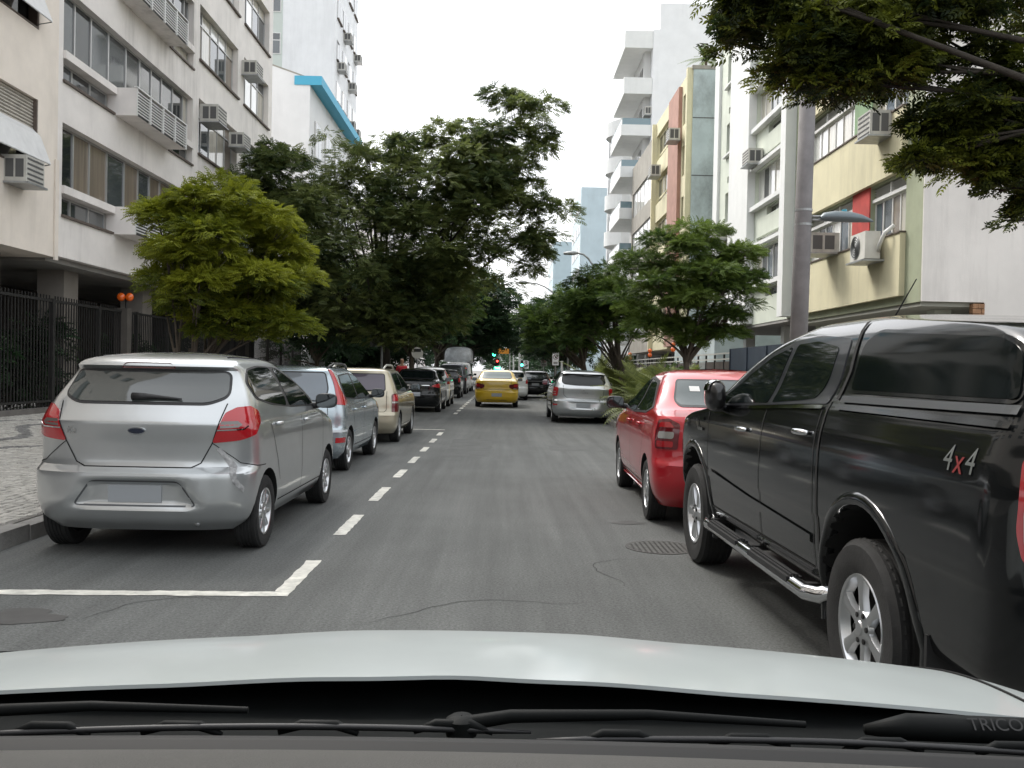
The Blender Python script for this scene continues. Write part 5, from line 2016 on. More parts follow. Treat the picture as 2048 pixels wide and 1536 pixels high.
# split unit with fan
r = empty('air_conditioner', (XR - .3, 23.0, 4.4))
tag(r, 'white split air conditioner with round fan guard below the window of the yellow block', 'air conditioner', 'air conditioners on the facades')
box('casing', r, pmat('split_unit_casing', (.62, .61, .56), .5, var=.1), (XR - .62, 22.75, 4.42), (XR - .24, 23.72, 5.10))
m = MB()
for rad in (.28, .22, .16, .10, .05):
    pts = [(XR - .64, 23.36 + rad * math.cos(2 * PI * k / 24), 4.76 + rad * math.sin(2 * PI * k / 24)) for k in range(25)]
    m.tube(pts, .008, 5, cap=False)
m.lathe([(XR - .632, .29), (XR - .628, .001)], 'x', 24, mi=1, c=(0, 23.36, 4.76))
m.obj('fan_guard', [steel_grey, ac_dark], r)
m = MB()
m.tube([(XR - .30, 22.70, 4.62), (XR - .36, 22.52, 4.72), (XR - .30, 22.36, 5.0), (XR - .10, 22.30, 5.18)], .05, 8)
m.obj('pipe', white_frame, r, smooth=True)
box('bracket', r, steel_grey, (XR - .70, 22.72, 4.36), (XR - .14, 23.8, 4.40))
ac_unit('dark window air conditioner high on the yellow block under the leaves', XR - .12, -1, 22.5, 7.42, .8, .6, .55)

# == right: white block with fins
b = building('white_fin_block', 'bright white apartment block on the right with pale green wall strips, beside the yellow block', (XR + 3, 36, 3.3))
holes = []
for k in range(5):
    dz = 2.97 * k
    holes += [(31.05, 35.25, 4.9 + dz, 6.25 + dz), (31.1, 34.95, 6.42 + dz, 6.66 + dz), (31.25, 33.65, 4.36 + dz, 4.68 + dz), (38.75, 40.1, 4.97 + dz, 6.35 + dz), (39.0, 39.8, 6.75 + dz, 7.02 + dz)]
wall_mesh('wall', b, pale_green, XR, -1, 30.37, 42.0, 3.4, 19.5, holes, .3, 24)
box('fin', b, white_r, (XR - .35, 30.40, 3.45), (XR - .003, 30.95, 19.6))
box('fin', b, white_r, (XR - .30, 35.3, 3.45), (XR - .003, 38.3, 19.6))
box('fin', b, white_r, (XR - .12, 41.2, 3.45), (XR - .003, 42.02, 19.6))
for k in range(5):
    dz = 2.97 * k
    window(b, XR, -1, [31.05, 31.75, 32.5, 33.2, 33.9, 34.6, 35.25], [4.9 + dz, 6.25 + dz], [[pane_curtain, pane_blue, pane_mid], [pane_white, pane_white, pane_curtain, pane_dark], [pane_curtain, pane_mid], [pane_mid], [pane_mid]][k], white_frame, recess=.16)
    box('ledge', b, white_r, (XR - .22, 30.955, 6.27 + dz), (XR - .002, 35.29, 6.40 + dz))
    box('ledge', b, white_r, (XR - .22, 30.955, 4.72 + dz), (XR - .002, 35.29, 4.88 + dz))
    window(b, XR, -1, [31.1, 33.0, 34.95], [6.42 + dz, 6.66 + dz], [pane_mid, pane_dark], white_frame, recess=.16)
    window(b, XR, -1, [31.25, 32.4, 33.65], [4.36 + dz, 4.68 + dz], [pane_mid, pane_dark], white_frame, recess=.16)
    window(b, XR, -1, [38.75, 39.4, 40.1], [4.97 + dz, 6.35 + dz], [pane_mid, pane_blue], white_frame, recess=.2, sill=white_r, sill_out=.16)
    window(b, XR, -1, [39.0, 39.8], [6.75 + dz, 7.02 + dz], [pane_dark], white_frame, recess=.2)
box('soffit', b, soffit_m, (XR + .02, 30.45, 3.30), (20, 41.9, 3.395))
for yy in (33.5, 38.8):
    box('column', b, white_r, (10.2, yy, .2), (10.6, yy + .4, 3.295))
ac_unit('grey air conditioner above the middle window of the white fin block', XR - .02, -1, 34.2, 9.35, .9, .55, .55)
ac_unit('grey air conditioner low on the far edge of the white fin block', XR - .02, -1, 39.4, 7.3, .9, .5, .55)

# == right: pink and yellow block with the blue-grey party wall
b = building('pink_yellow_block', 'narrow block with faded pink and yellow front and stained blue grey side wall', (11.5, 53, 0))
XP = 9.4
holes = []
for k in range(5):
    z0 = 3.9 + 2.72 * k
    holes += [(48.0, 49.7, z0, z0 + 1.6), (53.4, 58.3, z0, z0 + 1.6)]
wall_mesh('wall', b, yellow_w, XP, -1, 47.42, 58.7, 2.9, 17.25, holes, .35, 22)
box('side_wall', b, bluegrey, (XP + .05, 47.36, .2), (22, 47.415, 17.1))
box('side_coping', b, concrete_b, (XP - .02, 47.33, 17.11), (22, 47.6, 17.3))
for z in (14.6, 11.65, 8.6):
    box('wall_joint', b, pmat('wall_joint_dark', (.1, .1, .1), .9), (XP + .05, 47.352, z), (22, 47.362, z + .05))
box('pink_panel', b, pink_w, (XP - .2, 50.0, 3.0), (XP - .002, 53.0, 17.0))
for k in range(5):
    z0 = 3.9 + 2.72 * k
    window(b, XP, -1, [48.0, 48.85, 49.7], [z0, z0 + 1.6], [pane_dark, pane_brown, pane_mid], sill_dark, recess=.2)
    window(b, XP, -1, [53.4, 54.6, 55.8, 57.0, 58.3], [z0, z0 + .4, z0 + 1.6], [pane_dark, pane_curtain, pane_brown, pane_mid], yellow_w, fr=.12, recess=.2)
box('end_pier', b, yellow_w, (XP - .25, 47.42, 2.9), (XP - .003, 47.75, 17.2))
box('end_pier', b, yellow_w, (XP - .25, 58.4, 2.9), (XP - .003, 58.69, 17.2))
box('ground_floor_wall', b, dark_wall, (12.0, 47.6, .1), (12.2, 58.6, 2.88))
ac_unit('grey air conditioner by the pink strip, upper of the pair', XP - .25, -1, 49.0, 13.9, 1.0, .62, .6)
ac_unit('grey air conditioner by the pink strip, lower of the pair', XP - .15, -1, 55.6, 13.4, 1.1, .65, .6)

# == right: concrete banded block
b = building('concrete_band_block', 'grey brown block with stained concrete bands and bright ribbon windows', (12, 64, 0))
holes = [(59.4, 69.5, 4.1 + 2.98 * k, 5.9 + 2.98 * k) for k in range(4)]
wall_mesh('wall', b, concrete_b, 9.5, -1, 58.72, 70.0, 2.9, 16.9, holes, .3, 22)
for k in range(4):
    z0 = 4.1 + 2.98 * k
    window(b, 9.5, -1, [59.4, 61.1, 62.8, 64.5, 66.2, 67.9, 69.5], [z0, z0 + 1.8], [pane_white, pane_white, pane_curtain], alu, recess=.1)
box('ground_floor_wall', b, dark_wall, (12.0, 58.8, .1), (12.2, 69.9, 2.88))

# == right: balcony block
b = building('balcony_block', 'tall white block with stacked street balconies and blank white gable', (14, 76, 0))
m = MB()
m.box((10.9, 70.3, 0), (26, 92, 27.6))
m.box((11.4, 70.31, 27.6), (26, 92, 29.6))
m.obj('wall', plaster_bw, b)
box('front_recess', b, pmat('balcony_back_wall', (.52, .52, .51), .85), (10.4, 71.2, 0), (10.899, 77.5, 26.2))
box('top_slab', b, white_r, (8.75, 70.35, 26.2), (10.89, 78.0, 27.5))
bg_m = pmat('balcony_glass', (.16, .24, .27), .05, spec=.9)
for k in range(8):
    z = 23.0 - 3.17 * k
    bal = empty('balcony', (9.5, 70.3, z - .3), b)
    x0 = 8.75 if k == 0 else 8.6
    box('slab', bal, white_r, (x0, 70.34, z - .28), (10.89, 77.2, z - .002))
    if k == 0:
        box('parapet', bal, white_r, (x0, 70.34, z), (x0 + .14, 77.2, z + .95))
        box('parapet', bal, white_r, (x0 + .142, 70.34, z), (10.88, 70.48, z + .95))
    else:
        box('parapet', bal, white_r, (x0, 70.34, z), (x0 + .14, 77.2, z + .55))
        box('parapet', bal, white_r, (x0 + .142, 70.34, z), (10.88, 70.48, z + .55))
        box('glass_guard', bal, bg_m, (x0 + .06, 70.5, z + .56), (x0 + .08, 77.1, z + 1.05))
        box('glass_guard', bal, bg_m, (x0 + .1, 70.40, z + .56), (10.85, 70.42, z + 1.05))
        box('hand_rail', bal, white_frame, (x0 + .04, 70.38, z + 1.052), (x0 + .1, 77.1, z + 1.09))
    w_ = empty('window', (10.38, 72, z), b)
    box('pane', w_, pane_dark, (10.36, 72.0, z + .1), (10.39, 75.0, z + 2.2))
    box('frame', w_, alu, (10.35, 73.45, z + .1), (10.395, 73.55, z + 2.2))
for k in range(8):
    z = 22.3 - 3.17 * k
    bal = empty('balcony', (9.6, 82, z), b)
    m = MB()
    pts = [(10.9, 79.0)] + [(9.9 - 1.25 * math.sin(PI * q / 12), 79.2 + 4.6 * (q / 12)) for q in range(13)] + [(10.9, 84.0)]
    lo, hi = z - .25, z + 1.0
    n = len(pts)
    m.add([(x, y, lo) for x, y in pts] + [(x, y, hi) for x, y in pts], [(i, i + 1, n + i + 1, n + i) for i in range(n - 1)] + [tuple(range(n)), ])
    m.obj('curved_parapet', white_r, bal)
    w_ = empty('window', (10.85, 80, z), b)
    box('pane', w_, pane_dark, (10.86, 79.8, z + .1), (10.895, 83.4, z + 2.3))
box('column', b, plaster_bw, (9.2, 84.1, 0), (10.89, 84.6, 23.6))
ac_unit('small air conditioner under the top balcony of the white balcony block', 10.9, -1, 70.4, 21.2, .9, .6, .5)

# == far blocks
def far_block(name, label, x0, x1, y0, y1, h, mat, face_x, nf, cols):
    b = building(name, label, ((x0 + x1) / 2, (y0 + y1) / 2, 0))
    m = MB()
    m.box((x0, y0, 0), (x1, y1, h))
    m.obj('wall', mat, b)
    fx = x0 if face_x < 0 else x1
    for k in range(nf):
        z = 3.5 + (h - 4) / nf * k
        for c in range(cols):
            y = y0 + 1 + (y1 - y0 - 2) * c / cols
            a, d = sorted((fx, fx + face_x * .06))
            box('window', b, random.choice([pane_mid, pane_dark, pane_curtain]), (a, y, z), (d, y + (y1 - y0) / cols * .6, z + 1.4))
    return b


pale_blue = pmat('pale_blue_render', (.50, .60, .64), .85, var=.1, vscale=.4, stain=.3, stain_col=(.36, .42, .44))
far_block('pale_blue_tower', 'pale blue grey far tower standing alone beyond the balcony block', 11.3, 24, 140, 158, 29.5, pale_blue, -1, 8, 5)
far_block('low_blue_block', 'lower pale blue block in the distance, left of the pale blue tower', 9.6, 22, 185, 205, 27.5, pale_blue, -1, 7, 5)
far_block('distant_white_block', 'small white block at the far end of the street between the trees', 6.2, 16, 230, 245, 19.5, plaster_bw, -1, 5, 4)
far_block('left_far_block', 'plain white block mostly hidden behind the left street trees', -26, -11, 86, 130, 17, plaster_w, 1, 5, 10)
# ---------------------------------------------------------------- vegetation
def frond_template(nl, length, leaf_l, leaf_w, droop=.25, fold=.25):
    """a compound leaf along +Y: leaflets in pairs, one quad folded into two faces each"""
    v, f = [], []
    for i in range(nl):
        t = (i + .6) / nl
        y = t * length
        z = -droop * length * t * t
        sc = .55 + .45 * math.sin(PI * min(1, t * .9 + .12))
        for sg in (-1, 1):
            a = R(52 - 20 * t)
            dx, dy = math.sin(a) * sg, math.cos(a)
            L_, W_ = leaf_l * sc, leaf_w * sc
            px, py = -dy * sg, dx * sg
            k = len(v)
            v += [(0, y, z), (dx * L_ * .5 + px * W_ / 2, y + dy * L_ * .5 + py * W_ / 2, z + .0), (dx * L_, y + dy * L_, z - fold * L_), (dx * L_ * .5 - px * W_ / 2, y + dy * L_ * .5 - py * W_ / 2, z + .02 * L_)]
            f.append((k, k + 1, k + 2, k + 3))
    return np.array(v), np.array(f)


def scatter(tv, tf, pos, dirs, ups, sc):
    """copies of a template as one vertex / face array"""
    n = len(pos)
    d = dirs / np.linalg.norm(dirs, axis=1, keepdims=True)
    x = np.cross(d, ups)
    x /= np.maximum(1e-6, np.linalg.norm(x, axis=1, keepdims=True))
    u = np.cross(x, d)
    v = (tv[None, :, 0:1] * x[:, None, :] + tv[None, :, 1:2] * d[:, None, :] + tv[None, :, 2:3] * u[:, None, :]) * sc[:, None, None] + pos[:, None, :]
    f = tf[None] + (np.arange(n) * len(tv))[:, None, None]
    return v.reshape(-1, 3), f.reshape(-1, 4)


def leaf_object(name, parts, mat, parent, tint_noise=.35):
    V, F, T = [], [], []
    k = 0
    for v, f, t in parts:
        V.append(v)
        F.append(f + k)
        T.append(t)
        k += len(v)
    V, F, T = np.concatenate(V), np.concatenate(F), np.concatenate(T)
    off = np.array(WLOC[parent.name]) if parent is not None else np.zeros(3)
    me = bpy.data.meshes.new(name)
    me.vertices.add(len(V))
    me.vertices.foreach_set('co', (V - off).astype(np.float32).ravel())
    me.loops.add(F.size)
    me.loops.foreach_set('vertex_index', F.astype(np.int32).ravel())
    me.polygons.add(len(F))
    me.polygons.foreach_set('loop_start', np.arange(0, F.size, 4, dtype=np.int32))
    me.polygons.foreach_set('loop_total', np.full(len(F), 4, dtype=np.int32))
    at = me.attributes.new('tint', 'FLOAT', 'FACE')
    at.data.foreach_set('value', np.clip(T, 0, 1).astype(np.float32))
    me.materials.append(mat)
    me.update(calc_edges=True)
    o = bpy.data.objects.new(name, me)
    COL.objects.link(o)
    if parent is not None:
        o.parent = parent
    WLOC[o.name] = Vector(off)
    return o


def clump_leaves(clumps, per, tmpl, sc, up_bias=.6, shell=(.55, 1.0), lower=-.35, tint=(.1, .9), down=0.0):
    """fronds spread through a set of ellipsoidal clumps (centre, radii)"""
    tv, tf = tmpl
    out = []
    for (c, rad) in clumps:
        n = max(3, int(per * rng.uniform(.8, 1.2)))
        d = rng.normal(size=(n, 3))
        d /= np.linalg.norm(d, axis=1, keepdims=True)
        d[:, 2] = np.where(d[:, 2] < lower, -d[:, 2], d[:, 2])
        r = rng.uniform(shell[0], shell[1], n) ** .8
        pos = np.array(c) + d * np.array(rad) * r[:, None]
        out_d = d.copy()
        out_d[:, 2] = out_d[:, 2] * .45 - down + rng.normal(size=n) * .18
        out_d[:, :2] += rng.normal(size=(n, 2)) * .45
        ups = np.array([0, 0, 1.0]) * up_bias + rng.normal(size=(n, 3)) * .35 + d * .35
        s = sc * rng.uniform(.7, 1.25, n)
        v, f = scatter(tv, tf, pos, out_d, ups, s)
        base = rng.uniform(tint[0], tint[1])
        t = np.repeat(np.clip(base + rng.normal(size=n) * .18, 0, 1), len(tf)) + rng.normal(size=n * len(tf)) * .08
        out.append((v, f, t))
    return out


def tree(name, label, base, clumps, per, tmpl, sc, lmat, bark=None, trunk_r=.12, fork=1.6, lean=(0, 0), group='street trees', stems=1, limb_every=1, **kw):
    r = empty(name, base)
    tag(r, label, 'tree', group)
    m = MB()
    bx, by, bz = base
    tops = []
    for s_ in range(stems):
        ox, oy = (random.uniform(-.12, .12), random.uniform(-.12, .12)) if stems > 1 else (0, 0)
        top = Vector((bx + lean[0] + ox * 3, by + lean[1] + oy * 3, bz + fork))
        pts = []
        for k in range(7):
            t = k / 6
            pts.append((bx + ox + (top.x - bx - ox) * t + .04 * math.sin(3 * t + s_), by + oy + (top.y - by - oy) * t + .03 * math.cos(4 * t), bz - .1 + (fork + .1) * t))
        m.tube(pts, [trunk_r * (1.35 - .25 * min(1, 4 * k / 6)) * (1 - .35 * k / 6) for k in range(7)], 10)
        tops.append(top)
    for i, (c, rad) in enumerate(clumps):
        if i % limb_every:
            continue
        top = min(tops, key=lambda t: (t - Vector(c)).length)
        st = top - Vector((0, 0, random.uniform(0, fork * .25)))
        c = Vector(c)
        mid = st.lerp(c, .5) + Vector((random.uniform(-.2, .2), random.uniform(-.2, .2), random.uniform(.0, .25))) * (c - st).length * .4
        pts = [(st * (1 - t) ** 2 + mid * 2 * t * (1 - t) + c * t * t) for t in [q / 7 for q in range(8)]]
        r0 = trunk_r * random.uniform(.28, .48)
        m.tube(pts, [r0 * (1 - .85 * q / 7) + .006 for q in range(8)], 6)
        for q in range(2):
            e = c + Vector((random.uniform(-1, 1) * rad[0], random.uniform(-1, 1) * rad[1], random.uniform(-.3, .9) * rad[2])) * .8
            p0 = pts[4 + q]
            m.tube([p0, p0.lerp(e, .5) + Vector((0, 0, .06)), e], [r0 * .35 + .004, r0 * .22 + .003, .003], 5)
    m.obj('trunk', bark or bark_m, r, smooth=True)
    leaf_object('crown', clump_leaves(clumps, per, tmpl, sc, **kw), lmat, r)
    return r


def ellip_clumps(c, rad, n, crad, flat=.6, low=-.2, hollow=.55):
    out = []
    k = 0
    while len(out) < n and k < n * 60:
        k += 1
        d = np.array([random.gauss(0, 1) for _ in range(3)])
        d /= np.linalg.norm(d)
        if d[2] < low:
            continue
        r = random.uniform(hollow, 1.0)
        p = np.array(c) + d * np.array(rad) * r
        s = crad * random.uniform(.7, 1.25)
        out.append((tuple(p), (s, s, s * flat)))
    return out


bark_dark = pmat('dark_tree_bark', (.05, .042, .034), .95, var=.4, vscale=5, stretch=(1, 1, .25), bump=.8, bscale=18)
feather = frond_template(5, .145, .052, .023, .3, .35)
feather_s = frond_template(5, .30, .12, .05, .25, .3)
broad = frond_template(4, .34, .17, .07, .35, .35)
lf_yellow = leaf_mat('leaf_yellow_green', (.06, .095, .012), (.31, .34, .03), .42)
lf_green = leaf_mat('leaf_mid_green', (.03, .065, .015), (.15, .22, .04), .35)
lf_dark = leaf_mat('leaf_dark_olive', (.036, .064, .022), (.20, .24, .07), .45)
lf_deep = leaf_mat('leaf_deep_green', (.018, .045, .02), (.07, .13, .05), .3)
lf_over = leaf_mat('leaf_overhang', (.018, .032, .012), (.19, .22, .025), .4)
lf_cycad = leaf_mat('leaf_cycad', (.05, .08, .025), (.24, .27, .08), .3)

# small yellow-green tree in front of the white block
cl = ellip_clumps((-4.15, 13.8, 3.0), (1.2, 1.2, 1.1), 66, .38, .42, -.75, .55) + ellip_clumps((-3.95, 13.8, 2.15), (1.05, 1.0, .3), 14, .34, .45, -1, .3)
tree('leafy_tree', 'small yellow green feathery tree standing behind the nearest silver hatchback', (-4.75, 13.9, swz(-4.75)), cl, 225, feather, 1.0, lf_yellow, trunk_r=.05, fork=1.55, lean=(.25, 0), stems=3, limb_every=3, tint=(.25, 1.0))

# the large dark tree arching over the street
cl = ellip_clumps((-5.4, 34, 5.6), (4.5, 4.2, 3.9), 150, .9, .65, -.8, .5)
cl += ellip_clumps((-8.6, 33.5, 7.4), (1.5, 2.0, 1.6), 22, .6, .65, -.8, .3)
cl += ellip_clumps((-4.6, 34, 3.0), (3.6, 3.2, 1.0), 40, .8, .65, -1, .3)
cl += ellip_clumps((-2.0, 33, 6.2), (2.8, 3.0, 3.0), 54, .75, .65, -.8, .4)
lace = ellip_clumps((-.3, 32.5, 8.4), (2.5, 2.4, 3.2), 54, .55, .6, -1, .25)
lace += ellip_clumps((-.9, 32.5, 8.6), (1.9, 1.6, 1.7), 26, .5, .6, -1, .2)
lace += ellip_clumps((-8.4, 33, 8.2), (1.8, 2.0, 1.3), 16, .5, .6, -1, .2)
lace += ellip_clumps((1.1, 32, 6.0), (1.2, 1.6, 1.7), 16, .45, .9, -1, .3)
lace += ellip_clumps((-4.0, 33, 9.2), (3.6, 2.4, .8), 20, .5, .6, -1, .3)
cl += lace[::2]
tree('broad_tree', 'large dark olive tree arching from the left kerb over the street', (-4.75, 37.5, swz(-4.75)), cl, 100, feather_s, 1.0, lf_dark, bark_dark, trunk_r=.22, fork=3.2, lean=(.1, -2.0), limb_every=12, tint=(.05, .85), down=.12)
leaf_object('outer_foliage', clump_leaves(lace, 48, feather_s, .85, tint=(.2, .9), down=.3), lf_dark, bpy.data.objects['broad_tree'])
# further trees on the left
cl = ellip_clumps((-5.2, 50, 4.6), (3.6, 3.6, 2.8), 90, .85, .65, -.7, .4)
tree('leafy_tree', 'green tree on the left just beyond the large dark tree', (-5.0, 50, swz(-5)), cl, 55, broad, 1.3, lf_green, trunk_r=.16, fork=2.2, limb_every=3, tint=(.1, .7))
cl = ellip_clumps((-2.6, 66, 4.9), (4.0, 4.0, 3.2), 110, .95, .65, -.75, .4)
tree('leafy_tree', 'deep green rounded tree on the left above the white van', (-4.8, 66, swz(-5)), cl, 55, broad, 1.6, lf_deep, trunk_r=.2, fork=2.4, limb_every=3, tint=(.0, .6))
cl = ellip_clumps((-4.2, 92, 5.0), (5.0, 5.0, 3.8), 80, 1.4, .65, -.75, .4)
tree('leafy_tree', 'dark far tree on the left nearest the traffic light', (-5.0, 92, swz(-5)), cl, 45, broad, 2.4, lf_deep, trunk_r=.2, fork=2.4, limb_every=4, tint=(0, .5))
cl = ellip_clumps((-8.6, 42.5, 3.4), (2.4, 3.2, 2.8), 60, .85, .65, -.8, .3)
tree('leafy_tree', 'shadowy garden tree between the left railings and the large dark tree', (-8.6, 42.5, swz(-8.6)), cl, 50, broad, 1.4, lf_deep, trunk_r=.12, fork=1.6, limb_every=3, tint=(0, .5))

for (x, y, z, rx, rz, lab) in ((-8.2, 51, 3.0, 2.2, 2.6, 'shadowy garden tree behind the railings, beyond the large dark tree'), (-7.4, 59, 3.0, 2.6, 2.8, 'shadowy garden tree in front of the blue trimmed building')):
    cl = ellip_clumps((x, y, z), (rx, 3.0, rz), 46, .9, .65, -.95, .2)
    tree('leafy_tree', lab, (x, y, .28), cl, 45, broad, 1.5, lf_deep, trunk_r=.1, fork=1.4, limb_every=4, tint=(0, .5))

# right side
cl = ellip_clumps((4.05, 20.4, 3.35), (1.45, 1.3, 1.4), 54, .44, .34, -.6, .5) + ellip_clumps((4.1, 20.4, 2.4), (1.3, 1.0, .3), 12, .36, .4, -1, .3)
tree('leafy_tree', 'small green feathery tree above the red sedan on the right pavement', (4.05, 20.5, swz(4)), cl, 200, feather, 1.15, lf_green, trunk_r=.075, fork=1.9, lean=(.0, 0), limb_every=4, tint=(.25, 1.0))
cl = ellip_clumps((3.4, 31, 3.6), (1.5, 1.7, 1.5), 66, .45, .55, -.8, .4)
tree('leafy_tree', 'second green tree on the right, behind the silver hatchback', (4.3, 31, swz(4)), cl, 130, feather, 1.5, lf_green, trunk_r=.09, fork=1.9, lean=(-.3, 0), stems=2, limb_every=4, tint=(.1, .8))
cl = ellip_clumps((3.0, 47, 3.6), (2.0, 2.4, 1.9), 60, .62, .6, -.7, .4)
tree('leafy_tree', 'third green tree on the right, over the no parking signs', (4.4, 47, swz(4)), cl, 55, feather_s, 1.5, lf_green, trunk_r=.1, fork=1.8, lean=(-.3, 0), limb_every=2, tint=(0, .65))
cl = ellip_clumps((3.9, 68, 4.0), (2.8, 3.2, 2.9), 70, .95, .65, -.8, .3)
tree('leafy_tree', 'dark green tree farther right, before the crossing', (4.8, 68, swz(4.8)), cl, 45, broad, 1.7, lf_deep, trunk_r=.14, fork=1.8, limb_every=3, tint=(0, .7))
cl = ellip_clumps((5.0, 98, 4.6), (4.0, 4.4, 3.6), 60, 1.3, .65, -.8, .3)
tree('leafy_tree', 'far right tree beyond the traffic light', (5.5, 98, swz(4.8)), cl, 45, broad, 2.4, lf_deep, trunk_r=.16, fork=2, limb_every=3, tint=(0, .7))
# mass of greenery closing the street
cl = []
for q in range(90):
    x = random.uniform(-30, 34)
    cl.append(((x, random.uniform(150, 190), random.uniform(1.0, 4.5 + min(5, abs(x - 2.5) * .5))), (2.6, 2.6, 2.0)))
gw = leaf_object('far_treeline', clump_leaves(cl, 60, broad, 4.0, tint=(0, .6)), lf_deep, None)
tag(gw, kind='stuff')

# overhanging branches of the near right-hand tree (trunk just outside the frame)
cl = []
def blob(c, r, n, cr, fl=.55):
    global cl
    cl += ellip_clumps(c, r, n, cr, fl, -1, .15)
blob((4.4, 8.8, 5.05), (1.6, 1.2, .5), 50, .30)
blob((2.3, 8.5, 4.85), (.42, .4, .26), 14, .18)
blob((3.0, 8.5, 4.62), (.62, .6, .52), 34, .22)
blob((3.5, 8.5, 4.35), (.42, .5, .42), 26, .21)
blob((2.62, 8.5, 4.3), (.34, .4, .26), 14, .17)
blob((2.95, 8.4, 4.05), (.3, .3, .14), 7, .15)
blob((3.8, 8.3, 4.75), (.5, .5, .35), 20, .24)
blob((4.0, 8.3, 3.72), (.42, .5, .32), 22, .20)
blob((3.75, 8.2, 3.42), (.24, .3, .12), 8, .14)
blob((4.35, 8.3, 4.2), (.25, .5, .35), 12, .2)
blob((4.6, 8.4, 3.8), (.45, .5, .5), 26, .22)
blob((4.45, 8.2, 3.3), (.32, .3, .2), 11, .16)
blob((4.75, 8.3, 3.05), (.16, .3, .28), 8, .15)
blob((5.6, 7.6, 4.9), (1.2, 1.6, .9), 30, .42)
blob((2.25, 8.5, 4.95), (.4, .35, .16), 14, .17)
blob((2.15, 8.5, 4.6), (.16, .3, .2), 6, .14)
blob((4.8, 8.4, 3.5), (.3, .4, .5), 16, .2)
blob((4.2, 8.3, 3.45), (.4, .4, .2), 12, .18)
tree('overhanging_tree', 'dark leafy tree whose branches hang in at the top right corner', (5.9, 6.8, swz(5)), cl, 50, broad, .38, lf_over, bark_dark, trunk_r=.10, fork=3.6, lean=(-.1, .3), tint=(0, .85), limb_every=24, up_bias=.5)


# cycads / fern palms at the kerb on the right
def cycad(label, base, n, ln, h, group='fern palms on the right pavement', mat=None):
    r = empty('fern_palm', base)
    tag(r, label, 'plant', group)
    m = MB()
    m.tube([(base[0], base[1], base[2] - .05), (base[0], base[1], base[2] + h)], [.09, .07], 8)
    m.obj('stem', bark_m, r)
    V, F, T = [], [], []
    k = 0
    for i in range(n):
        a = 2 * PI * i / n * 2.4 + random.uniform(-.3, .3)
        el = random.uniform(.25, 1.25)
        L_ = ln * random.uniform(.75, 1.15)
        base_p = np.array([base[0], base[1], base[2] + h])
        prev = None
        nseg = 26
        for q in range(nseg):
            t = (q + 1) / nseg
            rr = L_ * (t * math.cos(el) * (1 + .25 * t))
            zz = L_ * (math.sin(el) * t - .55 * t * t * math.cos(el))
            p = base_p + np.array([math.cos(a) * rr, math.sin(a) * rr, zz])
            tang = np.array([math.cos(a) * math.cos(el), math.sin(a) * math.cos(el), math.sin(el) - 1.1 * t * math.cos(el)])
            tang /= np.linalg.norm(tang)
            sd_ = np.array([-math.sin(a), math.cos(a), 0])
            wl_ = .20 * ln * math.sin(PI * min(1, .12 + .88 * t)) + .015
            for sg in (-1, 1):
                d = sd_ * sg * .8 + tang * .5 + np.array([0, 0, .1])
                e = p + d * wl_
                w_ = tang * .014 * ln
                V += [p - w_, p + w_, e + w_ * .3 - np.array([0, 0, .03]), e - w_ * .3 - np.array([0, 0, .03])]
                F.append((k, k + 1, k + 2, k + 3))
                k += 4
                T.append(random.uniform(.1, 1) * .7 + .3 * t)
    leaf_object('fronds', [(np.array(V), np.array(F), np.array(T))], mat or lf_cycad, r)
    return r


cycad('arching fern palm nearest the red sedan', (4.3, 22.4, swz(4)), 44, 1.6, .45)
cycad('low fern palm at the kerb between the red sedan and the silver hatchback', (3.8, 24.6, swz(4)), 40, 1.5, .4)
cycad('taller fern palm beside the silver hatchback rear corner', (4.2, 27.2, swz(4)), 46, 1.8, .5)
cycad('fern palm beyond the silver hatchback by the white gate', (4.0, 31.5, swz(4)), 36, 1.9, .5)
cycad('fern palm on the right pavement below the no parking signs', (3.7, 37.5, swz(4)), 22, 2.0, .5)
cycad('bright fern plant behind the railing under the orange lamps', (7.4, 36.5, .3), 14, 1.4, .9)
r = empty('garden_shrub', (4.9, 25.5, swz(5)))
tag(r, 'dense green shrub filling the gap behind the fern palms on the right', 'shrub')
leaf_object('foliage', clump_leaves(ellip_clumps((4.9, 26.0, .9), (.7, 2.6, .75), 40, .4, .7, -1, .2), 60, feather_s, .8, tint=(.0, .7)), lf_green, r)
m = MB()
m.tube([(4.9, 25.5, .1), (4.95, 25.6, 1.2)], [.05, .02], 6)
m.obj('stem', bark_m, r)
# rooftop palm
r_ = cycad('small palm growing on the roof of the pink and yellow block', (10.55, 49.6, 17.25), 26, 1.25, 1.0, None, lf_green)

# creepers hanging on the blue-grey wall
def creeper(label, c, rad, n, mat):
    r = empty('creeper', c)
    tag(r, label, 'plant', 'creepers on the blue grey wall')
    parts = clump_leaves(ellip_clumps(c, rad, n, .3, 1.3, -1, .1), 26, feather_s, .9, tint=(0, .5), down=.8)
    leaf_object('foliage', parts, mat, r)
    m = MB()
    m.tube([(c[0] + rad[0], c[1] + .1, c[2] + rad[2]), (c[0], c[1], c[2]), (c[0] - .1, c[1] - .1, c[2] - rad[2] * .9)], [.04, .03, .01], 5)
    m.obj('vine_stem', bark_m, r)


creeper('upper grey green creeper hanging down the stained blue grey wall', (11.25, 47.1, 15.6), (.35, .2, 1.2), 14, lf_dark)
creeper('lower dark creeper sprouting from the blue grey wall edge', (11.2, 47.0, 11.2), (.3, .2, 1.4), 12, lf_deep)
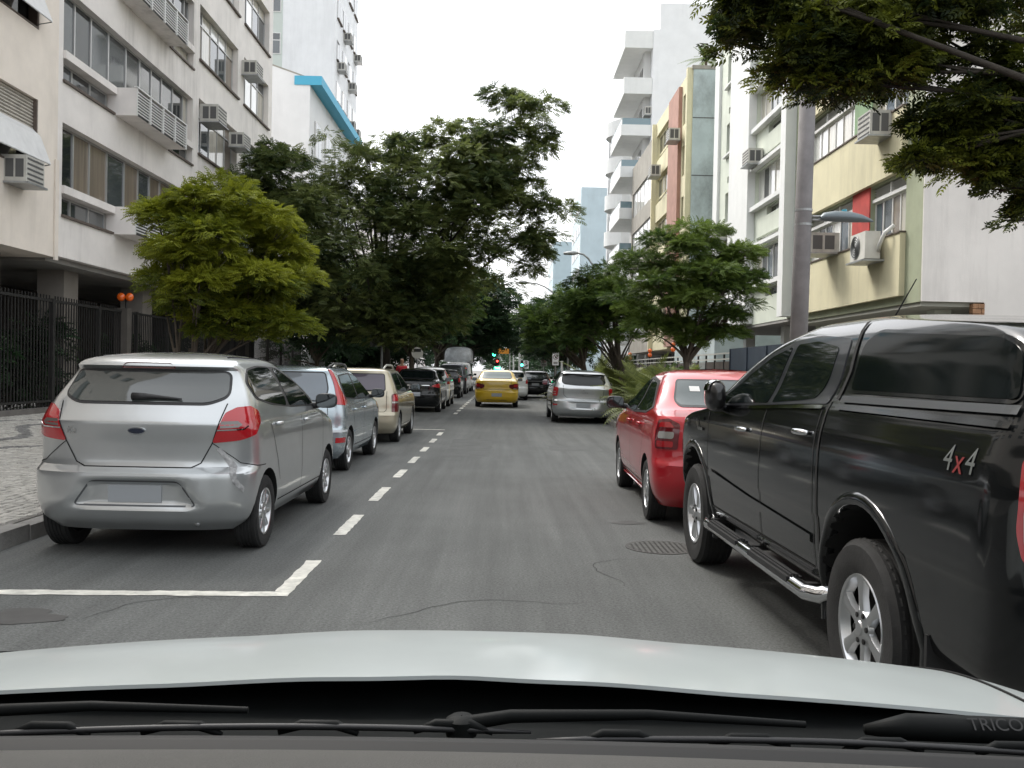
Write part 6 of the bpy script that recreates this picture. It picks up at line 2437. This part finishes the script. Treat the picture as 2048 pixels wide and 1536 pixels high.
# garden shrubs behind the left railings
for i, (y, lab) in enumerate(((19.5, 'dark garden shrub behind the railings at the left edge'), (22.2, 'dark garden shrub behind the railings, second from the left edge'), (27.5, 'dark garden shrub behind the railings under the white block'), (32.0, 'dark garden shrub behind the railings near the orange lamps'))):
    r = empty('garden_shrub', (-11.4, y, .3))
    tag(r, lab, 'shrub', 'shrubs behind the railings')
    leaf_object('foliage', clump_leaves(ellip_clumps((-11.4, y, 1.3), (.7, 1.2, 1.0), 22, .45, .8, -1, .2), 26, broad, 1.0, tint=(0, .5)), lf_deep, r)
    m = MB()
    m.tube([(-11.4, y, .2), (-11.35, y + .1, 1.5)], [.05, .02], 6)
    m.obj('stem', bark_m, r)
# ---------------------------------------------------------------- fences, posts, signs, lamps, person
def lamp_post(label, x, y, luminaire_z, top, arm_dir=1, r=.145):
    p = empty('street_lamp', (x, y, .15))
    tag(p, label, 'street lamp', 'street lamps')
    conc = pmat('concrete_pole', (.21, .20, .20), .85, var=.25, vscale=3, stain=.3)
    m = MB()
    m.tube([(x - .05, y, 0), (x, y, top * .5), (x + .05, y, top)], [r * 1.08, r, r * .9], 16)
    m.obj('pole', conc, p, smooth=True)
    z = luminaire_z
    for dz in (-.12, .13):
        m = MB()
        m.lathe([(z + dz - .02, r + .004), (z + dz + .02, r + .004)], 'z', 20, c=(x + .01, y, 0))
        m.obj('clamp_band', steel_grey, p)
    m = MB()
    for dz in (-.03, .03):
        m.tube([(x + .1, y, z + dz), (x + .36, y, z + dz + .005)], .022, 8)
    m.obj('bracket_arm', steel_grey, p, smooth=True)
    m = MB()
    st = [(.0, .05, .04, .0), (.06, .11, .09, .01), (.25, .16, .12, .015), (.5, .165, .12, .01), (.72, .13, .085, -.005), (.86, .06, .045, -.025), (.93, .012, .012, -.035)]
    vs_, fs_ = [], []
    n = 14
    for (d, w, h, dz) in st:
        for k in range(n):
            t = 2 * PI * k / n
            cx, sz = math.cos(t), math.sin(t)
            vs_.append((x + .30 + d, y + w * cx, z + dz + (h if sz > 0 else h * .55) * sz))
    for i in range(len(st) - 1):
        for k in range(n):
            fs_.append((i * n + k, i * n + (k + 1) % n, (i + 1) * n + (k + 1) % n, (i + 1) * n + k))
    fs_.append(tuple(range(n)))
    m.add(vs_, fs_)
    m.obj('luminaire', pmat('luminaire_grey', (.16, .19, .205), .45, metal=.3), p, smooth=True, sharp=60)
    m = MB()
    m.lathe([(z + .115, .05), (z + .16, .045), (z + .165, .001)], 'z', 12, c=(x + .72, y, 0))
    m.obj('photocell', pmat('photocell_blue', (.05, .35, .45), .4), p)
    return p


lamp_post('grey concrete lamp post with pointed luminaire in front of the yellow block', 5.15, 16.0, 4.22, 7.6)


def gooseneck(label, x, y, h, reach, sgn):
    p = empty('street_lamp', (x, y, .15))
    tag(p, label, 'street lamp', 'street lamps')
    m = MB()
    pts = [(x, y, .1), (x, y, h * .55)] + [(x + sgn * reach * (1 - math.cos(t)), y, h * .55 + h * .45 * math.sin(t)) for t in [PI / 2 * k / 8 for k in range(1, 9)]]
    m.tube(pts, [.075, .06] + [.045] * 8, 8)
    m.obj('pole', steel_grey, p, smooth=True)
    m = MB()
    e = Vector(pts[-1])
    m.tube([e, e + Vector((sgn * .25, 0, -.0)), e + Vector((sgn * .7, 0, -.03))], [.04, .11, .06], 8)
    m.obj('luminaire', steel_grey, p, smooth=True)


gooseneck('curved arm street lamp rising from the right trees near the far crossing', 4.2, 60, 7.2, 2.6, -1)
gooseneck('curved arm street lamp on the right by the pale blue tower', 4.6, 43, 7.0, 1.2, -1)

# railings on the left
f = empty('railings', (-10.4, 19, .3))
tag(f, 'long dark iron railings below the white and cream blocks on the left', 'fence')
XF, FZ, FT = -10.42, .28, 2.86
for (ya, yb) in ((14.0, 25.2), (25.4, 62.0)):
    box('rail', f, iron_m, (XF - .03, ya, FT - .03), (XF + .03, yb, FT + .03))
    box('rail', f, iron_m, (XF - .025, ya, FZ + .25), (XF + .025, yb, FZ + .30))
box('plinth', f, pmat('railing_plinth', (.14, .13, .12), .9, var=.3, vscale=2), (XF - .12, 14, .2), (XF + .12, 62, .42))
y = 16.5
k = 0
while y < 50:
    if k % 18 == 0:
        box('post', f, iron_m, (XF - .05, y - .05, FZ), (XF + .05, y + .05, FT + .05))
    else:
        box('picket', f, iron_m, (XF - .012, y - .012, FZ + .1), (XF + .012, y + .012, FT + (.12 if y < 25 else -.03)))
    y += .135
    k += 1
box('gate_pillar', f, pmat('brown_gate_pillar', (.09, .08, .07), .85, var=.2), (XF - .18, 25.15, .2), (XF + .18, 25.45, 2.95))


# amber garage warning lamps
def warning_lamps(label, c, d, r, post):
    p = empty('warning_lamp', c)
    tag(p, label, 'warning lamp', 'amber garage warning lamps')
    am = pmat('amber_lens', (.75, .13, .015), .25, coat=.8, emit=(1, .16, .01), estr=.03)
    for i, off in enumerate(((0, 0, 0), d)):
        q = Vector(c) + Vector(off)
        m = MB()
        n = 10
        prof = [(-r * .5, r * .8)] + [(-r * .5 + r * 1.0 * math.sin(PI / 2 * k / 6), r * math.cos(PI / 2 * k / 6) + .0005) for k in range(7)]
        m.lathe([(-a, b_) for a, b_ in prof], 'y', 16, c=tuple(q))
        lens = m.obj('lens', am, p, smooth=True)
        m = MB()
        m.lathe([(r * .3, r * 1.05), (r * .7, r * 1.0), (r * .9, r * .5), (r * .9, .001)], 'y', 14, c=tuple(q))
        m.obj('lamp_housing', black_plastic, p)
    m = MB()
    m.tube([(c[0] + d[0] / 2, c[1] + .1, c[2] + min(0, d[2])), (c[0] + d[0] / 2, c[1] + .1, post)], .03, 6)
    m.obj('lamp_stalk', iron_m, p)


warning_lamps('pair of orange warning lamps side by side on the left railing pillar', (-10.45, 25.2, 3.26), (.23, 0, .0), .115, 2.9)
warning_lamps('stacked orange warning lamps nearest the tree trunk on the right', (7.0, 38.0, 2.68), (0, 0, -.21), .105, 1.2)
warning_lamps('stacked orange warning lamps in the middle of the right railing', (7.0, 44.0, 2.55), (0, 0, -.21), .105, 1.2)
warning_lamps('stacked orange warning lamps farthest along the right railing', (7.0, 51.0, 2.5), (0, 0, -.23), .105, 1.2)

# railing and panels on the right
f = empty('railings', (6.5, 26, .2))
tag(f, 'grey horizontal rail fence behind the fern palms on the right', 'fence')
for z in (2.10, 1.93):
    box('rail', f, pmat('pale_rail', (.5, .5, .47), .5), (6.47, 25.8, z - .022), (6.53, 66, z + .022))
for k in range(34):
    y = 25.9 + 1.2 * k
    box('post', f, iron_m, (6.475, y - .03, .2), (6.525, y + .03, 2.07))
for k in range(33):
    y = 25.95 + 1.2 * k
    if k % 5 != 3:
        box('panel', f, pmat('brown_fence_panel', (.07, .055, .048), .8, var=.3, vscale=3), (6.49, y + .02, .3), (6.51, y + 1.08, 1.86))
    else:
        for q in range(8):
            box('picket', f, alu, (6.49, y + .1 + .13 * q, .3), (6.51, y + .13 + .13 * q, 1.86))
hb = empty('hoarding', (6.4, 24, .2))
tag(hb, 'dark blue metal hoarding panel between the red sedan and the black pickup', 'hoarding')
bm_ = pmat('dark_blue_metal', (.035, .05, .075), .6, var=.2, vscale=3)
for k in range(4):
    box('panel', hb, bm_, (6.36, 18.6 + 1.8 * k, .2), (6.42, 20.38 + 1.8 * k, 2.2))
    box('post', hb, bm_, (6.33, 20.382 + 1.8 * k, .2), (6.45, 20.398 + 1.8 * k, 2.2))
gw_ = empty('garden_wall', (8.3, 44, .2))
tag(gw_, 'low white rendered wall behind the right railing, stained along the top', 'wall')
box('wall_face', gw_, bluegrey, (7.9, 34.5, .2), (8.1, 42.5, 2.9))
box('coping', gw_, sill_dark, (7.85, 34.45, 2.902), (8.15, 42.55, 2.98))


# no-parking signs
def sign(label, x, y, z0, w, h, face):
    s_ = empty('parking_sign', (x, y, .15))
    tag(s_, label, 'sign', 'no parking signs')
    pl = pmat('sign_white' if face else 'sign_grey', (.75, .76, .77) if face else (.25, .25, .23), .5)
    box('plate', s_, pl, (x - w / 2, y - .006, z0), (x + w / 2, y + .006, z0 + h))
    m = MB()
    m.tube([(x, y + .04, .1), (x, y + .04, z0 + h * .9)], .03, 8)
    m.obj('post', steel_grey, s_)
    rc, cz = w * .40, z0 + h * .66
    ring = MB()
    n = 28
    vs_ = []
    for k in range(n):
        t = 2 * PI * k / n
        for rr in (rc, rc * .80):
            vs_.append((x + rr * math.cos(t), y - .0085, cz + rr * math.sin(t)))
    ring.add(vs_, [(2 * k, 2 * ((k + 1) % n), 2 * ((k + 1) % n) + 1, 2 * k + 1) for k in range(n)])
    d = rc * .1
    ring.quad((x - rc * .62 - d, y - .0095, cz + rc * .62 - d), (x - rc * .62 + d, y - .0095, cz + rc * .62 + d), (x + rc * .62 + d, y - .0095, cz - rc * .62 + d), (x + rc * .62 - d, y - .0095, cz - rc * .62 - d))
    ring.obj('prohibition_ring', pmat('sign_ring', (.14, .03, .04), .5), s_)
    blk = pmat('sign_black', (.015, .015, .015), .6)
    m = MB()
    a = rc * .5
    m.quad((x - a * .6, y - .0078, cz - a), (x - a * .2, y - .0078, cz - a), (x - a * .2, y - .0078, cz + a), (x - a * .6, y - .0078, cz + a))
    for q in (-1, -.13, .72):
        m.quad((x - a * .2, y - .0078, cz + a * q), (x + a * .6, y - .0078, cz + a * q), (x + a * .6, y - .0078, cz + a * (q + .28)), (x - a * .2, y - .0078, cz + a * (q + .28)))
    m.obj('letter_e', blk, s_)
    m = MB()
    for q in (.20, .10):
        m.quad((x - w * .32, y - .008, z0 + h * q), (x + w * .32, y - .008, z0 + h * q), (x + w * .32, y - .008, z0 + h * (q + .055)), (x - w * .32, y - .008, z0 + h * (q + .055)))
    m.obj('sign_text', blk, s_)


sign('bright white no parking sign with a crossed E above the silver hatchback', 3.25, 57.5, 1.85, .40, .78, True)
sign('weathered grey no parking sign just beside the bright white one', 3.2, 73.0, 1.85, .52, .72, False)
sign('small distant no parking sign above the black hatchback roof', 2.7, 110.0, 1.75, .62, .95, True)
# round sign and small post on the left
s_ = empty('round_sign', (-4.3, 46, .15))
tag(s_, 'round pale sign on a thin post on the left pavement', 'sign')
m = MB()
m.lathe([(-.012, .001), (-.012, .29), (.012, .29), (.012, .001)], 'y', 24, c=(-4.3, 46, 2.25))
m.obj('disc', pmat('sign_pale', (.45, .44, .40), .6), s_)
m = MB()
m.tube([(-4.3, 46.05, .1), (-4.3, 46.05, 2.3)], .03, 8)
m.obj('post', steel_grey, s_)
box('dark_band', s_, pmat('sign_black', (.02, .02, .02), .6), (-4.48, 45.98, 2.30), (-4.12, 45.985, 2.46))
s_ = empty('square_sign', (-4.55, 34.5, .15))
tag(s_, 'small grey rectangular sign seen edge on beside the pale tree trunk on the left', 'sign')
box('plate', s_, pmat('sign_back_grey', (.2, .21, .2), .6), (-5.0, 34.48, 2.25), (-4.45, 34.5, 2.75))
m = MB()
m.tube([(-4.55, 34.55, .1), (-4.55, 34.55, 2.7)], .035, 8)
m.obj('post', steel_grey, s_)

# traffic lights at the crossing with orange road-works board
t_ = empty('traffic_light', (1.3, 80, 0))
tag(t_, 'traffic light showing green on an overhead arm at the far crossing', 'traffic light')
m = MB()
m.tube([(1.4, 80, 0), (1.4, 80, 5.2)], .09, 8)
m.tube([(1.4, 80, 3.55), (-.9, 80, 3.45)], .05, 8)
m.obj('mast', pmat('mast_white', (.6, .6, .58), .6), t_)
box('signal_head', t_, black_plastic, (-1.0, 79.7, 2.6), (-.62, 79.9, 3.4))
m = MB()
m.lathe([(-.02, .14), (-.03, .10), (-.04, .001)], 'y', 16, c=(-.81, 79.7, 2.82))
m.obj('green_lens', pmat('green_signal', (.02, .6, .3), .3, emit=(.05, 1, .5), estr=5.0), t_)
for zz in (3.0, 3.2):
    m = MB()
    m.lathe([(-.02, .09), (-.03, .07), (-.04, .001)], 'y', 12, c=(-.81, 79.7, zz + .03))
    m.obj('unlit_lens', pmat('unlit_signal', (.05, .02, .02), .3), t_)
t_ = empty('traffic_light', (-1.15, 97, 0))
tag(t_, 'small red pedestrian signal above the taxi sign', 'traffic light')
m = MB()
m.tube([(-.7, 97, 0), (-.7, 97, 2.9)], .06, 8)
m.obj('post', steel_grey, t_)
box('signal_head', t_, black_plastic, (-.85, 96.8, 2.0), (-.45, 96.95, 2.7))
m = MB()
m.lathe([(-.02, .11), (-.04, .001)], 'y', 14, c=(-.65, 96.8, 2.42))
m.obj('red_lens', pmat('red_signal', (.7, .03, .03), .3, emit=(1, .05, .04), estr=3.0), t_)
t_ = empty('traffic_light', (2.6, 120, 0))
tag(t_, 'tiny far green traffic signal right of the white hatchback roof', 'traffic light')
m = MB()
m.tube([(2.4, 120, 0), (2.4, 120, 3.0)], .07, 8)
m.obj('post', steel_grey, t_)
box('signal_head', t_, black_plastic, (2.2, 119.8, 1.9), (2.6, 119.95, 2.8))
m = MB()
m.lathe([(-.02, .16), (-.04, .001)], 'y', 14, c=(2.4, 119.8, 2.2))
m.obj('green_lens', MATS['green_signal'], t_)
o_ = empty('orange_board', (0, 79.5, 2.8))
tag(o_, 'orange rectangular board hanging beside the green traffic light', 'board')
box('board', o_, pmat('orange_board_face', (.75, .30, .03), .6, var=.2, vscale=3), (-.50, 79.5, 2.9), (.45, 79.55, 3.35))
box('board_frame', o_, black_plastic, (-.52, 79.552, 2.88), (.47, 79.58, 3.37))
# thin white posts near the crossing
for i, (x, y, h, lab) in enumerate(((1.0, 88, 3.4, 'slim white post right of the taxi sign'), (.65, 92, 5.4, 'tall pale pole behind the orange board'), (4.0, 62, 2.1, 'white gate post with cap past the black hatchback'))):
    p = empty('slim_post', (x, y, 0))
    tag(p, lab, 'post')
    m = MB()
    m.tube([(x, y, 0), (x - .08, y, h)], .07, 8)
    m.lathe([(h, .11), (h + .06, .11), (h + .07, .001)], 'z', 10, c=(x - .08, y, 0))
    m.obj('shaft', white_frame, p)
# white garden gate on the right
gt = empty('garden_gate', (5.2, 42, .2))
tag(gt, 'small white barred gate behind the silver hatchback', 'gate')
for k in range(6):
    box('bar', gt, white_frame, (4.75 + .16 * k, 41.98, .25), (4.78 + .16 * k, 42.01, 2.2 + (.15 if k % 2 else 0)))
for z in (.5, 1.95):
    box('rail', gt, white_frame, (4.6, 41.975, z), (5.7, 42.015, z + .05))
# concrete planter stub at the right kerb
pl = empty('planter', (3.5, 24.9, .14))
tag(pl, 'short round concrete planter at the kerb behind the silver hatchback', 'planter')
m = MB()
m.lathe([(.13, .16), (.16, .2), (.5, .22), (.53, .24), (.58, .24), (.58, .18), (.5, .17), (.5, .001)], 'z', 18, c=(3.55, 24.6, 0))
m.obj('pot', pmat('planter_concrete', (.3, .29, .27), .9, var=.2, vscale=4), pl, smooth=True, sharp=40)

# pedestrian in a red shirt on the left pavement, seen over the car roofs
def person(label, x, y, z0, shirt, trousers, skin):
    o0 = empty('person', (x, y, z0))
    tag(o0, label, 'person')

    def skinned(name, verts, edges, radii, mat, sub=1):
        me = bpy.data.meshes.new(name)
        me.from_pydata(verts, edges, [])
        o = bpy.data.objects.new('tmp_' + name, me)
        COL.objects.link(o)
        md = o.modifiers.new('s', 'SKIN')
        md.use_smooth_shade = True
        for i, r_ in enumerate(radii):
            me.skin_vertices[0].data[i].radius = (r_, r_ * .8)
        me.skin_vertices[0].data[0].use_root = True
        o.modifiers.new('d', 'SUBSURF').render_levels = sub
        o.modifiers['d'].levels = sub
        bpy.context.view_layer.update()
        mm = bpy.data.meshes.new_from_object(o.evaluated_get(bpy.context.evaluated_depsgraph_get()))
        bpy.data.objects.remove(o)
        mm.materials.clear()
        mm.materials.append(mat)
        q = bpy.data.objects.new(name, mm)
        COL.objects.link(q)
        q.parent = o0
        mm.polygons.foreach_set('use_smooth', [True] * len(mm.polygons))
        return q
    V = [(0, 0, .95), (0, 0, 1.1), (0, .0, 1.28), (0, 0, 1.42), (0, 0, 1.50), (0, -.01, 1.58), (0, -.02, 1.68), (0, -.01, 1.75),
         (.17, 0, 1.40), (.22, .02, 1.15), (.22, -.08, .92), (.22, -.12, .83), (-.17, 0, 1.40), (-.23, .02, 1.15), (-.22, -.05, .92), (-.22, -.08, .83),
         (.09, 0, .9), (.10, -.03, .5), (.10, .03, .09), (.10, -.12, .04), (-.09, 0, .9), (-.10, .06, .5), (-.10, .12, .09), (-.10, -.02, .04)]
    E_ = [(0, 1), (1, 2), (2, 3), (3, 4), (4, 5), (5, 6), (6, 7), (3, 8), (8, 9), (9, 10), (10, 11), (3, 12), (12, 13), (13, 14), (14, 15), (0, 16), (16, 17), (17, 18), (18, 19), (0, 20), (20, 21), (21, 22), (22, 23)]
    Rr = [.14, .13, .155, .13, .055, .07, .095, .07, .065, .048, .038, .03, .065, .048, .038, .03, .10, .07, .05, .045, .10, .07, .05, .045]
    body = skinned('body', V, E_, Rr, skin)
    Vs = [(0, 0, .93), (0, 0, 1.1), (0, 0, 1.28), (0, 0, 1.43), (.17, 0, 1.40), (.225, .015, 1.2), (-.17, 0, 1.40), (-.235, .015, 1.2)]
    skinned('shirt', Vs, [(0, 1), (1, 2), (2, 3), (3, 4), (4, 5), (3, 6), (6, 7)], [.17, .155, .175, .14, .085, .075, .085, .075], shirt)
    Vt = [(0, 0, .95), (.09, 0, .88), (.10, -.03, .5), (.10, .03, .12), (-.09, 0, .88), (-.10, .06, .5), (-.10, .12, .12)]
    skinned('trousers', Vt, [(0, 1), (1, 2), (2, 3), (0, 4), (4, 5), (5, 6)], [.155, .12, .085, .07, .12, .085, .07], trousers)
    skinned('hair', [(0, .02, 1.70), (0, .015, 1.78)], [(0, 1)], [.098, .06], pmat('dark_hair', (.02, .015, .012), .7))


person('pedestrian in a red shirt seen above the roof of the black sedan', -4.45, 40.5, .14, pmat('red_shirt', (.5, .025, .04), .8), pmat('dark_trousers', (.03, .03, .04), .8), pmat('skin', (.35, .2, .13), .6))
